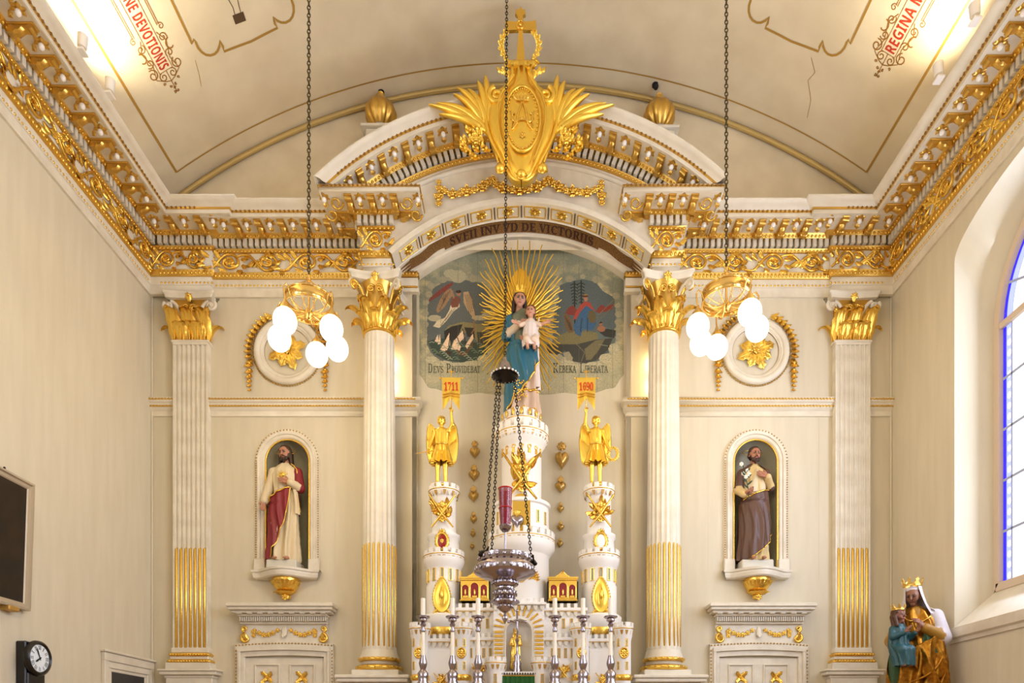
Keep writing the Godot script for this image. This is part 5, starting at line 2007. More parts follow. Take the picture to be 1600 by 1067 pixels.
func altar() -> void:
	var s: Shape
	# central keep
	var C := Vector3(0.0, 0.34, 0.42)
	var yk := func(py: float) -> float: return 1.6 + (1165.0 - py) * 0.008255 - 0.34
	var t := thing("castle_keep", "tall white castle tower with gilded ornament carrying the blue-robed statue", "altar tower", C)
	s = Shape.new()
	var P := PackedVector2Array()
	for d in [[0.355, 1270], [0.355, 874], [0.37, 872], [0.405, 866], [0.43, 860], [0.43, 846], [0.355, 845.9], [0.352, 799], [0.375, 797], [0.375, 792], [0.30, 791.9], [0.256, 791.8], [0.256, 708], [0.275, 704], [0.30, 699], [0.345, 691], [0.347, 683], [0.24, 682.9], [0.24, 661], [0.0, 660.9]]:
		P.append(Vector2(d[0], yk.call(d[1])))
	s.lathe(P, 48)
	part(t, "tower", s, M.white_paint)
	battlement(t, Vector3(0, yk.call(846), 0), 0.43, 24, 0.07)
	battlement(t, Vector3(0, yk.call(683), 0), 0.347, 18, 0.085)
	battlement(t, Vector3(0, yk.call(661), 0), 0.24, 12, 0.085, false)
	for k in 7:
		var a := (k - 3) * 0.42
		part(t, "gilded_shield", piece("top_shield", func(h: Shape) -> void:
			h.ball(Vector3.ZERO, Vector3(0.022, 0.04, 0.012), 8, 6)
			h.ball(Vector3(0, -0.035, 0), Vector3(0.012, 0.02, 0.01), 6, 5)), M.gold, around(a, 0.258, yk.call(656)))
		part(t, "gilded_keyhole", piece("keyhole", func(h: Shape) -> void:
			h.scroll(Vector3(0, 0.02, 0), 0.024, 0.02, 0, 1.0, 0.009, 12)
			h.prism(PackedVector2Array([Vector2(-0.012, 0.0), Vector2(0.012, 0.0), Vector2(0.018, -0.06), Vector2(-0.018, -0.06)]), 0.01)), M.gold, around(a * 0.95, 0.258, yk.call(712)))
	for y in [[878.0, 0.356], [838.0, 0.354], [790.0, 0.30]]:
		pass
	s = Shape.new()
	for i in 9:
		s.xf = Transform3D(Basis(Vector3(0, 0, 1), (i - 4) * 0.42), Vector3(0, yk.call(765), 0.25 - 0.012 * absf(i - 4)))
		s.leaf(0.46 - absf(i - 4) * 0.05, 0.11, 0.25, 4, 0.3, 8)
	s.xf = tf(Vector3(0, yk.call(755), 0.27))
	trophy_into(s, 1.9, 5, Vector3(0, yk.call(755), 0.27))
	part(t, "gilded_palmette", s, M.gold)
	# gilded arched panel with a silver heart
	s = Shape.new()
	var arch := PackedVector2Array([Vector2(-0.11, -0.36), Vector2(0.11, -0.36), Vector2(0.11, 0.0)])
	for i in 9:
		arch.append(Vector2(cos(PI * i / 8) * 0.11, sin(PI * i / 8) * 0.11))
	s.xf = tf(Vector3(0, yk.call(800), 0.338))
	s.prism(arch, 0.02)
	part(t, "gilded_panel", s, M.gold)
	for k in [-1.0, 1.0]:
		for j in 2:
			slit(t, around(k * (0.62 + 0.38 * j), 0.354, yk.call(818)), 0.035, 0.15)
	s = Shape.new()
	for k in [-1.0, 1.0]:
		for i in 5:
			s.xf = Transform3D(Basis(Vector3(0, 0, 1), -k * (0.7 + 0.22 * i)), Vector3(k * 0.09, yk.call(915), 0.35 - 0.02 * i))
			s.leaf(0.17, 0.05, 0.4, 2, 0.3, 5)
	s.xf = Transform3D.IDENTITY
	s.ball(Vector3(0, yk.call(912), 0.36), Vector3(0.06, 0.07, 0.03), 10, 8)
	part(t, "gilded_wings", s, M.gold)

	# two side towers
	for sg in [-1.0, 1.0]:
		t = thing("castle_tower", "slender white castle tower with gilded trim and %s oval jewel" % ("a red" if sg < 0 else "a white"), "altar tower", Vector3(sg * 0.99, 0.34, 0.5))
		var yt := func(py: float) -> float: return 1.6 + (1165.0 - py) * 0.00818 - 0.34
		s = Shape.new()
		P = PackedVector2Array()
		for d in [[0.225, 1250], [0.225, 985], [0.235, 983], [0.28, 976], [0.285, 966], [0.255, 963], [0.225, 962], [0.225, 918], [0.212, 916], [0.212, 894], [0.225, 890], [0.25, 884], [0.262, 878], [0.262, 870], [0.195, 869.9], [0.19, 846], [0.21, 843], [0.21, 838], [0.155, 837.9], [0.152, 782], [0.17, 778], [0.195, 773], [0.196, 768], [0.0, 767.9]]:
			P.append(Vector2(d[0], yt.call(d[1])))
		s.lathe(P, 40)
		part(t, "tower", s, M.white_paint)
		battlement(t, Vector3(0, yt.call(768), 0), 0.196, 12, 0.05)
		battlement(t, Vector3(0, yt.call(870), 0), 0.262, 16, 0.05)
		s = Shape.new()
		trophy(s, 1.35, 21 if sg < 0 else 34)
		part(t, "gilded_trophy", s, M.gold, tf(Vector3(0, yt.call(803), 0.15)))
		# oval jewel
		s = Shape.new()
		var rg := PackedVector3Array()
		for i in 25:
			rg.append(Vector3(cos(TAU * i / 24) * 0.07, sin(TAU * i / 24) * 0.10, 0.0))
		s.tube(rg, 0.02, 6, false)
		for i in 18:
			s.ball(Vector3(cos(TAU * i / 18) * 0.088, sin(TAU * i / 18) * 0.118, 0.0), Vector3.ONE * 0.012, 6, 4)
		for k in 5:
			s.xf = Transform3D(Basis(Vector3(0, 0, 1), (k - 2) * 0.5), Vector3(0, 0.10, 0))
			s.leaf(0.07, 0.03, 0.3, 2, 0.3, 4)
		s.xf = Transform3D.IDENTITY
		part(t, "jewel_frame", s, M.gold, tf(Vector3(0, yt.call(853), 0.205)))
		s = Shape.new()
		s.ball(Vector3.ZERO, Vector3(0.062, 0.09, 0.014), 16, 8)
		mat("ruby", Color(0.55, 0.05, 0.05), 0.25)
		part(t, "oval_jewel", s, M.ruby if sg < 0 else M.pearl, tf(Vector3(0, yt.call(853), 0.208)), "red oval" if sg < 0 else "white oval")
		if sg < 0:
			s = Shape.new()
			s.flower(Vector3.ZERO, 0.03, 6, 0.4)
			part(t, "jewel_flower", s, M.gold, tf(Vector3(0, yt.call(853), 0.22)))
		for k in 7:
			slit(t, around((k - 3) * 0.5, 0.215, yt.call(903)), 0.04, 0.15)
		# gilded mandorla
		s = Shape.new()
		var rows := []
		for j in 6:
			var u := j / 5.0
			var row := PackedVector3Array()
			for i in 32:
				var a := TAU * i / 32
				row.append(Vector3(cos(a) * 0.105 * u * (1.0 - 0.18 * maxf(0, sin(a))), (sin(a) * 0.2 + 0.03 * pow(maxf(0, sin(a)), 6)) * u, 0.03 * (1 - u * u) + (0.02 if j == 5 else 0.0)))
			rows.append(row)
		s.grid(rows, true)
		for i in 36:
			var a := TAU * i / 36
			s.ball(Vector3(cos(a) * 0.115 * (1.0 - 0.18 * maxf(0, sin(a))), sin(a) * 0.21 + 0.03 * pow(maxf(0, sin(a)), 6), 0.0), Vector3(0.012, 0.014, 0.012), 6, 4)
		s.tube(PackedVector3Array([Vector3(-0.03, -0.1, 0.03), Vector3(-0.04, 0.0, 0.04), Vector3(0, 0.13, 0.03), Vector3(0.04, 0.0, 0.04), Vector3(0.03, -0.1, 0.03)]), 0.01, 5)
		s.ball(Vector3(0, 0.02, 0.04), Vector3(0.025, 0.06, 0.02), 8, 6)
		for k in [-1.0, 1.0]:
			s.scroll(Vector3(k * 0.06, -0.22, 0.01), 0.05, 0.012, PI / 2, -k * 1.3, 0.014, 16)
		part(t, "gilded_mandorla", s, M.bright_gold, tf(Vector3(0, yt.call(938), 0.228)))
		s = Shape.new()
		s.lathe(PackedVector2Array([Vector2(0.228, yt.call(996)), Vector2(0.236, yt.call(993)), Vector2(0.236, yt.call(985)), Vector2(0.228, yt.call(982))]), 40)
		part(t, "gilded_band", s, M.gold)

	# curtain walls, turrets and gate
	t = thing("altar_retable", "low white castle wall with turrets and arched gate at the foot of the towers", "altar", Vector3(0, 0.34, 0.7))
	var yr := func(py: float, z: float) -> float: return 1.6 + (1165.0 - py) * (9.17 - z) / 1060.0 - 0.34
	var wall := func(x0: float, x1: float, py: float, z: float, dz: float, slits: Array) -> void:
		var top: float = yr.call(py, z)
		var q := Shape.new()
		q.box(Vector3((x0 + x1) / 2, top / 2, z - dz / 2 - 0.7), Vector3(x1 - x0, top, dz))
		q.box(Vector3((x0 + x1) / 2, top - 0.02, z - dz / 2 - 0.7 + 0.015), Vector3(x1 - x0 + 0.03, 0.04, dz + 0.05), 0.006)
		part(t, "curtain_wall", q, M.white_paint)
		var n := int((x1 - x0) / 0.075)
		for i in n:
			var x := lerpf(x0, x1, (i + 0.5) / n)
			part(t, "merlon", merlon_mesh(0.042, 0.05, 0.03), M.white_paint, tf(Vector3(x, top, z - 0.7 + 0.01)))
			var m := piece("wall_corbel", func(h: Shape) -> void:
				h.prism(PackedVector2Array([Vector2(-0.028, 0.03), Vector2(0.028, 0.03), Vector2(0.016, -0.01), Vector2(0, -0.035), Vector2(-0.016, -0.01)]), 0.02, -0.02))
			part(t, "corbel", m, M.cream_paint, tf(Vector3(x, top - 0.075, z - 0.7 + 0.005)))
		var g := Shape.new()
		g.box(Vector3((x0 + x1) / 2, top - 0.043, z - 0.7 + 0.02), Vector3(x1 - x0, 0.01, 0.02), 0.003)
		part(t, "gilt_line", g, M.gold)
		for sl in slits:
			slit(t, tf(Vector3(sl, top - 0.19, z - 0.7 + 0.003)), 0.03, 0.11)
	for sg in [-1.0, 1.0]:
		var xs := func(a: float, b: float) -> Array: return [minf(sg * a, sg * b), maxf(sg * a, sg * b)]
		var r: Array = xs.call(0.28, 0.80)
		wall.call(r[0], r[1], 950, 0.78, 0.5, [sg * 0.42, sg * 0.52, sg * 0.62, sg * 0.72])
		r = xs.call(0.28, 0.66)
		wall.call(r[0], r[1], 996, 0.86, 0.3, [sg * 0.38, sg * 0.46, sg * 0.54, sg * 0.62])
		r = xs.call(0.80, 1.18)
		wall.call(r[0], r[1], 998, 0.84, 0.4, [])
		s = Shape.new()
		s.box(Vector3(sg * 0.99, yr.call(1042, 0.85), 0.15), Vector3(0.32, 0.42, 0.02), 0.004)
		part(t, "trophy_panel", s, M.white_paint)
		s = Shape.new()
		trophy(s, 1.05, 77)
		trophy_into(s, 0.7, 78, Vector3(0, -0.18, 0))
		part(t, "gilded_trophy", s, M.gold, tf(Vector3(sg * 0.99, yr.call(1040, 0.86), 0.165)))
		# gilded crossed leaves low on the wall
		s = Shape.new()
		trophy(s, 0.7, 55)
		part(t, "gilded_trophy", s, M.gold, tf(Vector3(sg * 0.52, yr.call(1048, 0.87), 0.17)))
		for x in [0.725, 1.24]:
			var cx: float = sg * x
			var c := Vector3(cx, 0, 0.17)
			s = Shape.new()
			P = PackedVector2Array()
			for d in [[0.1, 1250], [0.1, 1062], [0.1, 1002], [0.108, 998], [0.128, 988], [0.13, 981], [0.0, 980.9]]:
				P.append(Vector2(d[0], yr.call(d[1], 0.87)))
			s.lathe(P, 24, c)
			part(t, "turret", s, M.white_paint)
			battlement(t, c + Vector3(0, yr.call(981, 0.87), 0), 0.13, 8, 0.05)
			for a in [-0.7, 0.35]:
				slit(t, Transform3D(Basis.IDENTITY, c) * around(a, 0.1, yr.call(1004, 0.95)), 0.026, 0.09)
				slit(t, Transform3D(Basis.IDENTITY, c) * around(a, 0.1, yr.call(1040, 0.95)), 0.026, 0.09)
			s = Shape.new()
			s.flower(Vector3.ZERO, 0.05, 8, 0.4)
			var rg := PackedVector3Array()
			for i in 17:
				rg.append(Vector3(cos(TAU * i / 16) * 0.05, sin(TAU * i / 16) * 0.06, 0.0))
			s.tube(rg, 0.012, 6, false)
			part(t, "turret_rosette", s, M.gold, tf(c + Vector3(0, yr.call(1020, 0.97), 0.105)))
			s = Shape.new()
			s.lathe(PackedVector2Array([Vector2(0.1, yr.call(1064, 0.9)), Vector2(0.115, yr.call(1062, 0.9)), Vector2(0.115, yr.call(1056, 0.9)), Vector2(0.1, yr.call(1054, 0.9))]), 24, c)
			part(t, "gilded_foot", s, M.gold)
		# squat turrets before the gate
		var c2 := Vector3(sg * 0.275 - 0.03, 0, 0.42)
		s = Shape.new()
		P = PackedVector2Array()
		for d in [[0.10, 1250], [0.10, 1052], [0.112, 1047], [0.128, 1040], [0.13, 1034], [0.0, 1033.9]]:
			P.append(Vector2(d[0], yr.call(d[1], 1.12)))
		s.lathe(P, 24, c2)
		part(t, "turret", s, M.white_paint)
		battlement(t, c2 + Vector3(0, yr.call(1034, 1.12), 0), 0.13, 9, 0.045)
		slit(t, Transform3D(Basis.IDENTITY, c2) * around(0.0, 0.1, yr.call(1060, 1.2)), 0.03, 0.1)
	# gate block with an arched opening
	var zf := 0.98
	s = Shape.new()
	var gx := 0.305
	var gt: float = yr.call(945, zf)
	s.xf = tf(Vector3(-0.03, 0, zf - 0.7))
	var sp: float = yr.call(990, zf)
	arched_face(s, -gx, gx, 0.0, gt, 0.0, 0.155, sp, 0.17, yr.call(1048, zf))
	s.grid([outline(0, 0.155, sp, 0.17, yr.call(1048, zf), 0.0), outline(0, 0.155, sp, 0.17, yr.call(1048, zf), -0.12)])
	s.flat()
	s.quad(Vector3(-0.2, yr.call(1048, zf), -0.12), Vector3(0.2, yr.call(1048, zf), -0.12), Vector3(0.2, sp + 0.2, -0.12), Vector3(-0.2, sp + 0.2, -0.12))
	for e in [-1.0, 1.0]:
		s.box(Vector3(e * (gx - 0.01), gt / 2, -0.13), Vector3(0.02, gt, 0.25))
	s.box(Vector3(0, gt + 0.01, -0.1), Vector3(gx * 2 + 0.05, 0.03, 0.3), 0.005)
	part(t, "gate_block", s, M.white_paint)
	for i in 8:
		part(t, "merlon", merlon_mesh(0.045, 0.05, 0.03), M.white_paint, tf(Vector3(-0.03 + lerpf(-0.28, 0.28, i / 7.0), gt + 0.02, zf - 0.68)))
		part(t, "corbel", pieces["wall_corbel"], M.cream_paint, tf(Vector3(-0.03 + lerpf(-0.28, 0.28, i / 7.0), gt - 0.04, zf - 0.69)))
	s = Shape.new()
	s.tube(outline(0, 0.165, sp, 0.18, yr.call(1048, zf), 0.01), 0.012, 6)
	part(t, "gate_moulding", s, M.cream_paint, tf(Vector3(-0.03, 0, zf - 0.7)))
	for e in [-1.0, 1.0]:
		for i in 10:
			part(t, "gilded_quoin", piece("quoin", func(h: Shape) -> void: h.box(Vector3.ZERO, Vector3(0.105, 0.03, 0.016), 0.004)), M.gold, tf(Vector3(-0.03 + e * 0.245, sp - 0.43 + i * 0.05, zf - 0.692)))
	for i in 11:
		var a := PI * (i + 0.5) / 11.0
		part(t, "gilded_voussoir", piece("voussoir", func(h: Shape) -> void: h.box(Vector3(0.06, 0, 0), Vector3(0.12, 0.022, 0.016), 0.004)), M.gold, Transform3D(Basis(Vector3(0, 0, 1), a), Vector3(-0.03 + cos(a) * 0.185, sp + 0.06 + sin(a) * 0.16, zf - 0.692)))
	# tabernacle cornice with its veil
	s = Shape.new()
	var tb: float = yr.call(1052, 1.15)
	s.box(Vector3(-0.03, tb / 2 - 0.1, 0.36), Vector3(0.46, tb - 0.2, 0.16))
	s.box(Vector3(-0.03, tb, 0.40), Vector3(0.44, 0.035, 0.14), 0.006)
	part(t, "tabernacle", s, M.white_paint)
	for i in 14:
		part(t, "tabernacle_bead", piece("tab_bead", func(h: Shape) -> void: h.ball(Vector3.ZERO, Vector3(0.011, 0.012, 0.011), 6, 5)), M.dark_metal, tf(Vector3(-0.03 + lerpf(-0.2, 0.2, i / 13.0), tb - 0.005, 0.475)))
	var veil := thing("tabernacle_veil", "green cloth veil hanging below the arched gate of the altar", "veil", Vector3(-0.03, 0.34 + tb - 0.62, 1.17))
	s = Shape.new()
	var rows2 := []
	for j in 9:
		var row := PackedVector3Array()
		for i in 49:
			var u := i / 48.0
			row.append(Vector3(lerpf(-0.21, 0.21, u), lerpf(0.585, 0.0, j / 8.0), 0.014 * sin(u * 46.0) * (0.5 + j / 12.0)))
		rows2.append(row)
	s.grid(rows2)
	mat("green_cloth", Color(0.1, 0.33, 0.08), 0.8)
	part(veil, "cloth", s, M.green_cloth)
	s = Shape.new()
	s.tube(PackedVector3Array([Vector3(-0.22, 0.59, 0), Vector3(0.22, 0.59, 0)]), 0.006, 6)
	part(veil, "rod", s, M.gold)
	# small gilded madonna in the gate
	reliquaries()
	hearts()
	candles()
	crucifix(0.34 + tb + 0.018)


func trophy_into(s: Shape, k: float, sd: int, at: Vector3) -> void:
	var q := Shape.new()
	trophy(q, k, sd)
	s.st.append_from(q.mesh(), 0, Transform3D(Basis.IDENTITY, at))
	s.xf = Transform3D.IDENTITY


func reliquaries() -> void:
	mat("red_velvet", Color(0.5, 0.05, 0.06), 0.6)
	for sg in [-1.0, 1.0]:
		var b := wp(742.0 if sg < 0 else 879.0, 941, 0.68)
		var t := thing("reliquary", "gilded gabled reliquary with three red arched windows beside %s" % ("the red-jewelled tower" if sg < 0 else "the white-jewelled tower"), "reliquary", b, 0, "reliquaries on the altar")
		var s := Shape.new()
		s.box(Vector3(0, 0.13, 0), Vector3(0.35, 0.26, 0.13), 0.006)
		s.box(Vector3(0, 0.01, 0.0), Vector3(0.37, 0.02, 0.16), 0.006)
		s.box(Vector3(0, 0.27, 0.0), Vector3(0.37, 0.025, 0.16), 0.006)
		s.prism(PackedVector2Array([Vector2(-0.19, 0.28), Vector2(0.19, 0.28), Vector2(0.19, 0.30), Vector2(0.08, 0.30), Vector2(0.0, 0.345), Vector2(-0.08, 0.30), Vector2(-0.19, 0.30)]), 0.085, -0.06)
		for k in 7:
			s.xf = Transform3D(Basis(Vector3(0, 0, 1), (k - 3) * 0.35), Vector3((k - 3) * 0.03, 0.30, 0.02))
			s.leaf(0.11 - absf(k - 3) * 0.012, 0.045, 0.3, 2, 0.3, 5)
		s.xf = Transform3D.IDENTITY
		part(t, "casket", s, M.gold)
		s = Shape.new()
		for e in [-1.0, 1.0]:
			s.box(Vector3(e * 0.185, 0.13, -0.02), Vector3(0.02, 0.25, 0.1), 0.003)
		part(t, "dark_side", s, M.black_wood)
		for k in 3:
			var w := 0.04 if k != 1 else 0.048
			var top := 0.2 if k != 1 else 0.225
			var p := PackedVector2Array([Vector2(-w, 0.05), Vector2(w, 0.05), Vector2(w, top - w)])
			for i in 7:
				p.append(Vector2(cos(PI * i / 6) * w, top - w + sin(PI * i / 6) * w))
			s = Shape.new()
			s.prism(p, 0.07)
			part(t, "red_window", s, M.red_velvet, tf(Vector3((k - 1) * 0.115, 0.0, 0.0)))
			s = Shape.new()
			var path := PackedVector3Array([Vector3(-w - 0.006, 0.04, 0.07)])
			for i in 9:
				path.append(Vector3(-cos(PI * i / 8) * (w + 0.006), top - w + sin(PI * i / 8) * (w + 0.006), 0.07))
			path.append(Vector3(w + 0.006, 0.04, 0.07))
			s.tube(path, 0.008, 5)
			s.ball(Vector3(0, 0.11, 0.074), Vector3(0.012, 0.04, 0.006), 6, 5)
			s.box(Vector3(0, 0.055, 0.074), Vector3(0.06, 0.03, 0.008), 0.003)
			part(t, "window_frame", s, M.gold, tf(Vector3((k - 1) * 0.115, 0.0, 0.0)))


func heart_outline(w: float, h: float) -> PackedVector2Array:
	var p := PackedVector2Array()
	for i in 28:
		var a := TAU * i / 28
		p.append(Vector2(pow(sin(a), 3) * w / 2, (13 * cos(a) - 5 * cos(2 * a) - 2 * cos(3 * a) - cos(4 * a)) / 29.0 * h + 0.06 * h))
	return p


func heart_shape(s: Shape, w: float, h: float, d: float) -> void:
	var o := heart_outline(w, h)
	var rows := []
	for j in 7:
		var u := j / 6.0
		var row := PackedVector3Array()
		for q in o:
			row.append(Vector3(q.x * u, q.y * u, d * sqrt(maxf(0.0, 1.0 - u * u))))
		rows.append(row)
	s.grid(rows, true)


func hearts() -> void:
	mat("heart_gold", Color(0.80, 0.66, 0.38), 0.32, 0.9)
	var words := ["topmost", "second", "third", "fourth", "fifth", "lowest"]
	var lists := [[[742, 703, 16, 28], [741, 739, 17, 27], [740, 772, 16, 27], [740, 809, 11, 20], [739, 833, 8, 14], [738, 853, 7, 12]], [[878, 712, 21, 45], [876, 757, 17, 27], [876, 793, 11, 17], [876, 822, 11, 17], [875, 848, 10, 16]]]
	for side in 2:
		for i in lists[side].size():
			var d: Array = lists[side][i]
			var w: String = words[i] if i < lists[side].size() - 1 else "lowest"
			var big := "large pale " if side == 1 and i == 0 else "small "
			var p := wp(d[0], d[1], -0.11)
			var k := (9.17 + 0.11) / 1060.0
			var t := thing("votive_heart", "%sgilded votive heart, %s in the column beside the %s" % [big, w, "red-jewelled tower" if side == 0 else "white-jewelled tower"], "votive heart", p, 0, "votive hearts on the wall")
			var hw: float = d[2] * k
			var hh: float = d[3] * k
			var s := Shape.new()
			heart_shape(s, hw, hh * 0.66, 0.05 * hw / 0.14 + 0.015)
			part(t, "heart", s, M.heart_gold, tf(Vector3(0, -hh * 0.17, 0)))
			s = Shape.new()
			if i == 0:
				s.flower(Vector3(0, hh * 0.33, 0.0), hw * 0.34, 8, 0.5)
				s.ball(Vector3(0, hh * 0.33, 0.0), Vector3(hw * 0.28, hw * 0.28, 0.02), 10, 6)
			else:
				for e in 5:
					s.xf = Transform3D(Basis(Vector3(0, 0, 1), (e - 2) * 0.32), Vector3(0, hh * 0.10, 0.01))
					s.leaf(hh * 0.42 - absf(e - 2) * hh * 0.06, hw * 0.3, 0.2, 1, 0.4, 5)
				s.xf = Transform3D.IDENTITY
			part(t, "flame", s, M.heart_gold)
	# silver heart on the keep
	var t := thing("silver_heart", "silver heart on the gilded arched panel of the central tower", "heart", wp(808, 815, 0.83))
	var s := Shape.new()
	heart_shape(s, 0.17, 0.18, 0.05)
	part(t, "heart", s, M.silver)
	s = Shape.new()
	for e in 5:
		s.xf = Transform3D(Basis(Vector3(0, 0, 1), (e - 2) * 0.3), Vector3(0, 0.06, 0.0))
		s.leaf(0.09, 0.03, 0.2, 1, 0.4, 5)
	part(t, "flame", s, M.gold)


func candles() -> void:
	mat("wax", Color(0.93, 0.9, 0.83), 0.45)
	M.wax.subsurf_scatter_enabled = true
	M.wax.subsurf_scatter_strength = 0.15
	var spots := [661.0, 707.0, 747.0, 867.0, 911.0, 954.0]
	var where := ["at the outer end, under the red-jewelled tower", "between two others under the red-jewelled tower", "nearest the gate, beside the red-jewelled side", "nearest the gate, beside the white-jewelled side", "between two others under the white-jewelled tower", "at the outer end, under the white-jewelled tower"]
	for i in 6:
		var b := wp(spots[i], 1120, 1.3)
		var k := 7.87 / 1060.0
		var y := func(py: float) -> float: return (1120.0 - py) * k
		var t := thing("altar_candlestick", "tall silver candlestick with white shaft %s" % where[i], "candlestick", b, 0, "altar candlesticks")
		var s := Shape.new()
		s.lathe(PackedVector2Array([Vector2(0.0, 0.0), Vector2(0.09, 0.0), Vector2(0.09, 0.03), Vector2(0.07, 0.08), Vector2(0.05, 0.2), Vector2(0.075, 0.27), Vector2(0.08, y.call(1070)), Vector2(0.055, y.call(1064)), Vector2(0.06, y.call(1058)), Vector2(0.065, y.call(1052)), Vector2(0.03, y.call(1046)), Vector2(0.045, y.call(1040)), Vector2(0.05, y.call(1036)), Vector2(0.03, y.call(1026)), Vector2(0.028, y.call(1024))]), 20)
		part(t, "foot", s, M.silver)
		s = Shape.new()
		s.lathe(PackedVector2Array([Vector2(0.026, y.call(1025)), Vector2(0.021, y.call(986))]), 16)
		part(t, "white_shaft", s, M.wax)
		s = Shape.new()
		s.lathe(PackedVector2Array([Vector2(0.021, y.call(988)), Vector2(0.03, y.call(985)), Vector2(0.018, y.call(981)), Vector2(0.034, y.call(976)), Vector2(0.02, y.call(973)), Vector2(0.05, y.call(970)), Vector2(0.045, y.call(967)), Vector2(0.078, y.call(965)), Vector2(0.08, y.call(963)), Vector2(0.026, y.call(963.5)), Vector2(0.026, y.call(961)), Vector2(0.0, y.call(961))]), 20)
		part(t, "drip_pan", s, M.silver)
		var c := thing("candle", "short white candle on the candlestick %s" % where[i], "candle", b + Vector3(0, y.call(961), 0), 0, "altar candles")
		s = Shape.new()
		s.lathe(PackedVector2Array([Vector2(0.028, 0.0), Vector2(0.026, y.call(935) - y.call(961)), Vector2(0.02, y.call(934.4) - y.call(961)), Vector2(0.0, y.call(935) - y.call(961))]), 16)
		part(c, "wax", s, M.wax)
		s = Shape.new()
		s.tube(PackedVector3Array([Vector3(0, 0.2, 0), Vector3(0.001, 0.215, 0)]), 0.002, 5)
		part(c, "wick", s, M.black_wood)


func crucifix(y: float) -> void:
	var b := Vector3(-0.05, y, 1.11)
	var t := thing("altar_crucifix", "slim silver crucifix standing before the arched gate of the altar", "crucifix", b)
	var s := Shape.new()
	s.lathe(PackedVector2Array([Vector2(0, 0.0), Vector2(0.06, 0.0), Vector2(0.06, 0.02), Vector2(0.045, 0.06), Vector2(0.055, 0.1), Vector2(0.03, 0.15), Vector2(0.04, 0.19), Vector2(0.016, 0.23), Vector2(0.014, 0.36), Vector2(0.03, 0.38), Vector2(0.014, 0.40)]), 16)
	part(t, "foot", s, M.silver)
	s = Shape.new()
	s.box(Vector3(0, 0.55, 0), Vector3(0.022, 0.36, 0.014), 0.003)
	s.box(Vector3(0, 0.60, 0), Vector3(0.20, 0.022, 0.014), 0.003)
	for p in [Vector3(0, 0.73, 0), Vector3(-0.1, 0.60, 0), Vector3(0.1, 0.60, 0)]:
		s.ball(p, Vector3(0.02, 0.02, 0.012), 8, 6)
	part(t, "cross", s, M.silver)
	s = Shape.new()
	s.tube(PackedVector3Array([Vector3(-0.085, 0.615, 0.014), Vector3(0, 0.585, 0.018), Vector3(0.085, 0.615, 0.014)]), [0.006, 0.012, 0.006], 6)
	s.tube(PackedVector3Array([Vector3(0, 0.60, 0.018), Vector3(0, 0.54, 0.022), Vector3(0.008, 0.49, 0.026), Vector3(0, 0.43, 0.016)]), [0.016, 0.014, 0.012, 0.006], 6)
	s.ball(Vector3(0.004, 0.622, 0.024), Vector3(0.013, 0.017, 0.014), 8, 6)
	part(t, "figure", s, M.silver)


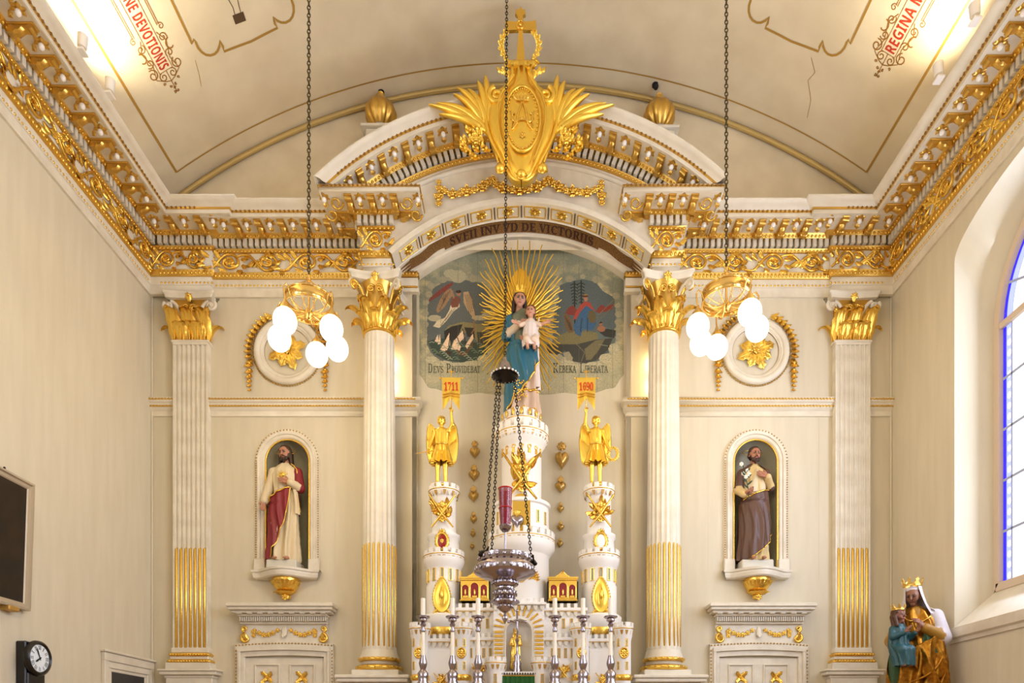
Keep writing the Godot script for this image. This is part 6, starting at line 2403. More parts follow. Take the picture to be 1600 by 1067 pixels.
# ------------------------------------------------------------------ carved figures
class Body:
	var prims := []          # [a, b, ra, rb, blend, colour]

	func cap(a: Vector3, b: Vector3, ra: float, rb: float, c: Color, k := 0.02) -> void:
		prims.append([a, b, ra, rb, k, c])

	# head: h is its height, f turns it; hair "long", "short", "veil" or ""
	func head(c: Vector3, f: Basis, h: float, skin: Color, hair: Color, style: String, beard := false, lips := Color(0.42, 0.12, 0.1), eye := Color(0.05, 0.03, 0.02)) -> void:
		var u := h / 0.23
		var g := func(x: float, y: float, z: float) -> Vector3: return c + f * (Vector3(x, y, z) * u)
		cap(g.call(0, 0.03, -0.012), g.call(0, 0.025, 0.0), 0.08 * u, 0.078 * u, skin, 0.02 * u)
		cap(g.call(0, -0.01, 0.018), g.call(0, -0.085, 0.042), 0.066 * u, 0.03 * u, skin, 0.03 * u)
		cap(g.call(-0.034, 0.03, 0.062), g.call(0.034, 0.03, 0.062), 0.016 * u, 0.016 * u, skin, 0.015 * u)
		cap(g.call(0, 0.02, 0.082), g.call(0, -0.022, 0.102), 0.007 * u, 0.013 * u, skin, 0.010 * u)
		for s in [-1.0, 1.0]:
			cap(g.call(s * 0.08, 0.012, -0.005), g.call(s * 0.076, -0.02, 0.0), 0.014 * u, 0.009 * u, skin, 0.008 * u)
			cap(g.call(s * 0.024, 0.008, 0.078), g.call(s * 0.040, 0.008, 0.074), 0.0062 * u, 0.0055 * u, eye, 0.002 * u)
			cap(g.call(s * 0.018, 0.028, 0.083), g.call(s * 0.046, 0.031, 0.072), 0.0036 * u, 0.003 * u, hair, 0.002 * u)
			cap(g.call(s * 0.04, -0.03, 0.045), g.call(s * 0.035, -0.04, 0.05), 0.024 * u, 0.02 * u, skin, 0.02 * u)
		cap(g.call(-0.018, -0.05, 0.078), g.call(0.018, -0.05, 0.078), 0.007 * u, 0.007 * u, lips, 0.003 * u)
		cap(g.call(0, -0.09, -0.01), g.call(0, -0.17, -0.015), 0.046 * u, 0.052 * u, skin, 0.02 * u)
		if style == "":
			return
		cap(g.call(0, 0.055, -0.03), g.call(0, 0.0, -0.045), 0.083 * u, 0.075 * u, hair, 0.012 * u)
		for s in [-1.0, 1.0]:
			cap(g.call(s * 0.02, 0.10, 0.02), g.call(s * 0.068, 0.055, 0.02), 0.02 * u, 0.022 * u, hair, 0.012 * u)
			cap(g.call(s * 0.074, 0.05, 0.0), g.call(s * 0.078, -0.02, -0.02), 0.022 * u, 0.024 * u, hair, 0.012 * u)
			if style == "long":
				cap(g.call(s * 0.08, -0.02, -0.01), g.call(s * 0.09, -0.15, 0.015), 0.03 * u, 0.024 * u, hair, 0.012 * u)
				cap(g.call(s * 0.05, 0.0, -0.06), g.call(s * 0.06, -0.17, -0.05), 0.045 * u, 0.035 * u, hair, 0.012 * u)
			elif style == "curls":
				for e in 5:
					var a := e * 0.7
					cap(g.call(s * (0.03 + 0.05 * sin(a)), 0.03 + 0.08 * cos(a), 0.01 - 0.015 * e), g.call(s * (0.035 + 0.05 * sin(a)), 0.03 + 0.08 * cos(a), 0.015 - 0.015 * e), 0.024 * u, 0.022 * u, hair, 0.006 * u)
		if beard:
			for s in [-1.0, 1.0]:
				cap(g.call(s * 0.06, -0.03, 0.02), g.call(s * 0.035, -0.085, 0.05), 0.02 * u, 0.025 * u, hair, 0.01 * u)
				cap(g.call(s * 0.006, -0.036, 0.088), g.call(s * 0.034, -0.055, 0.072), 0.007 * u, 0.006 * u, hair, 0.004 * u)
			cap(g.call(0, -0.085, 0.062), g.call(0, -0.125, 0.055), 0.026 * u, 0.016 * u, hair, 0.012 * u)

	# hand: wrist w, fingers along d, palm facing n; thumb side +1 or -1 along d x n
	func hand(w: Vector3, d: Vector3, n: Vector3, thumb: float, curl: float, c: Color, u := 1.0) -> void:
		d = d.normalized()
		n = (n - d * n.dot(d)).normalized()
		var s := d.cross(n) * thumb
		cap(w - d * 0.03 * u, w + d * 0.02 * u, 0.024 * u, 0.024 * u, c, 0.01 * u)
		for e in [-0.5, 0.5]:
			cap(w + d * 0.025 * u + s * e * 0.03 * u, w + d * 0.075 * u + s * e * 0.04 * u, 0.018 * u, 0.016 * u, c, 0.012 * u)
		var ln := [0.07, 0.08, 0.074, 0.058]
		for i in 4:
			var b := w + d * (0.08 - 0.004 * absf(i - 1.4)) * u + s * (0.029 - 0.0195 * i) * u
			var l: float = ln[i] * u
			var m := b + (d * cos(curl * 0.5) + n * sin(curl * 0.5)) * l * 0.5
			var e := m + (d * cos(curl * 1.3) + n * sin(curl * 1.3)) * l * 0.5
			cap(b, m, 0.0092 * u, 0.0088 * u, c, 0.003 * u)
			cap(m, e, 0.0088 * u, 0.0072 * u, c, 0.003 * u)
		var tb := w + d * 0.028 * u + s * 0.026 * u
		var tm := tb + (d * 0.62 + s * 0.72 + n * 0.3).normalized() * 0.034 * u
		cap(tb, tm, 0.0125 * u, 0.0105 * u, c, 0.006 * u)
		cap(tm, tm + (d * 0.85 + s * 0.35 + n * 0.35).normalized() * 0.03 * u, 0.0105 * u, 0.008 * u, c, 0.003 * u)

	# surface nets of the joined field, added to a SurfaceTool
	func add_to(s: Shape, cell: float, from := 0, to := -1) -> void:
		var list := prims.slice(from, prims.size() if to < 0 else to)
		var lo := Vector3.ONE * 1e9
		var hi := -lo
		for p in list:
			var r: float = maxf(p[2], p[3]) + cell * 2.5
			lo = lo.min(p[0] - Vector3.ONE * r).min(p[1] - Vector3.ONE * r)
			hi = hi.max(p[0] + Vector3.ONE * r).max(p[1] + Vector3.ONE * r)
		var nx := int((hi.x - lo.x) / cell) + 2
		var ny := int((hi.y - lo.y) / cell) + 2
		var nz := int((hi.z - lo.z) / cell) + 2
		var f := PackedFloat32Array()
		f.resize(nx * ny * nz)
		f.fill(9.0)
		var nd := PackedFloat32Array()
		nd.resize(f.size())
		nd.fill(9.0)
		var ci := PackedByteArray()
		ci.resize(f.size())
		for q in list.size():
			var p: Array = list[q]
			var a: Vector3 = p[0]
			var ab: Vector3 = p[1] - a
			var l2 := maxf(ab.length_squared(), 1e-9)
			var ra: float = p[2]
			var dr: float = p[3] - ra
			var k: float = p[4]
			var reach: float = maxf(p[2], p[3]) + k + cell * 2.0
			var mn: Vector3 = (a.min(p[1]) - Vector3.ONE * reach - lo) / cell
			var mx: Vector3 = (a.max(p[1]) + Vector3.ONE * reach - lo) / cell
			for z in range(maxi(0, int(mn.z)), mini(nz - 1, int(mx.z)) + 1):
				for y in range(maxi(0, int(mn.y)), mini(ny - 1, int(mx.y)) + 1):
					var row := (z * ny + y) * nx
					for x in range(maxi(0, int(mn.x)), mini(nx - 1, int(mx.x)) + 1):
						var ap := lo + Vector3(x, y, z) * cell - a
						var t := clampf(ap.dot(ab) / l2, 0.0, 1.0)
						var d := (ap - ab * t).length() - ra - dr * t
						var i := row + x
						if d < nd[i]:
							nd[i] = d
							ci[i] = q
						var o := f[i]
						var h := clampf(0.5 + 0.5 * (o - d) / k, 0.0, 1.0)
						f[i] = lerpf(o, d, h) - k * h * (1.0 - h)
		var vid := PackedInt32Array()
		vid.resize(f.size())
		vid.fill(-1)
		var pts := PackedVector3Array()
		var cols := PackedColorArray()
		var off := [0, 1, nx, nx + 1, nx * ny, nx * ny + 1, nx * ny + nx, nx * ny + nx + 1]
		var edges := [[0, 1], [2, 3], [4, 5], [6, 7], [0, 2], [1, 3], [4, 6], [5, 7], [0, 4], [1, 5], [2, 6], [3, 7]]
		for z in nz - 1:
			for y in ny - 1:
				for x in nx - 1:
					var i := (z * ny + y) * nx + x
					if absf(f[i]) > cell * 2.0:
						continue
					var inside := 0
					for o in off:
						if f[i + o] < 0.0:
							inside += 1
					if inside == 0 or inside == 8:
						continue
					var sum := Vector3.ZERO
					var n := 0
					var best := 9.0
					var who := 0
					for o in 8:
						var j: int = i + off[o]
						if absf(nd[j]) < best:
							best = absf(nd[j])
							who = ci[j]
					for e in edges:
						var va := f[i + off[e[0]]]
						var vb := f[i + off[e[1]]]
						if (va < 0.0) != (vb < 0.0):
							var t := va / (va - vb)
							var pa := Vector3(e[0] & 1, (e[0] >> 1) & 1, e[0] >> 2)
							var pb := Vector3(e[1] & 1, (e[1] >> 1) & 1, e[1] >> 2)
							sum += pa.lerp(pb, t)
							n += 1
					vid[i] = pts.size()
					pts.append(lo + (Vector3(x, y, z) + sum / n) * cell)
					cols.append(list[who][5])
		s.next_group()
		var strides := [1, nx, nx * ny]
		for z in range(1, nz - 1):
			for y in range(1, ny - 1):
				for x in range(1, nx - 1):
					var i := (z * ny + y) * nx + x
					if absf(f[i]) > cell * 2.0:
						continue
					for ax in 3:
						var j: int = i + strides[ax]
						if (f[i] < 0.0) == (f[j] < 0.0):
							continue
						var u: int = strides[(ax + 1) % 3]
						var w: int = strides[(ax + 2) % 3]
						var q := [vid[i - u - w], vid[i - w], vid[i], vid[i - u]]
						if q[0] < 0 or q[1] < 0 or q[2] < 0 or q[3] < 0:
							continue
						var order := [0, 1, 2, 0, 2, 3] if f[i] < 0.0 else [0, 2, 1, 0, 3, 2]
						# outward faces run clockwise for Godot
						for k in [order[0], order[2], order[1], order[3], order[5], order[4]]:
							s.st.set_color(cols[q[k]])
							s.st.add_vertex(s.xf * pts[q[k]])


func sec_at(secs: Array, y: float) -> Array:
	for i in secs.size() - 1:
		if y <= secs[i][0] and y >= secs[i + 1][0]:
			var t: float = (secs[i][0] - y) / maxf(1e-6, secs[i][0] - secs[i + 1][0])
			t = t * t * (3 - 2 * t) * 0.5 + t * 0.5
			var o := []
			for k in secs[i].size():
				o.append(lerpf(secs[i][k], secs[i + 1][k], t))
			return o
	return secs[secs.size() - 1] if y < secs[secs.size() - 1][0] else secs[0]


# a point on draped cloth: sections are [y, cx, cz, rx, rz, fold depth]
var fold_scale := 2.3


func cloth(secs: Array, y: float, th: float, off: float, sd: float, nf := 9.0, fs := -1.0) -> Vector3:
	if fs < 0.0:
		fs = fold_scale
	var c := sec_at(secs, y)
	var fold: float = 1.0 - absf(sin(th * nf * 0.5 + sd + 0.6 * sin(y * 5.0 + sd)))
	fold += 0.5 * (1.0 - absf(sin(th * (nf * 0.83 + 2.0) * 0.5 + sd * 2.3 - y * 2.2)))
	var r: float = c[5] * fs * (fold - 0.7)
	return Vector3(c[1] + (c[3] + off + r) * sin(th), y, c[2] + (c[4] + off + r) * cos(th))


func robe(secs: Array, off: float, sd: float, y1: float, y0: float, th0: Callable, th1: Callable, rows_n := 40, cols_n := 90, nf := 9.0, lean := 0.0) -> Shape:
	var s := Shape.new()
	var rows := []
	for j in rows_n + 1:
		var y := lerpf(y1, y0, float(j) / rows_n)
		var a: float = th0.call(y)
		var b: float = th1.call(y)
		var row := PackedVector3Array()
		for i in cols_n + 1:
			var th := lerpf(a, b, float(i) / cols_n)
			row.append(cloth(secs, y, th, off, sd + lean * y, nf))
		rows.append(row)
	s.grid(rows)
	return s


func hem(s: Shape, secs: Array, off: float, sd: float, pts: Array, r: float, nf := 9.0, lean := 0.0) -> void:
	var path := PackedVector3Array()
	for i in pts.size() - 1:
		for k in 16:
			var p: Vector2 = pts[i].lerp(pts[i + 1], k / 16.0)
			path.append(cloth(secs, p.y, deg_to_rad(p.x), off, sd + lean * p.y, nf))
	s.tube(path, r, 5, true)


func steps(list: Array) -> Callable:      # [[y, degrees], ...] from high y to low
	return func(y: float) -> float:
		for i in list.size() - 1:
			if y <= list[i][0] and y >= list[i + 1][0]:
				return deg_to_rad(lerpf(list[i][1], list[i + 1][1], (list[i][0] - y) / maxf(1e-6, list[i][0] - list[i + 1][0])))
		return deg_to_rad(list[0][1] if y > list[0][0] else list[list.size() - 1][1])


func lin(r: float, g: float, b: float) -> Color:
	return Color(r, g, b).srgb_to_linear()


func body_part(t: Node3D, b: Body, cuts: Array, m: Material) -> void:
	var s := Shape.new()
	for c in cuts:
		b.add_to(s, c[2], c[0], c[1])
	part(t, "body", s, m)


func feet(t: Node3D, skin: Color) -> void:
	for e in [-1.0, 1.0]:
		var b := Body.new()
		b.cap(Vector3(e * 0.07, 0.035, 0.12), Vector3(e * 0.085, 0.02, 0.235), 0.038, 0.022, skin)
		for i in 5:
			b.cap(Vector3(e * (0.068 + 0.011 * (i - 1)), 0.018, 0.24), Vector3(e * (0.07 + 0.013 * (i - 1)), 0.014, 0.27 - 0.006 * i), 0.011, 0.008, skin, 0.004)
		var s := Shape.new()
		b.add_to(s, 0.008)
		part(t, "foot", s, M.painted_figure)


func halo(t: Node3D, c: Vector3, r: float) -> void:
	var s := Shape.new()
	var p := PackedVector3Array()
	for i in 33:
		p.append(c + Vector3(cos(TAU * i / 32) * r, sin(TAU * i / 32) * r * 0.55 + 0.02, sin(TAU * i / 32) * r * -0.7))
	s.tube(p, 0.0055, 5, false)
	part(t, "halo", s, M.gold)


const SECS := [[1.49, 0.0, -0.01, 0.058, 0.056, 0.0], [1.46, 0.0, -0.01, 0.085, 0.07, 0.002], [1.42, 0.0, -0.01, 0.15, 0.095, 0.003], [1.36, 0.0, 0.0, 0.195, 0.12, 0.006], [1.24, 0.0, 0.01, 0.185, 0.13, 0.010], [1.04, 0.0, 0.01, 0.165, 0.13, 0.012], [0.88, 0.0, 0.01, 0.178, 0.14, 0.016], [0.6, 0.0, 0.02, 0.185, 0.155, 0.022], [0.3, 0.0, 0.02, 0.195, 0.17, 0.026], [0.03, 0.0, 0.02, 0.22, 0.19, 0.030], [0.0, 0.0, 0.02, 0.215, 0.185, 0.030]]


func statues() -> void:
	var fm := mat("painted_figure", Color.WHITE, 0.5)
	fm.vertex_color_use_as_albedo = true
	mat("cream_cloth", Color(0.83, 0.76, 0.62), 0.5)
	mat("red_cloth", Color(0.5, 0.1, 0.14), 0.5)
	mat("brown_cloth", Color(0.34, 0.22, 0.17), 0.42)
	mat("blue_cloth", Color(0.15, 0.38, 0.46), 0.4)
	mat("white_cloth", Color(0.85, 0.8, 0.78), 0.5)
	mat("rose_cloth", Color(0.78, 0.68, 0.6), 0.5)
	mat("teal_cloth", Color(0.13, 0.31, 0.34), 0.42)
	mat("plinth_stone", Color(0.8, 0.78, 0.72), 0.6)
	christ()
	joseph()
	madonna()
	anne()
	angels()
	gate_madonna()


func full(_y: float) -> float: return -PI
func full2(_y: float) -> float: return PI


func christ() -> void:
	var k := 1.57 / 1.735
	var at := Vector3(-3.185, 3.95, 0.02)
	var t := thing("robed_statue", "painted statue of a bearded man in cream tunic and deep red mantle, in wall niche", "statue", at)
	var s := Shape.new()
	s.box(Vector3(0, 0.06, 0), Vector3(0.40, 0.12, 0.34), 0.012)
	part(t, "plinth", s, M.plinth_stone)
	var f := Node3D.new()
	f.name = "figure"
	t.add_child(f)
	f.position = Vector3(0, 0.115, 0)
	f.scale = Vector3.ONE * k
	var skin := lin(0.68, 0.47, 0.36)
	var tun := lin(0.83, 0.76, 0.62)
	var hair := lin(0.2, 0.12, 0.08)
	var b := Body.new()
	b.cap(Vector3(0, 1.36, 0), Vector3(0, 1.0, 0.01), 0.10, 0.11, tun)
	for e in [-1.0, 1.0]:
		b.cap(Vector3(e * 0.06, 1.38, 0), Vector3(e * 0.17, 1.345, 0), 0.065, 0.068, tun, 0.03)
	b.cap(Vector3(-0.175, 1.34, 0), Vector3(-0.245, 1.09, 0.02), 0.07, 0.066, tun, 0.03)
	b.cap(Vector3(-0.245, 1.09, 0.02), Vector3(-0.275, 0.89, 0.10), 0.066, 0.062, tun, 0.03)
	b.cap(Vector3(0.175, 1.34, 0), Vector3(0.225, 1.10, 0.03), 0.075, 0.072, lin(0.5, 0.1, 0.14), 0.03)
	b.cap(Vector3(0.225, 1.10, 0.03), Vector3(0.135, 1.13, 0.17), 0.062, 0.058, tun, 0.03)
	var n0 := b.prims.size()
	b.head(Vector3(0.0, 1.615, 0.02), Basis(Vector3.UP, -0.22) * Basis(Vector3.RIGHT, 0.12) * Basis(Vector3(0, 0, 1), 0.05), 0.235, skin, hair, "long", true)
	var n1 := b.prims.size()
	b.hand(Vector3(-0.278, 0.87, 0.11), Vector3(-0.05, -1, 0.35), Vector3(0.6, 0.1, 0.8), 1.0, 0.35, skin, 1.1)
	var n2 := b.prims.size()
	b.hand(Vector3(0.125, 1.135, 0.18), Vector3(-1, 0.25, 0.25), Vector3(0.1, 0, -1), -1.0, 0.25, skin, 1.1)
	body_part(f, b, [[0, n0, 0.014], [n0, n1, 0.0058], [n1, n2, 0.006], [n2, -1, 0.006]], M.painted_figure)
	feet(f, skin)
	fold_scale = 2.4
	part(f, "tunic", robe(SECS, 0.0, 1.0, 1.475, 0.0, full, full2), M.cream_cloth)
	fold_scale = 1.4
	var th0 := steps([[1.08, 20], [0.98, -22], [0.86, -75], [0.80, -150], [0.0, -170]])
	var th1 := steps([[1.08, 36], [0.6, 16], [0.25, -12], [0.02, -40]])
	part(f, "mantle", robe(SECS, 0.05, 2.2, 1.08, 0.015, th0, th1, 44, 60, 12.0, 2.2), M.red_cloth)
	part(f, "mantle", robe(SECS, 0.03, 0.4, 1.45, 0.72, steps([[1.45, 50], [1.2, 74], [0.72, 92]]), steps([[1.45, 165], [0.72, 150]]), 24, 30, 12.0), M.red_cloth)
	part(f, "mantle_end", robe(SECS, 0.045, 1.4, 1.10, 0.70, steps([[1.10, 46], [0.70, 58]]), steps([[1.10, 72], [0.70, 80]]), 14, 14, 26.0), M.cream_cloth)
	s = Shape.new()
	hem(s, SECS, 0.054, 2.2, [Vector2(36, 1.08), Vector2(16, 0.6), Vector2(-12, 0.25), Vector2(-40, 0.02)], 0.009, 12.0, 2.2)
	hem(s, SECS, 0.06, 2.2, [Vector2(-100, 0.83), Vector2(-75, 0.86), Vector2(-22, 0.98), Vector2(36, 1.08)], 0.014, 12.0, 2.2)
	hem(s, SECS, 0.035, 0.4, [Vector2(50, 1.45), Vector2(74, 1.2), Vector2(92, 0.72)], 0.009, 12.0)
	part(f, "gilded_hem", s, M.gold)
	# heart on the breast with rays
	s = Shape.new()
	s.xf = tf(Vector3(0.0, 1.25, 0.135))
	heart_shape(s, 0.09, 0.085, 0.03)
	for i in 10:
		var a := TAU * i / 10
		s.xf = Transform3D(Basis(Vector3(0, 0, 1), a), Vector3(0, 1.25, 0.135))
		s.prism(PackedVector2Array([Vector2(-0.008, 0.04), Vector2(0.008, 0.04), Vector2(0, 0.09)]), 0.008, 0.0)
	part(f, "gilded_heart", s, M.bright_gold)
	halo(f, Vector3(0, 1.66, -0.06), 0.15)


func joseph() -> void:
	var k := 1.55 / 1.735
	var at := Vector3(3.13, 3.95, 0.02)
	var t := thing("robed_statue", "painted statue of a bearded man in brown cloak holding lilies, in wall niche", "statue", at)
	var s := Shape.new()
	s.box(Vector3(0, 0.06, 0), Vector3(0.42, 0.12, 0.34), 0.012)
	part(t, "plinth", s, M.plinth_stone)
	var f := Node3D.new()
	f.name = "figure"
	t.add_child(f)
	f.position = Vector3(0, 0.115, 0)
	f.scale = Vector3.ONE * k
	var skin := lin(0.66, 0.44, 0.33)
	var br := lin(0.34, 0.22, 0.17)
	var cream := lin(0.83, 0.72, 0.5)
	var hair := lin(0.22, 0.13, 0.08)
	var b := Body.new()
	b.cap(Vector3(0, 1.36, 0), Vector3(0, 1.0, 0.01), 0.11, 0.12, cream)
	for e in [-1.0, 1.0]:
		b.cap(Vector3(e * 0.06, 1.38, 0), Vector3(e * 0.17, 1.345, 0), 0.065, 0.068, br, 0.03)
	b.cap(Vector3(-0.175, 1.34, 0), Vector3(-0.235, 1.10, 0.0), 0.07, 0.066, br, 0.03)
	b.cap(Vector3(-0.235, 1.10, 0.0), Vector3(-0.20, 0.98, 0.16), 0.066, 0.056, cream, 0.03)
	b.cap(Vector3(0.175, 1.34, 0), Vector3(0.235, 1.13, 0.03), 0.07, 0.064, br, 0.03)
	b.cap(Vector3(0.235, 1.13, 0.03), Vector3(0.155, 1.23, 0.17), 0.062, 0.05, cream, 0.03)
	var n0 := b.prims.size()
	b.head(Vector3(0.005, 1.615, 0.025), Basis(Vector3.UP, 0.1) * Basis(Vector3.RIGHT, 0.08), 0.235, skin, hair, "short", true)
	var n1 := b.prims.size()
	b.hand(Vector3(-0.195, 0.975, 0.175), Vector3(0.55, 0.15, 0.6), Vector3(0.2, 0.9, -0.3), -1.0, 1.0, skin, 1.1)
	var n2 := b.prims.size()
	b.hand(Vector3(0.145, 1.235, 0.18), Vector3(-1, 0.35, 0.15), Vector3(0.1, 0, -1), -1.0, 0.2, skin, 1.1)
	body_part(f, b, [[0, n0, 0.014], [n0, n1, 0.0058], [n1, n2, 0.006], [n2, -1, 0.006]], M.painted_figure)
	feet(f, skin)
	mat("straw_cloth", Color(0.82, 0.71, 0.48), 0.5)
	fold_scale = 2.4
	part(f, "tunic", robe(SECS, 0.0, 1.7, 1.475, 0.0, full, full2), M.straw_cloth)
	fold_scale = 1.5
	# cloak over the shoulders, open at the breast
	part(f, "cloak", robe(SECS, 0.022, 0.3, 1.47, 0.92, steps([[1.47, 18], [1.36, 48], [1.1, 62], [0.92, 70]]), steps([[1.47, 342], [1.36, 312], [1.1, 298], [0.92, 292]]), 26, 80, 10.0), M.brown_cloth)
	part(f, "cloak_drape", robe(SECS, 0.045, 1.1, 1.04, 0.015, steps([[1.04, 30], [0.98, -12], [0.91, -60], [0.86, -170], [0.0, -190]]), steps([[1.04, 60], [0.9, 150], [0.70, 150], [0.46, 95], [0.2, 30], [0.015, -26]]), 48, 80, 11.0, 2.0), M.brown_cloth)
	s = Shape.new()
	hem(s, SECS, 0.05, 1.1, [Vector2(150, 0.70), Vector2(95, 0.46), Vector2(30, 0.2), Vector2(-26, 0.015)], 0.009, 11.0, 2.0)
	hem(s, SECS, 0.052, 1.1, [Vector2(-60, 0.91), Vector2(-12, 0.98), Vector2(30, 1.04), Vector2(60, 1.06)], 0.012, 11.0, 2.0)
	part(f, "gilded_hem", s, M.gold)
	# light apron of cloth drawn across the breast
	s = Shape.new()
	var rows := []
	for j in 9:
		var v := j / 8.0
		var row := PackedVector3Array()
		var hw := 0.13 * sin(PI * clampf(0.06 + 0.94 * v, 0, 1) * 0.62) + 0.012
		for i in 9:
			var u := (i - 4) / 4.0
			row.append(Vector3(0.0 + hw * u, lerpf(1.37, 1.03, v) + 0.02 * u, 0.15 + 0.015 * cos(u * 5.0 + v * 3.0) - 0.05 * u * u))
		rows.append(row)
	s.grid(rows)
	part(f, "breast_cloth", s, M.cream_cloth)
	# lilies
	s = Shape.new()
	s.tube(PackedVector3Array([Vector3(-0.14, 0.88, 0.22), Vector3(-0.16, 1.05, 0.23), Vector3(-0.20, 1.28, 0.20), Vector3(-0.22, 1.42, 0.17)]), 0.007, 5)
	for i in 7:
		s.xf = Transform3D(Basis(Vector3(0, 0, 1), (0.9 if i % 2 else -0.9)), Vector3(-0.155 - 0.008 * i, 1.0 + 0.045 * i, 0.23))
		s.leaf(0.10, 0.03, 0.4, 1, 0.3, 5)
	s.xf = Transform3D.IDENTITY
	mat("lily_leaf", Color(0.15, 0.24, 0.1), 0.5)
	var st := part(f, "lily_stem", s, M.lily_leaf)
	mat("lily_white", Color(0.92, 0.9, 0.84), 0.5)
	for d in [[-0.17, 1.30, 0.23], [-0.225, 1.26, 0.21], [-0.20, 1.20, 0.25], [-0.24, 1.42, 0.17], [-0.15, 1.24, 0.24]]:
		s = Shape.new()
		s.flower(Vector3.ZERO, 0.035, 6, 0.8)
		part(st, "lily_flower", s, M.lily_white, tf(Vector3(d[0], d[1], d[2])))
	halo(f, Vector3(0, 1.665, -0.06), 0.15)


func madonna() -> void:
	# sunburst behind
	var c := wp(813, 502, 0.12)
	var sb := thing("gilded_sunburst", "gilded almond-shaped burst of wavy rays behind the blue-robed statue", "sunburst", c)
	var R := [[0, 125], [20, 122], [40, 98], [60, 74], [80, 61], [100, 60], [120, 72], [140, 95], [160, 122], [180, 118]]
	var rad := func(deg: float) -> float:
		for i in R.size() - 1:
			if deg <= R[i + 1][0]:
				return lerpf(R[i][1], R[i + 1][1], (deg - R[i][0]) / float(R[i + 1][0] - R[i][0]))
		return 118.0
	var n := 76
	for i in n:
		var deg := lerpf(-176, 176, float(i) / (n - 1))
		var a := deg_to_rad(deg)
		var L: float = rad.call(absf(deg)) * 0.00854 * (1.0 if i % 2 else 0.93)
		var s := Shape.new()
		var rows := []
		for j in 13:
			var u := j / 12.0
			var r := lerpf(0.14, L, u)
			var w := 0.021 * (1.0 - 0.72 * u) + 0.001
			var off := 0.010 * sin(u * 15.0 + i) * minf(1.0, u * 2.0) if i % 2 else 0.0
			var row := PackedVector3Array()
			for q in [[-1.0, 0.0], [0.0, 0.012], [1.0, 0.0], [0.0, -0.006]]:
				row.append(Vector3(w * q[0] + off, r, q[1]))
			rows.append(row)
		s.grid(rows, true)
		part(sb, "ray", s, M.bright_gold, Transform3D(Basis(Vector3(0, 0, 1), -a), Vector3(0, 0, 0.02 if i % 2 else 0.0)))
	var s := Shape.new()
	var plate := PackedVector2Array()
	for i in 40:
		var a := TAU * i / 40
		plate.append(Vector2(sin(a) * 0.20, cos(a) * (0.70 if cos(a) > 0 else 0.5)))
	s.prism(plate, 0.004, -0.01)
	part(sb, "sun_plate", s, M.bright_gold)
	for y in [-0.3, 0.4]:
		part(sb, "wall_bracket", piece("sun_bracket", func(q: Shape) -> void: q.box(Vector3(0, 0, -0.12), Vector3(0.04, 0.04, 0.235), 0.004)), M.gold, tf(Vector3(0, y, 0)))
	# figure
	var at := wp(817, 651, 0.42)
	var t := thing("robed_statue", "crowned statue in blue mantle holding a small child, on the tall white tower", "statue", at, 0.0)
	var k := 0.925
	t.scale = Vector3.ONE * k
	var skin := lin(0.72, 0.52, 0.42)
	var hair := lin(0.18, 0.1, 0.06)
	var dress := lin(0.42, 0.44, 0.36)
	var b := Body.new()
	var bx := -0.03
	b.cap(Vector3(bx, 1.36, 0), Vector3(0, 1.0, 0.01), 0.10, 0.11, dress)
	for e in [-1.0, 1.0]:
		b.cap(Vector3(bx + e * 0.05, 1.38, 0), Vector3(bx + e * 0.15, 1.345, 0), 0.06, 0.062, dress, 0.03)
	b.cap(Vector3(bx - 0.155, 1.34, 0), Vector3(bx - 0.20, 1.10, 0.03), 0.066, 0.068, lin(0.15, 0.38, 0.46), 0.03)
	b.cap(Vector3(bx - 0.20, 1.10, 0.03), Vector3(-0.06, 1.18, 0.17), 0.058, 0.05, lin(0.8, 0.72, 0.62), 0.03)
	b.cap(Vector3(bx + 0.155, 1.34, 0), Vector3(0.17, 1.12, 0.02), 0.062, 0.06, dress, 0.03)
	b.cap(Vector3(0.17, 1.12, 0.02), Vector3(0.09, 0.93, 0.20), 0.06, 0.052, lin(0.8, 0.72, 0.62), 0.03)
	var n0 := b.prims.size()
	b.head(Vector3(-0.045, 1.60, 0.02), Basis(Vector3.UP, 0.12) * Basis(Vector3.RIGHT, 0.12) * Basis(Vector3(0, 0, 1), -0.04), 0.225, skin, hair, "long", false)
	var n1 := b.prims.size()
	b.hand(Vector3(-0.05, 1.185, 0.175), Vector3(0.9, 0.2, 0.2), Vector3(0.2, 0, -1), 1.0, 0.3, skin, 1.0)
	var n2 := b.prims.size()
	b.hand(Vector3(0.085, 0.92, 0.21), Vector3(-0.8, 0.0, 0.5), Vector3(0, 1, 0.1), 1.0, 0.6, skin, 1.0)
	var n3 := b.prims.size()
	body_part(t, b, [[0, n0, 0.014], [n0, n1, 0.0058], [n1, n2, 0.006], [n2, n3, 0.006]], M.painted_figure)
	mat("olive_cloth", Color(0.42, 0.44, 0.36), 0.5)
	fold_scale = 2.2
	part(t, "bodice", robe(SECS, 0.0, 1.0, 1.475, 0.85, full, full2, 20, 60), M.olive_cloth)
	part(t, "skirt", robe(SECS, 0.0, 2.6, 0.9, 0.0, full, full2, 30, 90), M.rose_cloth)
	fold_scale = 1.5
	part(t, "veil", robe(SECS, 0.02, 0.8, 1.44, 0.95, steps([[1.44, -52], [0.95, -38]]), steps([[1.44, -170], [0.95, -170]]), 20, 30, 8.0), M.blue_cloth)
	part(t, "blue_mantle", robe(SECS, 0.045, 1.9, 0.98, 0.02, steps([[0.98, -60], [0.94, -175], [0.0, -185]]), steps([[0.98, -20], [0.9, 55], [0.7, 62], [0.4, 22], [0.15, -30], [0.02, -58]]), 44, 70, 10.0, 2.4), M.blue_cloth)
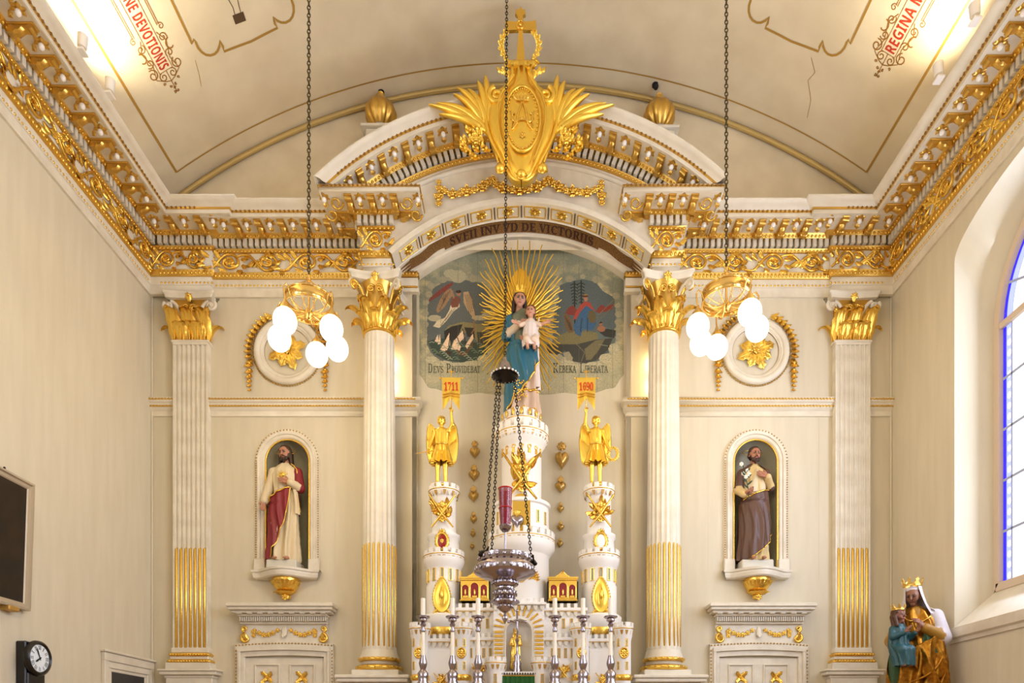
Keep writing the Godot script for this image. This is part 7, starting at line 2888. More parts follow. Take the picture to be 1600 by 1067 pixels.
	part(t, "white_mantle_fold", robe(SECS, 0.035, 0.5, 1.36, 0.36, steps([[1.36, 66], [0.8, 52], [0.36, 58]]), steps([[1.36, 160], [0.36, 120]]), 30, 30, 14.0, 1.0), M.white_cloth)
	s = Shape.new()
	hem(s, SECS, 0.05, 1.9, [Vector2(62, 0.7), Vector2(22, 0.4), Vector2(-30, 0.15), Vector2(-58, 0.02)], 0.012, 10.0, 2.4)
	hem(s, SECS, 0.04, 0.5, [Vector2(66, 1.36), Vector2(52, 0.8), Vector2(58, 0.36)], 0.009, 14.0, 1.0)
	hem(s, SECS, 0.012, 2.6, [Vector2(-40, 0.30), Vector2(10, 0.27), Vector2(50, 0.30), Vector2(90, 0.33)], 0.016)
	hem(s, SECS, 0.012, 2.6, [Vector2(-60, 0.02), Vector2(0, 0.02), Vector2(60, 0.02)], 0.012)
	part(t, "gilded_hem", s, M.gold)
	s = Shape.new()
	for i in 46:
		var y := rng.randf_range(0.1, 0.42)
		s.xf = tf(cloth(SECS, y, deg_to_rad(rng.randf_range(-28, 12)), 0.05, 1.9 + 2.4 * y, 10.0))
		s.ball(Vector3.ZERO, Vector3(0.012, 0.014, 0.006), 6, 4)
	s.xf = Transform3D.IDENTITY
	stuff(part(t, "gilded_embroidery", s, M.gold))
	# crown
	crown(t, Vector3(-0.045, 1.685, 0.0), 0.082, 0.07, 9, M.bright_gold)
	# child on the arm, a figure of its own
	var ch := thing("child_figure", "small painted child with spread arms held by the blue-robed statue", "statue", at + Vector3(0.105, 0.905, 0.20) * k)
	ch.scale = Vector3.ONE * k * 0.9
	b = Body.new()
	var wc := lin(0.85, 0.76, 0.68)
	var sk := lin(0.76, 0.56, 0.46)
	b.cap(Vector3(0, 0.30, 0), Vector3(-0.01, 0.08, 0.0), 0.075, 0.095, wc, 0.03)
	b.cap(Vector3(-0.05, 0.05, 0.04), Vector3(-0.06, -0.02, 0.14), 0.07, 0.05, wc, 0.03)
	b.cap(Vector3(0.05, 0.05, 0.04), Vector3(0.05, -0.02, 0.13), 0.07, 0.05, wc, 0.03)
	b.cap(Vector3(-0.06, -0.02, 0.14), Vector3(-0.045, -0.12, 0.10), 0.032, 0.024, sk, 0.015)
	b.cap(Vector3(0.05, -0.02, 0.13), Vector3(0.055, -0.12, 0.10), 0.032, 0.024, sk, 0.015)
	for e in [[-0.045, 0.03], [0.055, 0.03]]:
		b.cap(Vector3(e[0], -0.13, 0.10), Vector3(e[0], -0.14, 0.14), 0.022, 0.015, sk, 0.01)
	b.cap(Vector3(-0.07, 0.29, 0.01), Vector3(-0.15, 0.24, 0.06), 0.038, 0.032, wc, 0.02)
	b.cap(Vector3(-0.15, 0.24, 0.06), Vector3(-0.20, 0.25, 0.09), 0.028, 0.02, sk, 0.01)
	b.cap(Vector3(0.07, 0.29, 0.01), Vector3(0.15, 0.25, 0.05), 0.038, 0.032, wc, 0.02)
	b.cap(Vector3(0.15, 0.25, 0.05), Vector3(0.21, 0.26, 0.08), 0.028, 0.02, sk, 0.01)
	n0 = b.prims.size()
	b.head(Vector3(0.0, 0.46, 0.01), Basis(Vector3.UP, -0.15), 0.19, sk, lin(0.4, 0.24, 0.12), "curls")
	n1 = b.prims.size()
	b.hand(Vector3(-0.205, 0.25, 0.092), Vector3(-0.9, 0.2, 0.3), Vector3(0, -0.5, 0.9), 1.0, 0.3, sk, 0.62)
	n2 = b.prims.size()
	b.hand(Vector3(0.215, 0.262, 0.082), Vector3(0.9, 0.1, 0.3), Vector3(0, -0.5, 0.9), -1.0, 0.3, sk, 0.62)
	body_part(ch, b, [[0, n0, 0.011], [n0, n1, 0.0058], [n1, n2, 0.005], [n2, -1, 0.005]], M.painted_figure)
	s = robe([[0.34, 0, 0, 0.05, 0.05, 0.0], [0.28, 0, 0, 0.10, 0.085, 0.004], [0.1, 0, 0.01, 0.115, 0.105, 0.008], [-0.02, 0, 0.03, 0.13, 0.13, 0.012], [-0.09, 0, 0.03, 0.12, 0.115, 0.012]], 0.0, 0.7, 0.34, -0.09, full, full2, 20, 50, 11.0)
	part(ch, "gown", s, M.white_cloth)


func crown(t: Node3D, c: Vector3, r: float, h: float, n: int, m: Material) -> void:
	var s := Shape.new()
	s.lathe(PackedVector2Array([Vector2(r, 0.0), Vector2(r + 0.006, 0.002), Vector2(r + 0.008, 0.022), Vector2(r + 0.004, 0.03), Vector2(r, 0.03), Vector2(r, 0.0)]), 28, c)
	for i in n:
		var a := TAU * (i + 0.5) / n
		s.xf = Transform3D(Basis(Vector3.UP, a), c)
		var w := r * PI / n * 0.85
		s.xf = s.xf * tf(Vector3(0, 0.025, r + 0.003), 0, 0.18)
		s.prism(PackedVector2Array([Vector2(-w, 0), Vector2(w, 0), Vector2(w * 0.35, h * 0.45), Vector2(w * 0.75, h * 0.7), Vector2(0, h), Vector2(-w * 0.75, h * 0.7), Vector2(-w * 0.35, h * 0.45)]), 0.006)
		s.ball(Vector3(0, h, 0.003), Vector3(0.009, 0.009, 0.009), 6, 5)
	s.xf = Transform3D.IDENTITY
	part(t, "crown", s, m)


func anne() -> void:
	var at := Vector3(4.56, 1.86, 1.3)
	# stand
	var p := thing("statue_pedestal", "plain pedestal under the crowned gold statue beside the window", "pedestal", Vector3(at.x, 0.0, at.z))
	var s := Shape.new()
	s.box(Vector3(0, 0.17 + 0.35, 0), Vector3(0.6, 1.0, 0.6), 0.01)
	s.box(Vector3(0, 1.2, 0), Vector3(0.5, 1.2, 0.5), 0.01)
	s.box(Vector3(0, 1.82, 0), Vector3(0.66, 0.08, 0.6), 0.015)
	part(p, "block", s, M.cream_paint)
	var t := thing("crowned_statue", "large gilded statue of a crowned, white-veiled woman holding a child, by the window", "statue", at, -0.42)
	var k := 1.70 / 1.86
	t.scale = Vector3.ONE * k
	var skin := lin(0.52, 0.34, 0.25)
	var gold := lin(0.62, 0.45, 0.14)
	var b := Body.new()
	b.cap(Vector3(0.02, 1.36, 0), Vector3(0.05, 1.0, 0.01), 0.13, 0.15, gold)
	for e in [-1.0, 1.0]:
		b.cap(Vector3(0.02 + e * 0.06, 1.38, 0), Vector3(0.04 + e * 0.19, 1.34, 0), 0.07, 0.075, gold, 0.03)
	b.cap(Vector3(0.23, 1.34, 0), Vector3(0.30, 1.06, 0.06), 0.095, 0.10, lin(0.78, 0.75, 0.77), 0.03)
	b.cap(Vector3(0.30, 1.06, 0.06), Vector3(0.10, 1.16, 0.24), 0.085, 0.062, gold, 0.03)
	b.cap(Vector3(-0.15, 1.34, 0), Vector3(-0.26, 1.05, 0.04), 0.08, 0.075, gold, 0.03)
	b.cap(Vector3(-0.26, 1.05, 0.04), Vector3(-0.22, 0.88, 0.20), 0.075, 0.055, gold, 0.03)
	var n0 := b.prims.size()
	b.head(Vector3(-0.02, 1.60, 0.05), Basis(Vector3.UP, -0.35) * Basis(Vector3.RIGHT, 0.28), 0.235, skin, lin(0.3, 0.2, 0.12), "", false, lin(0.4, 0.2, 0.15))
	var n1 := b.prims.size()
	b.hand(Vector3(0.085, 1.17, 0.25), Vector3(-0.6, 0.75, 0.15), Vector3(-0.6, -0.3, -0.5), -1.0, 0.5, lin(0.55, 0.36, 0.27), 1.15)
	var n2 := b.prims.size()
	b.hand(Vector3(-0.215, 0.87, 0.21), Vector3(0.55, -0.05, 0.6), Vector3(0, 1, -0.2), -1.0, 0.5, lin(0.5, 0.33, 0.24), 1.15)
	body_part(t, b, [[0, n0, 0.016], [n0, n1, 0.006], [n1, n2, 0.006], [n2, -1, 0.006]], M.painted_figure)
	var sec := [[1.47, 0.0, 0.0, 0.09, 0.08, 0.002], [1.40, 0.01, 0.0, 0.19, 0.13, 0.006], [1.25, 0.03, 0.01, 0.24, 0.17, 0.012], [1.0, 0.04, 0.02, 0.245, 0.19, 0.018], [0.8, 0.04, 0.02, 0.26, 0.2, 0.024], [0.5, 0.04, 0.02, 0.265, 0.21, 0.03], [0.2, 0.03, 0.02, 0.27, 0.22, 0.032], [0.0, 0.03, 0.02, 0.28, 0.23, 0.032]]
	var gm := mat("gilded_cloth", Color(0.82, 0.62, 0.22), 0.32, 0.8)
	gm.albedo_texture = noise_tex(0.03, 4, Color(0.6, 0.46, 0.26), Color(1, 0.97, 0.88), 17, 256)
	gm.uv1_triplanar = true
	gm.uv1_scale = Vector3(2, 2, 2)
	mat("green_lining", Color(0.2, 0.32, 0.16), 0.5)
	mat("veil_cloth", Color(0.80, 0.77, 0.78), 0.42)
	fold_scale = 2.6
	part(t, "gown", robe(sec, 0.0, 0.6, 1.46, 0.0, full, full2, 44, 100, 8.0), gm)
	part(t, "mantle", robe(sec, 0.05, 2.0, 1.08, 0.25, steps([[1.08, 40], [0.95, -10], [0.8, -30], [0.25, 70]]), steps([[1.08, 120], [0.25, 150]]), 34, 60, 9.0, 3.0), gm)
	part(t, "lining", robe(sec, 0.03, 1.0, 1.12, 0.86, steps([[1.12, 10], [0.86, 0]]), steps([[1.12, 30], [0.86, 40]]), 14, 16, 16.0), M.green_lining)
	part(t, "lining", robe(sec, 0.03, 1.0, 0.95, 0.0, steps([[0.95, -100], [0, -90]]), steps([[0.95, -62], [0, -40]]), 24, 24, 12.0), M.green_lining)
	part(t, "mantle_edge", robe(sec, 0.045, 1.0, 1.0, 0.0, steps([[1.0, -125], [0, -120]]), steps([[1.0, -98], [0, -84]]), 24, 14, 8.0), gm)
	# white mantle over the shoulder
	part(t, "shoulder_mantle", robe(sec, 0.055, 0.2, 1.44, 0.98, steps([[1.44, 60], [1.2, 62], [0.98, 72]]), steps([[1.44, 150], [0.98, 160]]), 24, 30, 8.0), M.veil_cloth)
	# veil from the crown to the shoulders
	s = Shape.new()
	var rows := []
	for j in 15:
		var v := j / 14.0
		var y := lerpf(1.72, 1.36, v)
		var r := 0.098 + 0.012 * sin(v * 3.0) + 0.10 * pow(v, 2.5)
		var row := PackedVector3Array()
		for i in 31:
			var th := deg_to_rad(lerpf(52, 318, i / 30.0)) - 0.35 * (1.0 - v)
			var rr := r + 0.008 * sin(th * 11.0) * v
			row.append(Vector3(-0.02 + 0.03 * v + rr * sin(th), y, 0.03 - 0.02 * v + rr * cos(th) * 1.05))
		rows.append(row)
	s.grid(rows)
	part(t, "veil", s, M.veil_cloth)
	s = Shape.new()
	s.ball(Vector3(-0.02, 1.68, 0.02), Vector3(0.098, 0.05, 0.1), 20, 10)
	part(t, "veil_top", s, M.veil_cloth)
	s = Shape.new()
	hem(s, sec, 0.03, 0.6, [Vector2(-50, 1.36), Vector2(-20, 1.27), Vector2(10, 1.26), Vector2(40, 1.34)], 0.010, 8.0)
	part(t, "gilded_collar", s, M.gold)
	# swags of drapery sweeping from the raised arm to the hip
	for q in [[70, 1.03, 40, 0.55, -30, 0.50], [84, 0.92, 50, 0.30, -20, 0.28], [90, 0.70, 60, 0.10, 0, 0.06]]:
		s = Shape.new()
		var path := PackedVector3Array()
		var rr := []
		for i in 21:
			var u := i / 20.0
			var p0 := Vector2(q[0], q[1])
			var p1 := Vector2(q[2], q[3])
			var p2 := Vector2(q[4], q[5])
			var pq := p0.lerp(p1, u).lerp(p1.lerp(p2, u), u)
			path.append(cloth(sec, pq.y, deg_to_rad(pq.x), 0.05, 2.0, 9.0, 0.3))
			rr.append(0.006 + 0.012 * sin(PI * u))
		s.tube(path, rr, 8)
		part(t, "drapery_swag", s, gm)
	crown(t, Vector3(-0.025, 1.725, 0.03), 0.102, 0.075, 8, M.old_gold)
	# child
	var cb := at + Basis(Vector3.UP, -0.42) * Vector3(-0.20, 0.90, 0.24) * k
	var ch := thing("child_figure", "seated child in teal gown and small crown, on the arm of the gilded statue", "statue", cb, -0.42 + 0.5)
	ch.scale = Vector3.ONE * k
	b = Body.new()
	var tl := lin(0.13, 0.31, 0.34)
	b.cap(Vector3(0, 0.28, 0), Vector3(0, 0.05, 0.0), 0.075, 0.10, tl, 0.03)
	for e in [-1.0, 1.0]:
		b.cap(Vector3(e * 0.05, 0.03, 0.03), Vector3(e * 0.05, -0.01, 0.15), 0.075, 0.06, tl, 0.03)
		b.cap(Vector3(e * 0.05, -0.01, 0.15), Vector3(e * 0.045, -0.16, 0.15), 0.058, 0.05, tl, 0.03)
		b.cap(Vector3(e * 0.045, -0.19, 0.15), Vector3(e * 0.045, -0.20, 0.20), 0.026, 0.018, lin(0.55, 0.36, 0.27), 0.01)
		b.cap(Vector3(e * 0.075, 0.27, 0.0), Vector3(e * 0.11, 0.16, 0.06), 0.042, 0.038, tl, 0.02)
		b.cap(Vector3(e * 0.11, 0.16, 0.06), Vector3(e * 0.07 + 0.05, 0.20, 0.15), 0.038, 0.03, tl, 0.02)
	n0 = b.prims.size()
	b.head(Vector3(0.0, 0.43, 0.01), Basis(Vector3.UP, 0.45) * Basis(Vector3.RIGHT, -0.1), 0.19, lin(0.5, 0.31, 0.22), lin(0.3, 0.17, 0.08), "long")
	n1 = b.prims.size()
	b.hand(Vector3(0.125, 0.205, 0.16), Vector3(0.3, 0.8, 0.4), Vector3(-0.9, 0, 0.1), 1.0, 0.3, lin(0.55, 0.36, 0.27), 0.7)
	n2 = b.prims.size()
	b.hand(Vector3(-0.02, 0.205, 0.16), Vector3(0.4, 0.8, 0.4), Vector3(0.9, 0, 0.1), -1.0, 0.3, lin(0.55, 0.36, 0.27), 0.7)
	body_part(ch, b, [[0, n0, 0.012], [n0, n1, 0.006], [n1, n2, 0.005], [n2, -1, 0.005]], M.painted_figure)
	part(ch, "gown", robe([[0.33, 0, 0, 0.05, 0.05, 0.0], [0.27, 0, 0, 0.10, 0.09, 0.004], [0.08, 0, 0.01, 0.12, 0.11, 0.01], [0.0, 0, 0.07, 0.125, 0.15, 0.014], [-0.16, 0, 0.11, 0.115, 0.125, 0.02], [-0.2, 0, 0.115, 0.12, 0.125, 0.02]], 0.0, 1.2, 0.33, -0.2, full, full2, 30, 60, 10.0), M.teal_cloth)
	crown(ch, Vector3(0.0, 0.50, 0.0), 0.07, 0.045, 7, M.old_gold)


func angels() -> void:
	for sg in [-1.0, 1.0]:
		var at := wp(690.0 if sg < 0 else 931.0, 760, 0.5)
		var t := thing("gilded_angel", "gilded winged angel with banner %s, on a side tower of the altar" % ("1711 and a sword" if sg < 0 else "1690 and a wreath"), "angel statue", at, 0.0, "gilded angels on the altar towers")
		var k := 0.9 / 1.74
		t.scale = Vector3.ONE * k
		var m: float = -sg      # the raised arm is towards the middle
		var g := Color.WHITE
		var b := Body.new()
		b.cap(Vector3(0, 1.36, 0), Vector3(0, 0.98, 0.0), 0.115, 0.11, g, 0.03)
		b.cap(Vector3(0, 0.98, 0), Vector3(0, 0.9, 0), 0.13, 0.13, g, 0.03)
		for e in [-1.0, 1.0]:
			b.cap(Vector3(e * 0.05, 1.38, 0), Vector3(e * 0.16, 1.36, 0), 0.062, 0.062, g, 0.03)
			b.cap(Vector3(e * 0.085, 0.9, 0), Vector3(e * 0.095, 0.5, 0.03 + 0.02 * e), 0.09, 0.062, g, 0.03)
			b.cap(Vector3(e * 0.095, 0.5, 0.03 + 0.02 * e), Vector3(e * 0.10, 0.11, 0.0), 0.062, 0.042, g, 0.02)
			b.cap(Vector3(e * 0.10, 0.07, -0.02), Vector3(e * 0.12, 0.04, 0.14), 0.045, 0.03, g, 0.02)
		# raised arm
		b.cap(Vector3(m * 0.17, 1.36, 0), Vector3(m * 0.27, 1.50, 0.04), 0.056, 0.048, g, 0.02)
		b.cap(Vector3(m * 0.27, 1.50, 0.04), Vector3(m * 0.25, 1.74, 0.09), 0.048, 0.034, g, 0.02)
		# lowered arm
		b.cap(Vector3(-m * 0.17, 1.36, 0), Vector3(-m * 0.26, 1.10, 0.02), 0.056, 0.048, g, 0.02)
		b.cap(Vector3(-m * 0.26, 1.10, 0.02), Vector3(-m * 0.30, 0.88, 0.10), 0.048, 0.034, g, 0.02)
		var n0 := b.prims.size()
		b.head(Vector3(0, 1.60, 0.02), Basis(Vector3.UP, m * 0.2), 0.235, g, g, "curls", false, g, g)
		var n1 := b.prims.size()
		b.hand(Vector3(m * 0.25, 1.76, 0.095), Vector3(0, 1, 0.15), Vector3(-m * 0.5, 0, 0.8), m, 1.3, g, 1.1)
		var n2 := b.prims.size()
		b.hand(Vector3(-m * 0.30, 0.86, 0.11), Vector3(-m * 0.2, -0.9, 0.4), Vector3(m, 0, 0.3), m, 1.3, g, 1.1)
		var s := Shape.new()
		b.add_to(s, 0.016, 0, n0)
		b.add_to(s, 0.009, n0, n1)
		b.add_to(s, 0.009, n1, n2)
		b.add_to(s, 0.009, n2)
		part(t, "body", s, M.bright_gold)
		part(t, "tunic", robe([[1.44, 0, 0, 0.09, 0.08, 0.0], [1.36, 0, 0, 0.17, 0.12, 0.006], [1.15, 0, 0.0, 0.145, 0.125, 0.012], [1.02, 0, 0, 0.13, 0.12, 0.014], [0.98, 0, 0, 0.15, 0.135, 0.016], [0.75, 0, 0.01, 0.20, 0.17, 0.03], [0.56, 0, 0.02, 0.24, 0.2, 0.04]], 0.0, 0.9 * sg, 1.44, 0.56, full, full2, 34, 80, 11.0), M.bright_gold)
		s = Shape.new()
		var belt := PackedVector3Array()
		for i in 25:
			belt.append(Vector3(sin(TAU * i / 24) * 0.142, 1.02, cos(TAU * i / 24) * 0.132))
		s.tube(belt, 0.02, 6, false)
		part(t, "belt", s, M.gold)
		# wings: rows of long feathers
		for e in [-1.0, 1.0]:
			s = Shape.new()
			for i in 9:
				var u := i / 8.0
				blade(s, Vector3(e * lerpf(0.08, 0.30, sin(u * 1.9)), lerpf(1.36, 1.58, sin(u * 2.2)), -0.10 - 0.01 * i), Vector3(e * lerpf(0.20, 0.40, u), lerpf(1.1, 1.35, u), -0.13), Vector3(e * lerpf(0.16, 0.33, u), lerpf(0.50, 0.62, u * u), -0.10 - 0.008 * i), 0.10, 0.02, 10)
			for i in 7:
				var u := i / 6.0
				blade(s, Vector3(e * lerpf(0.06, 0.28, u), lerpf(1.36, 1.60, u), -0.085), Vector3(e * lerpf(0.16, 0.36, u), lerpf(1.25, 1.5, u), -0.09), Vector3(e * lerpf(0.16, 0.36, u), lerpf(1.0, 1.15, u), -0.09), 0.08, 0.018, 8)
			part(t, "wing", s, M.bright_gold)
		# sword or small shield in the lowered hand
		s = Shape.new()
		if sg < 0:
			s.tube(PackedVector3Array([Vector3(-m * 0.20, 0.82, 0.14), Vector3(-m * 0.62, 0.74, 0.16)]), [0.016, 0.006], 6)
			s.tube(PackedVector3Array([Vector3(-m * 0.32, 0.88, 0.14), Vector3(-m * 0.34, 0.72, 0.14)]), 0.012, 6)
			part(t, "sword", s, M.gold)
		else:
			var ring := PackedVector3Array()
			for i in 25:
				ring.append(Vector3(-m * 0.40 + cos(TAU * i / 24) * 0.12, 0.74 + sin(TAU * i / 24) * 0.15, 0.14))
			s.tube(ring, 0.03, 6, false)
			for i in 14:
				s.flower(Vector3(-m * 0.40 + cos(TAU * i / 14) * 0.12, 0.74 + sin(TAU * i / 14) * 0.15, 0.15), 0.05, 5, 0.6)
			part(t, "wreath", s, M.gold)
		s = Shape.new()
		for i in 9:
			s.xf = Transform3D(Basis(Vector3.UP, TAU * i / 9), Vector3.ZERO)
			s.ball(Vector3(0, 0.0, 0.12), Vector3(0.10, 0.05, 0.09), 8, 6)
		s.xf = Transform3D.IDENTITY
		part(t, "cloud_base", s, M.bright_gold)
		# banner
		var bn := thing("lettered_banner", "gilded swallow-tailed banner with red figures %s held by the angel with the %s" % (["1711", "sword"] if sg < 0 else ["1690", "wreath"]), "banner", at + Vector3(m * 0.25, 1.80, 0.10) * k, 0, "banners of the angels")
		bn.scale = Vector3.ONE * k
		s = Shape.new()
		s.tube(PackedVector3Array([Vector3(0, -0.12, 0), Vector3(0, 1.02, 0)]), 0.012, 6)
		s.box(Vector3(0, 0.98, 0), Vector3(0.16, 0.02, 0.02), 0.004)
		s.box(Vector3(0, 0.82, 0.0), Vector3(0.56, 0.026, 0.03), 0.006)
		for e in [-1.0, 1.0]:
			s.ball(Vector3(e * 0.28, 0.82, 0), Vector3(0.025, 0.025, 0.025), 8, 6)
		part(bn, "staff", s, M.gold)
		s = Shape.new()
		var rows := []
		for j in 13:
			var v := j / 12.0
			var row := PackedVector3Array()
			for i in 17:
				var u := (i - 8) / 8.0
				var yb := lerpf(0.0, 0.30, 1.0 - absf(u)) if true else 0.0
				row.append(Vector3(u * 0.225 * (1.0 - 0.06 * v), lerpf(0.82, yb + 0.02, v), 0.03 + 0.012 * sin(u * 6.0 + v * 4.0) * v))
			rows.append(row)
		s.grid(rows)
		part(bn, "cloth", s, M.bright_gold)
		mat("banner_red", Color(0.75, 0.12, 0.03), 0.5)
		var lm := lettering("1711" if sg < 0 else "1690", func(x: float, y: float) -> Vector3: return Vector3(lerpf(-0.17, 0.17, x), lerpf(0.50, 0.70, y), 0.05), true, 700)
		part(bn, "banner_figures", lm, M.banner_red)
		s = Shape.new()
		for j in 2:
			s.tube(PackedVector3Array([Vector3(-0.21, 0.40 - j * 0.07, 0.045), Vector3(0, 0.44 - j * 0.05, 0.05), Vector3(0.21, 0.40 - j * 0.07, 0.045)]), 0.012, 5)
		part(bn, "fringe", s, M.gold)


func gate_madonna() -> void:
	var at := wp(806, 1046, 0.93)
	var t := thing("small_gilded_madonna", "small gilded figure with child inside the arched gate of the altar", "statue", at)
	var k := 0.48 / 1.74
	t.scale = Vector3.ONE * k
	var g := Color.WHITE
	var b := Body.new()
	b.cap(Vector3(0, 1.36, 0), Vector3(0, 0.95, 0.0), 0.12, 0.13, g, 0.03)
	for e in [-1.0, 1.0]:
		b.cap(Vector3(e * 0.05, 1.38, 0), Vector3(e * 0.17, 1.34, 0), 0.065, 0.065, g, 0.03)
		b.cap(Vector3(e * 0.17, 1.34, 0), Vector3(e * 0.24, 1.08, 0.04), 0.06, 0.055, g, 0.03)
		b.cap(Vector3(e * 0.24, 1.08, 0.04), Vector3(e * 0.12, 1.05, 0.2), 0.055, 0.045, g, 0.03)
	b.cap(Vector3(0.16, 1.30, 0.16), Vector3(0.16, 1.08, 0.18), 0.06, 0.08, g, 0.02)
	b.cap(Vector3(0.16, 1.42, 0.17), Vector3(0.16, 1.43, 0.17), 0.07, 0.07, g, 0.02)
	b.head(Vector3(-0.02, 1.6, 0.02), Basis.IDENTITY, 0.24, g, g, "long", false, g, g)
	var s := Shape.new()
	b.add_to(s, 0.022)
	part(t, "body", s, M.gold)
	part(t, "gown", robe(SECS, 0.01, 1.0, 1.46, 0.0, full, full2, 24, 60), M.gold)
	crown(t, Vector3(-0.02, 1.69, 0.0), 0.09, 0.1, 7, M.gold)


# ------------------------------------------------------------------ lamps
func chain(s: Shape, a: Vector3, b: Vector3, link: float, thick: float) -> void:
	var n := maxi(1, int((b - a).length() / (link * 0.78)))
	var d := (b - a).normalized()
	var u := d.cross(Vector3(0, 0, 1) if absf(d.z) < 0.9 else Vector3.RIGHT).normalized()
	var w := d.cross(u)
	for i in n:
		var c := a.lerp(b, (i + 0.5) / n)
		var e := u if i % 2 else w
		var p := PackedVector3Array()
		for k in 9:
			var t := TAU * k / 8
			p.append(c + d * cos(t) * link * 0.5 + e * sin(t) * link * 0.3)
		s.tube(p, thick, 4, false)


func make_chandelier(label: String, at: Vector3, angles: Array, energy: float) -> void:
	var t := thing("globe_chandelier", label, "chandelier", at, 0, "brass chandeliers with white globes")
	var s := Shape.new()
	var top := vault(at.x, at.z).y - at.y
	chain(s, Vector3(0, 0.66, 0), Vector3(0, top, 0), 0.052, 0.0062)
	part(t, "chain", s, M.chain_metal)
	s = Shape.new()
	# open hoop: two rings and a thin pierced band
	s.lathe(PackedVector2Array([Vector2(0.238, 0.31), Vector2(0.242, 0.315), Vector2(0.242, 0.41), Vector2(0.238, 0.415), Vector2(0.234, 0.41), Vector2(0.234, 0.315), Vector2(0.238, 0.31)]), 40)
	for y in [0.31, 0.415]:
		var r := PackedVector3Array()
		for i in 41:
			r.append(Vector3(sin(TAU * i / 40) * 0.24, y, cos(TAU * i / 40) * 0.24))
		s.tube(r, 0.009, 6, false)
	part(t, "hoop", s, M.brass)
	s = Shape.new()
	s.lathe(PackedVector2Array([Vector2(0, 0.20), Vector2(0.03, 0.22), Vector2(0.05, 0.26), Vector2(0.035, 0.30), Vector2(0.012, 0.33), Vector2(0.012, 0.60), Vector2(0.025, 0.63), Vector2(0.01, 0.67), Vector2(0.0, 0.67)]), 16)
	for i in 10:
		var a := TAU * i / 10
		s.tube(PackedVector3Array([Vector3(sin(a) * 0.03, 0.27, cos(a) * 0.03), Vector3(sin(a) * 0.14, 0.28, cos(a) * 0.14), Vector3(sin(a) * 0.238, 0.32, cos(a) * 0.238)]), 0.006, 5)
		s.tube(PackedVector3Array([Vector3(0, 0.62, 0), Vector3(sin(a) * 0.238, 0.41, cos(a) * 0.238)]), 0.004, 4)
	part(t, "hub", s, M.brass)
	for ad in angles:
		var a := deg_to_rad(ad)
		var o := Vector3(sin(a), 0, cos(a))
		s = Shape.new()
		var p := PackedVector3Array()
		for q in [[0.05, 0.26], [0.15, 0.23], [0.23, 0.28], [0.27, 0.38], [0.30, 0.40], [0.325, 0.36], [0.322, 0.30], [0.312, 0.25], [0.31, 0.20]]:
			p.append(o * q[0] + Vector3(0, q[1], 0))
		s.tube(p, 0.008, 6)
		var arm := part(t, "arm", s, M.brass)
		s = Shape.new()
		s.lathe(PackedVector2Array([Vector2(0.0, 0.25), Vector2(0.012, 0.24), Vector2(0.02, 0.21), Vector2(0.05, 0.17), Vector2(0.062, 0.135), Vector2(0.05, 0.13)]), 16, o * 0.31)
		part(arm, "gallery", s, M.brass)
		s = Shape.new()
		s.ball(o * 0.31 + Vector3(0, 0.025, 0), Vector3(0.116, 0.128, 0.116), 28, 18)
		part(t, "globe_lamp", s, M.globe_glass, Transform3D.IDENTITY, "glowing white glass globe")
		var l := OmniLight3D.new()
		l.name = "globe_light"
		l.light_color = Color(1.0, 0.905, 0.715)
		l.light_energy = energy
		l.light_size = 0.12
		l.omni_range = 40.0
		l.omni_attenuation = 2.0
		l.shadow_enabled = true
		t.add_child(l, true)
		l.position = o * 0.31 + Vector3(0, 0.025, 0)


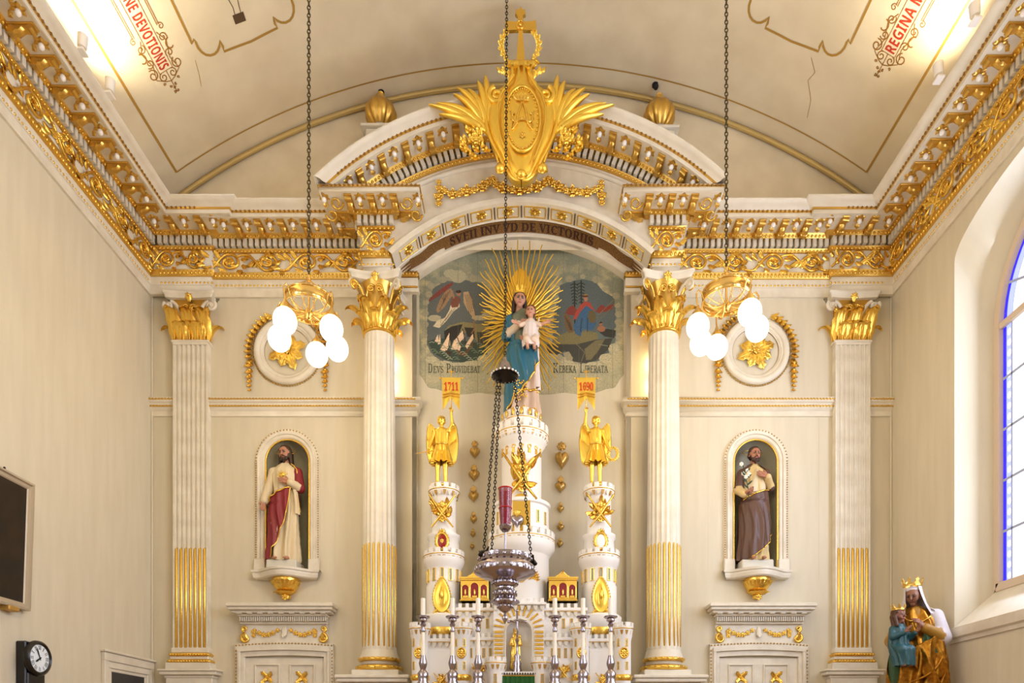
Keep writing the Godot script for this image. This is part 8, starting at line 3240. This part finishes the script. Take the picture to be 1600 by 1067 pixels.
func lamps() -> void:
	var gm := mat("globe_glass", Color(1, 0.98, 0.95), 0.15)
	gm.emission_enabled = true
	gm.emission = Color(1.0, 0.97, 0.9)
	gm.emission_energy_multiplier = 1.5
	make_chandelier("brass five-globe chandelier hanging before the wall above the red-robed statue", Vector3(-2.18, 5.77, 2.2), [-29, -94, -178, 130, 62], GLOBE)
	make_chandelier("brass five-globe chandelier hanging before the wall above the brown-robed statue", Vector3(2.11, 5.85, 2.2), [-81, 29, 87, -140, 182], GLOBE)
	make_chandelier("unseen brass five-globe chandelier in the nave, dark picture side", Vector3(-2.18, 5.8, 7.4), [0, 72, 144, 216, 288], GLOBE * 1.3)  # nave pair is out of view, placed to light the chancel from the front
	make_chandelier("unseen brass five-globe chandelier in the nave, window side", Vector3(2.18, 5.8, 7.4), [0, 72, 144, 216, 288], GLOBE * 1.3)
	# uplighters on the cornice ledge; third onward out of view, lighting the vault
	var k := 0
	for d in [[-4.40, 2.37], [-4.40, 1.92], [4.36, 2.09], [4.36, 2.66], [-4.40, 3.1], [4.36, 3.2], [-4.40, 3.7], [4.36, 3.8], [-4.40, 4.3], [4.36, 4.4], [-4.40, 5.0], [4.36, 5.0], [-4.40, 5.7], [4.36, 5.7], [-4.40, 6.5], [4.36, 6.5], [-4.40, 7.4], [4.36, 7.4], [-4.40, 8.6], [4.36, 8.6]]:
		k += 1
		var sg := signf(d[0])
		var n: int = [2, 1, 1, 2][k - 1] if k < 5 else (k + 1) / 2
		var nth: String = ["first", "second", "third", "fourth", "fifth", "sixth", "seventh", "eighth", "ninth", "tenth"][n - 1]
		var t := thing("cornice_spotlight", "small white cornice spotlight, %s from the altar wall on the %s side" % [nth, "clock" if sg < 0 else "window"], "spotlight", Vector3(d[0], 8.54, d[1]), 0, "spotlights on the cornice")
		var s := Shape.new()
		s.box(Vector3(0, 0.01, 0), Vector3(0.08, 0.02, 0.1), 0.004)
		s.tube(PackedVector3Array([Vector3(0, 0.01, 0), Vector3(0, 0.06, 0)]), 0.008, 6)
		part(t, "bracket", s, M.white_paint)
		s = Shape.new()
		s.lathe(PackedVector2Array([Vector2(0.0, 0.0), Vector2(0.04, 0.005), Vector2(0.045, 0.02), Vector2(0.05, 0.12), Vector2(0.042, 0.12), Vector2(0.04, 0.03), Vector2(0.0, 0.025)]), 16)
		var aim := Basis(Vector3(0, 0, 1), sg * 0.1) * Basis(Vector3.RIGHT, 0.04)
		part(t, "lamp_head", s, M.white_paint, Transform3D(aim, Vector3(0, 0.05, 0)))
		s = Shape.new()
		s.ball(Vector3(0, 0.085, 0), Vector3(0.034, 0.02, 0.034), 12, 8)
		var b := part(t, "bulb", s, M.globe_glass, Transform3D(aim, Vector3(0, 0.05, 0)))
		var l := SpotLight3D.new()
		l.name = "spot_beam"
		l.light_color = Color(1.0, 0.94, 0.82)
		l.light_energy = SPOT
		l.light_size = 0.03
		l.spot_range = 20.0
		l.spot_attenuation = 2.0
		l.spot_angle = 68.0
		l.spot_angle_attenuation = 0.9
		l.shadow_enabled = true
		t.add_child(l, true)
		l.transform = Transform3D(aim * Basis(Vector3.RIGHT, PI / 2), Vector3(0, 0.05, 0) + aim * Vector3(0, 0.13, 0))
	# unseen lamps behind the columns, placed to light the wall strips
	for sg in [-1.0, 1.0]:
		var t := thing("unseen_column_lamp", "narrow lamp tube hidden behind the column, lighting the strip beside the mural, %s side" % ("clock" if sg < 0 else "window"), "lamp", Vector3(sg * 1.775, 6.35, 0.04))
		var s := Shape.new()
		s.tube(PackedVector3Array([Vector3(0, 0.0, 0), Vector3(0, 0.5, 0)]), 0.014, 8)
		part(t, "lamp_tube", s, M.globe_glass)
		for y in [-0.02, 0.52]:
			part(t, "lamp_holder", piece("lamp_holder", func(q: Shape) -> void: q.box(Vector3(0, 0, -0.015), Vector3(0.04, 0.04, 0.05), 0.005)), M.white_paint, tf(Vector3(0, y, 0)))
		for y in [0.1, 0.4]:
			var l := OmniLight3D.new()
			l.name = "tube_light"
			l.light_color = Color(1.0, 0.9, 0.68)
			l.light_energy = 0.22
			l.light_size = 0.03
			l.omni_range = 20.0
			l.omni_attenuation = 2.0
			l.shadow_enabled = true
			t.add_child(l, true)
			l.position = Vector3(0, y, 0)
	sanctuary_lamp()


func sanctuary_lamp() -> void:
	var z := 3.67
	var k := 0.00519
	var b := wp(789, 976, z)
	var t := thing("sanctuary_lamp", "ornate silver hanging lamp with red glass, hung on chains before the altar", "hanging lamp", b)
	var y := func(zy: float) -> float: return (976.0 - (760.0 + zy / 4.846)) * k
	var h := 0.001071
	var s := Shape.new()
	var P := PackedVector2Array()
	for d in [[0, 1045], [8, 1030], [22, 1002], [18, 982], [8, 968], [10, 958], [40, 940], [58, 915], [60, 900], [108, 882], [108, 868], [82, 852], [78, 838], [90, 825], [86, 800], [72, 780], [72, 768], [92, 752], [98, 735], [92, 720], [110, 702], [175, 688], [228, 660], [232, 640], [226, 612], [204, 592], [198, 580], [206, 560], [204, 535], [196, 530], [190, 545], [188, 580], [120, 640], [0, 650]]:
		P.append(Vector2(d[0] * h, y.call(d[1])))
	s.lathe(P, 40)
	part(t, "bowl", s, M.silver)
	# chased bands: bosses round the rim, the neck and the lower body
	for d in [[205, 557, 22, 11, 13], [230, 640, 28, 9, 16], [90, 812, 14, 11, 16], [98, 735, 16, 9, 12], [108, 875, 20, 6, 6], [58, 910, 12, 8, 12]]:
		for i in d[2]:
			var a: float = TAU * i / d[2]
			part(t, "chased_boss", piece("boss%d" % d[0], func(q: Shape) -> void: q.ball(Vector3.ZERO, Vector3(d[3] * 1.3, d[4] * 1.3, 6) * h, 6, 5)), M.silver, around(a, d[0] * h, y.call(d[1])))
	# brackets for the chains
	var ends := [Vector3(-0.165, y.call(520), 0.11), Vector3(0.215, y.call(545), -0.04), Vector3(-0.12, y.call(520), -0.17)]
	for e in ends:
		s = Shape.new()
		var o := Vector3(e.x, 0, e.z).normalized()
		var w := o.cross(Vector3.UP)
		s.tube(PackedVector3Array([e - w * 0.075 + Vector3(0, 0.02, 0), e - w * 0.05 - Vector3(0, 0.01, 0), e - Vector3(0, 0.015, 0) + o * 0.02, e + w * 0.05 - Vector3(0, 0.01, 0), e + w * 0.075 + Vector3(0, 0.02, 0)]), [0.005, 0.014, 0.02, 0.014, 0.005], 6)
		s.ball(e + o * 0.02 - Vector3(0, 0.03, 0), Vector3(0.03, 0.02, 0.03), 8, 6)
		part(t, "bracket", s, M.dark_metal)
	var bell := wp(789, 588, z) - b
	var tops := [bell + Vector3(-0.055, 0.0, 0.035), bell + Vector3(0.075, 0.0, -0.02), bell + Vector3(-0.04, 0.0, -0.05)]
	for i in 3:
		s = Shape.new()
		chain(s, ends[i], tops[i], 0.032, 0.004)
		part(t, "chain", s, M.dark_metal)
	# smoke bell
	s = Shape.new()
	s.lathe(PackedVector2Array([Vector2(0.112, 0.0), Vector2(0.106, 0.006), Vector2(0.08, 0.035), Vector2(0.055, 0.065), Vector2(0.045, 0.10), Vector2(0.02, 0.12), Vector2(0.012, 0.15), Vector2(0.0, 0.15)]), 32, bell)
	part(t, "smoke_bell", s, M.silver)
	s = Shape.new()
	s.lathe(PackedVector2Array([Vector2(0.108, -0.002), Vector2(0.075, 0.03), Vector2(0.04, 0.07), Vector2(0.0, 0.09)]), 32, bell)
	part(t, "bell_inside", s, M.black_wood)
	for i in 20:
		part(t, "bell_bead", piece("bell_bead", func(q: Shape) -> void: q.ball(Vector3.ZERO, Vector3(0.009, 0.009, 0.009), 6, 5)), M.pearl, around(TAU * i / 20, 0.108, 0.008) .translated(bell))
	s = Shape.new()
	chain(s, bell + Vector3(0.0, 0.15, 0), Vector3(0.028, vault(0, z).y - b.y, 0), 0.032, 0.0035)
	part(t, "suspension_chain", s, M.dark_metal)
	# red glass on a slim stem
	var gb := wp(789.5, 826, z) - b
	s = Shape.new()
	s.tube(PackedVector3Array([Vector3(0, y.call(650), 0), gb]), 0.008, 8)
	s.lathe(PackedVector2Array([Vector2(0.0, -0.03), Vector2(0.025, -0.025), Vector2(0.045, 0.0), Vector2(0.05, 0.025), Vector2(0.04, 0.03)]), 20, gb)
	part(t, "glass_holder", s, M.silver)
	s = Shape.new()
	s.lathe(PackedVector2Array([Vector2(0.0, 0.02), Vector2(0.042, 0.02), Vector2(0.05, 0.15), Vector2(0.056, 0.322), Vector2(0.05, 0.322), Vector2(0.045, 0.15), Vector2(0.037, 0.03), Vector2(0.0, 0.03)]), 24, gb)
	var rg := mat("red_glass", Color(0.55, 0.0, 0.12, 0.62), 0.06)
	rg.transparency = BaseMaterial3D.TRANSPARENCY_ALPHA
	part(t, "red_glass", s, rg)
	s = Shape.new()
	for q in [[0.323, 0.054], [0.165, 0.053]]:
		var r := PackedVector3Array()
		for i in 25:
			r.append(gb + Vector3(sin(TAU * i / 24) * q[1], q[0], cos(TAU * i / 24) * q[1]))
		s.tube(r, 0.006 if q[0] > 0.2 else 0.004, 6, false)
	mat("red_rim", Color(0.75, 0.05, 0.05), 0.3)
	part(t, "glass_rim", s, M.red_rim)
	s = Shape.new()
	s.lathe(PackedVector2Array([Vector2(0.0, 0.035), Vector2(0.03, 0.035), Vector2(0.03, 0.14), Vector2(0.0, 0.14)]), 16, gb)
	var cm := mat("red_candle", Color(0.7, 0.06, 0.1), 0.5)
	part(t, "candle_inside", s, cm)


func side_wall_things() -> void:
	# clock on the side wall
	var z := 2.33
	var t := thing("wall_clock", "black round-dial wall clock low on the side wall under the dark picture", "clock", Vector3.ZERO)
	t.transform = side_frame(-1.0, z) * tf(Vector3(0, 2.48, 0.0))
	var s := Shape.new()
	s.box(Vector3(0.0, -0.13, 0.05), Vector3(0.26, 0.58, 0.1), 0.01)
	s.box(Vector3(0.0, -0.40, 0.07), Vector3(0.24, 0.5, 0.1), 0.01)
	part(t, "case", s, M.black_wood)
	s = Shape.new()
	var turn := Basis(Vector3.RIGHT, PI / 2)
	s.xf = Transform3D(turn, Vector3(0, 0, 0.1))
	s.lathe(PackedVector2Array([Vector2(0.0, 0.0), Vector2(0.165, 0.0), Vector2(0.18, 0.02), Vector2(0.175, 0.05), Vector2(0.155, 0.065), Vector2(0.14, 0.055), Vector2(0.135, 0.045)]), 48)
	part(t, "bezel", s, M.black_wood)
	s = Shape.new()
	s.xf = Transform3D(turn, Vector3(0, 0, 0.1))
	s.lathe(PackedVector2Array([Vector2(0.0, 0.047), Vector2(0.14, 0.047)]), 48)
	mat("dial_white", Color(0.9, 0.93, 0.95), 0.3)
	mat("ink", Color(0.04, 0.04, 0.05), 0.5)
	part(t, "dial", s, M.dial_white)
	var numerals := ["XII", "I", "II", "III", "IIII", "V", "VI", "VII", "VIII", "IX", "X", "XI"]
	for i in 12:
		var a := TAU * i / 12
		var fr := Transform3D(Basis(Vector3(0, 0, 1), -a), Vector3(0, 0, 0.149))
		var w: float = 0.010 * numerals[i].length() + 0.008
		part(t, "numeral", lettering(numerals[i], func(x: float, y: float) -> Vector3: return fr * Vector3((x - 0.5) * w, 0.088 + 0.038 * y, 0), true, 700), M.ink)
	for hnd in [[0.075, -2.15, 0.010], [0.115, -0.42, 0.007]]:
		s = Shape.new()
		s.prism(PackedVector2Array([Vector2(-hnd[2] / 2, -0.02), Vector2(hnd[2] / 2, -0.02), Vector2(hnd[2], hnd[0] * 0.7), Vector2(0, hnd[0]), Vector2(-hnd[2], hnd[0] * 0.7)]), 0.003)
		part(t, "hand", s, M.ink, Transform3D(Basis(Vector3(0, 0, 1), hnd[1] * -1.0), Vector3(0, 0, 0.152)))
	# dark framed picture leaning from the wall
	t = thing("framed_picture", "dark old painting in a pale silvered frame on the side wall", "picture", Vector3.ZERO)
	t.transform = side_frame(-1.0, 3.2) * tf(Vector3(0, 2.95, 0.03), 0, 0.035)
	var hw := 0.84
	var hh := 1.27
	s = Shape.new()
	var prof := [[0.0, 0.05], [-0.02, 0.055], [-0.03, 0.035], [-0.06, 0.03], [-0.07, 0.02]]
	var rect := func(o: float, zz: float) -> PackedVector3Array: return PackedVector3Array([Vector3(-hw - o, -o, zz), Vector3(hw + o, -o, zz), Vector3(hw + o, hh + o, zz), Vector3(-hw - o, hh + o, zz), Vector3(-hw - o, -o, zz)])
	for i in prof.size() - 1:
		var a: PackedVector3Array = rect.call(prof[i][0], prof[i][1])
		var b: PackedVector3Array = rect.call(prof[i + 1][0], prof[i + 1][1])
		s.flat()
		for k in 4:
			s.quad(a[k], a[k + 1], b[k + 1], b[k])
	var a2: PackedVector3Array = rect.call(0.0, 0.05)
	var b2: PackedVector3Array = rect.call(0.0, -0.02)
	for k in 4:
		s.quad(a2[k + 1], a2[k], b2[k], b2[k + 1])
	mat("silver_frame", Color(0.72, 0.66, 0.56), 0.4, 0.25)
	part(t, "frame", s, M.silver_frame)
	s = Shape.new()
	s.box(Vector3(0, hh / 2, 0.01), Vector3(hw * 2 - 0.1, hh - 0.1, 0.02))
	var pm := mat("dark_canvas", Color(0.16, 0.12, 0.09), 0.35)
	pm.albedo_texture = noise_tex(0.012, 4, Color(0.45, 0.45, 0.45), Color(1, 0.85, 0.6), 31, 256)
	pm.uv1_triplanar = true
	part(t, "canvas", s, pm)
	for x in [-0.6, 0.6]:
		s = Shape.new()
		s.box(Vector3(x, -0.02, 0.02), Vector3(0.14, 0.05, 0.1), 0.01)
		part(t, "support_bracket", s, M.gold_paint)
	for e in [-1.0, 1.0]:
		part(t, "nail", piece("nail", func(q: Shape) -> void: q.ball(Vector3.ZERO, Vector3.ONE * 0.012, 8, 6)), M.dark_metal, tf(Vector3(e * 0.5, hh + 0.03, 0.0)))


# ------------------------------------------------------------------ the painted recess
var canvas: Image
var grain := FastNoiseLite.new()
const CS := 0.75          # canvas pixels for each unit of the sketch


func dab(points: Array, c: Color, rough := 0.05) -> void:
	var p := PackedVector2Array()
	for q in points:
		p.append((Vector2(q[0], q[1]) - Vector2(52, 55)) * CS)
	var lo := 1e9
	var hi := -1e9
	for q in p:
		lo = minf(lo, q.y)
		hi = maxf(hi, q.y)
	for y in range(maxi(0, int(lo)), mini(canvas.get_height() - 1, int(hi)) + 1):
		var xs := []
		for i in p.size():
			var a := p[i]
			var b := p[(i + 1) % p.size()]
			if (a.y <= y + 0.5) != (b.y <= y + 0.5):
				xs.append(a.x + (y + 0.5 - a.y) / (b.y - a.y) * (b.x - a.x))
		xs.sort()
		for i in range(0, xs.size() - 1, 2):
			var j := grain.get_noise_2d(y * 3.0, i * 50.0) * 2.5
			for x in range(maxi(0, int(xs[i] + j)), mini(canvas.get_width(), int(xs[i + 1] + j))):
				var v := 1.0 + rough * grain.get_noise_2d(x * 2.0, y * 2.0) * 2.0
				canvas.set_pixel(x, y, Color(c.r * v, c.g * v, c.b * v))


func stroke(points: Array, w: float, c: Color, rough := 0.05) -> void:
	for i in points.size() - 1:
		var a := Vector2(points[i][0], points[i][1])
		var b := Vector2(points[i + 1][0], points[i + 1][1])
		var n := (b - a).normalized().orthogonal() * w * 0.5
		dab([[a.x + n.x, a.y + n.y], [b.x + n.x, b.y + n.y], [b.x - n.x, b.y - n.y], [a.x - n.x, a.y - n.y]], c, rough)


func blob(cx: float, cy: float, rx: float, ry: float, c: Color, lobes := 0, rough := 0.05) -> void:
	var p := []
	var n := 48
	for i in n:
		var a := TAU * i / n
		var k := 1.0 + (0.06 * absf(sin(a * lobes * 0.5)) if lobes else 0.0)
		p.append([cx + cos(a) * rx * k, cy + sin(a) * ry * k])
	dab(p, c, rough)


# a scene with a cloud-edged border: a polygon ringed with round puffs
func puffs(points: Array, c: Color, r: float) -> void:
	dab(points, c)
	var light := Color(0.68, 0.65, 0.53)
	for i in points.size():
		var a := Vector2(points[i][0], points[i][1])
		var b := Vector2(points[(i + 1) % points.size()][0], points[(i + 1) % points.size()][1])
		var n := maxi(1, int((b - a).length() / (r * 1.5)))
		for k in n:
			var q := a.lerp(b, float(k) / n)
			var v := 0.6 + 0.5 * absf(sin(k * 2.7 + i * 1.3))
			var out := (q - Vector2(700, 540)).normalized()
			var mid := Vector2(305, 540) if q.x < 700 else Vector2(1120, 540)
			out = (q - mid).normalized()
			blob(q.x + out.x * r * 0.55, q.y + out.y * r * 0.55, r * v * 0.8, r * v * 0.7, light.darkened(0.12 * v))


func mural() -> void:
	grain.seed = 8
	grain.frequency = 0.05
	grain.fractal_octaves = 3
	var W := int(1310 * CS)
	var H := int(960 * CS)
	canvas = Image.create(W, H, false, Image.FORMAT_RGB8)
	var big := FastNoiseLite.new()
	big.seed = 3
	big.frequency = 0.008
	big.fractal_octaves = 5
	var sky := Color(0.50, 0.51, 0.43)
	var cloud := Color(0.75, 0.69, 0.52)
	var low := Color(0.70, 0.67, 0.54)
	for y in H:
		var v := float(y) / H
		for x in W:
			var n := big.get_noise_2d(x, y * 1.3) * 0.5 + 0.5
			var m := clampf((n - 0.42) * 4.0, 0.0, 1.0) * clampf(v * 4.5 - 0.2, 0.0, 1.0)
			var c := sky.lerp(cloud, m * 0.85)
			c = c.lerp(low, smoothstep(0.55, 0.85, v) * 0.75)
			var g := 1.0 + 0.10 * grain.get_noise_2d(x * 1.7, y * 1.7)
			canvas.set_pixel(x, y, Color(c.r * g, c.g * g, c.b * g))
	# left scene: dark storm, sea, rock, ships, angel
	var storm := Color(0.35, 0.37, 0.35)
	puffs([[100, 690], [102, 560], [108, 430], [140, 330], [210, 290], [300, 268], [390, 285], [470, 300], [505, 360], [510, 560], [520, 700], [470, 770], [380, 800], [280, 812], [190, 795], [130, 750]], storm, 30.0)
	for d in [[150, 522, 42, 20], [445, 520, 55, 16], [480, 505, 28, 18], [300, 255, 50, 40], [250, 235, 40, 26]]:
		blob(d[0], d[1], d[2], d[3], Color(0.66, 0.63, 0.51), 7)
	dab([[105, 670], [180, 650], [300, 660], [420, 680], [505, 690], [495, 750], [430, 790], [330, 805], [220, 790], [140, 745]], Color(0.20, 0.26, 0.21))
	dab([[215, 600], [240, 570], [330, 545], [430, 560], [560, 540], [570, 600], [520, 640], [515, 720], [440, 700], [400, 640], [330, 610]], Color(0.50, 0.46, 0.3))
	dab([[210, 605], [260, 575], [330, 560], [300, 640], [250, 680], [215, 660]], Color(0.16, 0.15, 0.12))
	dab([[340, 580], [400, 585], [410, 650], [360, 640]], Color(0.18, 0.16, 0.12))
	dab([[500, 565], [575, 560], [560, 590], [500, 600]], Color(0.13, 0.13, 0.12))
	dab([[420, 610], [515, 615], [515, 700], [430, 700]], Color(0.23, 0.23, 0.19))
	for k in 4:
		stroke([[435 + k * 22, 610], [440 + k * 22, 700]], 5, Color(0.36, 0.34, 0.25))
	for d in [[[170, 690], [185, 620], [190, 690]], [[150, 670], [172, 625], [176, 680]], [[185, 725], [245, 615], [250, 690], [225, 735]], [[280, 660], [330, 600], [345, 640], [300, 690]], [[255, 720], [275, 660], [320, 700], [310, 735]], [[345, 700], [395, 620], [400, 650], [360, 720]]]:
		dab(d, Color(0.90, 0.78, 0.64))
	for d in [[[250, 600], [240, 720]], [[330, 590], [350, 690]], [[290, 640], [330, 720]]]:
		stroke(d, 5, Color(0.16, 0.10, 0.07))
	dab([[285, 720], [340, 745], [385, 690], [400, 660], [395, 700], [345, 765], [300, 755]], Color(0.40, 0.25, 0.14))
	dab([[220, 725], [255, 740], [265, 725], [250, 760], [225, 750]], Color(0.25, 0.16, 0.1))
	for k in 46:
		var x := 115.0 + fmod(k * 83.0, 380.0)
		var y := 680.0 + fmod(k * 37.0, 115.0)
		stroke([[x, y], [x + 16, y - 7], [x + 34, y - 1]], 4.5, Color(0.42, 0.49, 0.38) if k % 3 else Color(0.60, 0.62, 0.50))
	# angel with robe, wings and a red scarf
	dab([[110, 405], [170, 350], [225, 310], [262, 292], [268, 305], [225, 345], [180, 380], [115, 415]], Color(0.48, 0.22, 0.18))
	dab([[255, 330], [225, 345], [185, 400], [160, 470], [170, 490], [215, 450], [245, 400], [275, 370]], Color(0.58, 0.46, 0.33))
	dab([[335, 355], [365, 350], [388, 400], [405, 480], [415, 545], [395, 520], [360, 470], [335, 420]], Color(0.68, 0.57, 0.42))
	for k in 5:
		stroke([[345 + k * 9, 370], [375 + k * 9, 500 - k * 12]], 3, Color(0.38, 0.30, 0.2))
		stroke([[250 - k * 14, 345 + k * 10], [180 + k * 8, 470 - k * 12]], 3, Color(0.34, 0.26, 0.17))
	dab([[270, 395], [310, 400], [310, 450], [270, 480], [225, 540], [180, 585], [140, 575], [165, 540], [215, 520], [245, 470], [255, 430]], Color(0.80, 0.74, 0.61))
	stroke([[260, 470], [190, 570]], 5, Color(0.5, 0.45, 0.35))
	stroke([[280, 460], [215, 540]], 4, Color(0.52, 0.47, 0.37))
	dab([[262, 390], [300, 380], [318, 405], [300, 450], [262, 455], [250, 430]], Color(0.46, 0.27, 0.19))
	blob(304, 363, 15, 18, Color(0.62, 0.44, 0.33))
	blob(303, 352, 17, 10, Color(0.22, 0.14, 0.08))
	stroke([[275, 395], [262, 345]], 10, Color(0.62, 0.45, 0.34))
	stroke([[400, 540], [405, 590], [385, 620]], 8, Color(0.55, 0.38, 0.24))
	# right scene: dark sky, trees, seated woman, rocks
	var dusk := Color(0.33, 0.37, 0.37)
	puffs([[900, 700], [905, 520], [940, 400], [950, 310], [1020, 285], [1100, 272], [1180, 290], [1230, 350], [1300, 390], [1312, 500], [1312, 640], [1290, 720], [1220, 790], [1130, 815], [1040, 800], [960, 760]], dusk, 30.0)
	blob(1240, 650, 66, 70, Color(0.36, 0.41, 0.39), 9)
	for x in [[1045, 285, 620], [1088, 280, 600]]:
		stroke([[x[0], x[1]], [x[0] + 4, x[2]]], 8, Color(0.13, 0.13, 0.11))
		for k in 7:
			stroke([[x[0] - 26 + k * 2, x[1] + 25 + k * 20], [x[0], x[1] + 15 + k * 20], [x[0] + 24 - k, x[1] + 27 + k * 20]], 6, Color(0.15, 0.18, 0.14))
	dab([[930, 640], [1000, 610], [1100, 600], [1190, 615], [1200, 650], [1120, 690], [1000, 700], [900, 690]], Color(0.46, 0.43, 0.28))
	dab([[870, 690], [960, 690], [1060, 690], [1180, 660], [1290, 650], [1265, 720], [1190, 790], [1120, 812], [1040, 800], [985, 730], [930, 760], [870, 740]], Color(0.24, 0.24, 0.21))
	dab([[1110, 720], [1180, 665], [1240, 655], [1200, 730], [1150, 790], [1120, 790]], Color(0.43, 0.40, 0.28))
	dab([[970, 745], [1010, 735], [1035, 775], [1030, 805], [1000, 800]], Color(0.60, 0.57, 0.46))
	stroke([[1060, 690], [1110, 740], [1090, 800]], 6, Color(0.40, 0.38, 0.3))
	stroke([[1200, 690], [1260, 700]], 5, Color(0.5, 0.5, 0.42))
	dab([[1190, 600], [1260, 590], [1310, 600], [1300, 650], [1240, 640]], Color(0.19, 0.19, 0.17))
	# flags
	dab([[1180, 480], [1215, 435], [1245, 450], [1300, 430], [1290, 465], [1240, 480], [1200, 490]], Color(0.50, 0.2, 0.16))
	dab([[985, 490], [1010, 450], [1040, 440], [1060, 470], [1050, 505], [1000, 500]], Color(0.48, 0.2, 0.16))
	stroke([[1200, 500], [1300, 400]], 4, Color(0.5, 0.44, 0.3))
	stroke([[1215, 520], [1320, 420]], 4, Color(0.45, 0.4, 0.28))
	# woman
	dab([[1085, 440], [1120, 425], [1150, 440], [1180, 500], [1185, 560], [1160, 600], [1100, 590], [1085, 640], [1050, 620], [1040, 570], [1065, 520]], Color(0.2, 0.35, 0.48))
	dab([[1080, 440], [1110, 415], [1145, 420], [1180, 480], [1150, 460], [1120, 440], [1085, 480], [1055, 530], [1035, 530], [1055, 480]], Color(0.62, 0.25, 0.2))
	dab([[1135, 480], [1165, 470], [1185, 510], [1175, 555], [1145, 550], [1130, 520]], Color(0.38, 0.33, 0.2))
	for k in 4:
		stroke([[1075 + k * 18, 520], [1062 + k * 22, 610]], 5, Color(0.12, 0.2, 0.29) if k % 2 else Color(0.25, 0.37, 0.46))
	blob(1117, 397, 14, 18, Color(0.64, 0.46, 0.35))
	blob(1116, 380, 15, 9, Color(0.32, 0.16, 0.1))
	stroke([[1104, 372], [1130, 372]], 8, Color(0.6, 0.45, 0.18))
	dab([[975, 500], [1000, 490], [1030, 540], [1040, 610], [1010, 620], [985, 580]], Color(0.42, 0.33, 0.22))
	for k in 4:
		stroke([[985 + k * 10, 510 + k * 12], [1020 + k * 4, 600]], 4, Color(0.3, 0.22, 0.14))
	# seated child
	blob(1218, 590, 26, 20, Color(0.60, 0.40, 0.28))
	blob(1214, 560, 11, 13, Color(0.58, 0.40, 0.3))
	dab([[1200, 560], [1214, 542], [1232, 556], [1226, 552], [1206, 556]], Color(0.15, 0.1, 0.08))
	# soft scalloped clouds closing the scenes below
	for d in [[130, 790, 40, 22], [210, 815, 55, 20], [300, 825, 60, 18], [390, 815, 55, 20], [470, 785, 45, 26], [520, 740, 35, 30], [1000, 815, 45, 22], [1080, 832, 55, 18], [1170, 822, 50, 20], [1250, 780, 45, 30], [1300, 720, 35, 35]]:
		blob(d[0], d[1], d[2], d[3], Color(0.70, 0.67, 0.54), 7, 0.1)
	# board joints show through the paint
	for x in [90, 190, 300, 425, 540, 640, 760, 880, 975, 1075, 1190, 1290]:
		stroke([[x, 60], [x, 1010]], 1.6, Color(0.40, 0.39, 0.31))
	var tex := ImageTexture.create_from_image(canvas)
	var pm := mat("mural_paint", Color.WHITE, 0.65)
	pm.albedo_texture = tex
	pm.texture_repeat = false
	var x0 := -1.40
	var x1 := 1.40
	var yt := 8.45
	var k := 0.00876
	var yb := 6.40
	var t := thing("mural_painting", "painted mural of stormy ships, angel and seated woman filling the arched recess", "mural", Vector3(0, 6.4, -0.118))
	# outline: arch above, scalloped cloud edge below
	var top := func(x: float) -> float: return minf(8.46, 6.12 + sqrt(2.345 * 2.345 - x * x))
	var bot := func(x: float) -> float:
		var u := absf(x) / 1.4
		var base := 6.545 - 0.11 * pow(sin(clampf((1.0 - u) * 2.2, 0, 1) * PI / 2), 1.0) + (0.16 * smoothstep(0.90, 1.0, u))
		return base - 0.03 * absf(sin(u * 7.5))
	var st := SurfaceTool.new()
	st.begin(Mesh.PRIMITIVE_TRIANGLES)
	var put := func(x: float, y: float) -> void:
		st.set_uv(Vector2((x - x0) / (x1 - x0), clampf((yt - y) / (yt - yb), 0.0, 1.0)))
		st.add_vertex(Vector3(x, y - 6.4, 0.0))
	st.set_smooth_group(1)
	for i in 70:
		var a := lerpf(x0, x1, i / 70.0)
		var b := lerpf(x0, x1, (i + 1) / 70.0)
		var ya: float = bot.call(a)
		var yb2: float = bot.call(b)
		for c in [[a, ya], [b, top.call(b)], [b, yb2], [a, ya], [a, top.call(a)], [b, top.call(b)]]:
			put.call(c[0], c[1])
	st.generate_normals()
	st.index()
	part(t, "painting", st.commit(), pm)
	mat("mural_ink", Color(0.2, 0.22, 0.15), 0.7)
	# mottoes: large first letters
	for d in [["D", 119, 145, 853, 912], ["EVS", 152, 216, 868, 912], ["P", 236, 262, 853, 912], ["ROVIDEBAT", 268, 452, 868, 912], ["K", 920, 952, 850, 912], ["EBEKA", 958, 1068, 866, 912], ["L", 1092, 1118, 850, 912], ["IBERATA", 1124, 1272, 866, 912]]:
		var a := wp(640 + d[1] / 4.103, 360 + d[4] / 4.103, -0.114)
		var b := wp(640 + d[2] / 4.103, 360 + d[3] / 4.103, -0.114)
		part(t, "motto_lettering", lettering(d[0], func(x: float, y: float) -> Vector3: return Vector3(lerpf(a.x, b.x, x), lerpf(a.y, b.y, y) - 6.4, 0.004), true, 400), M.mural_ink)
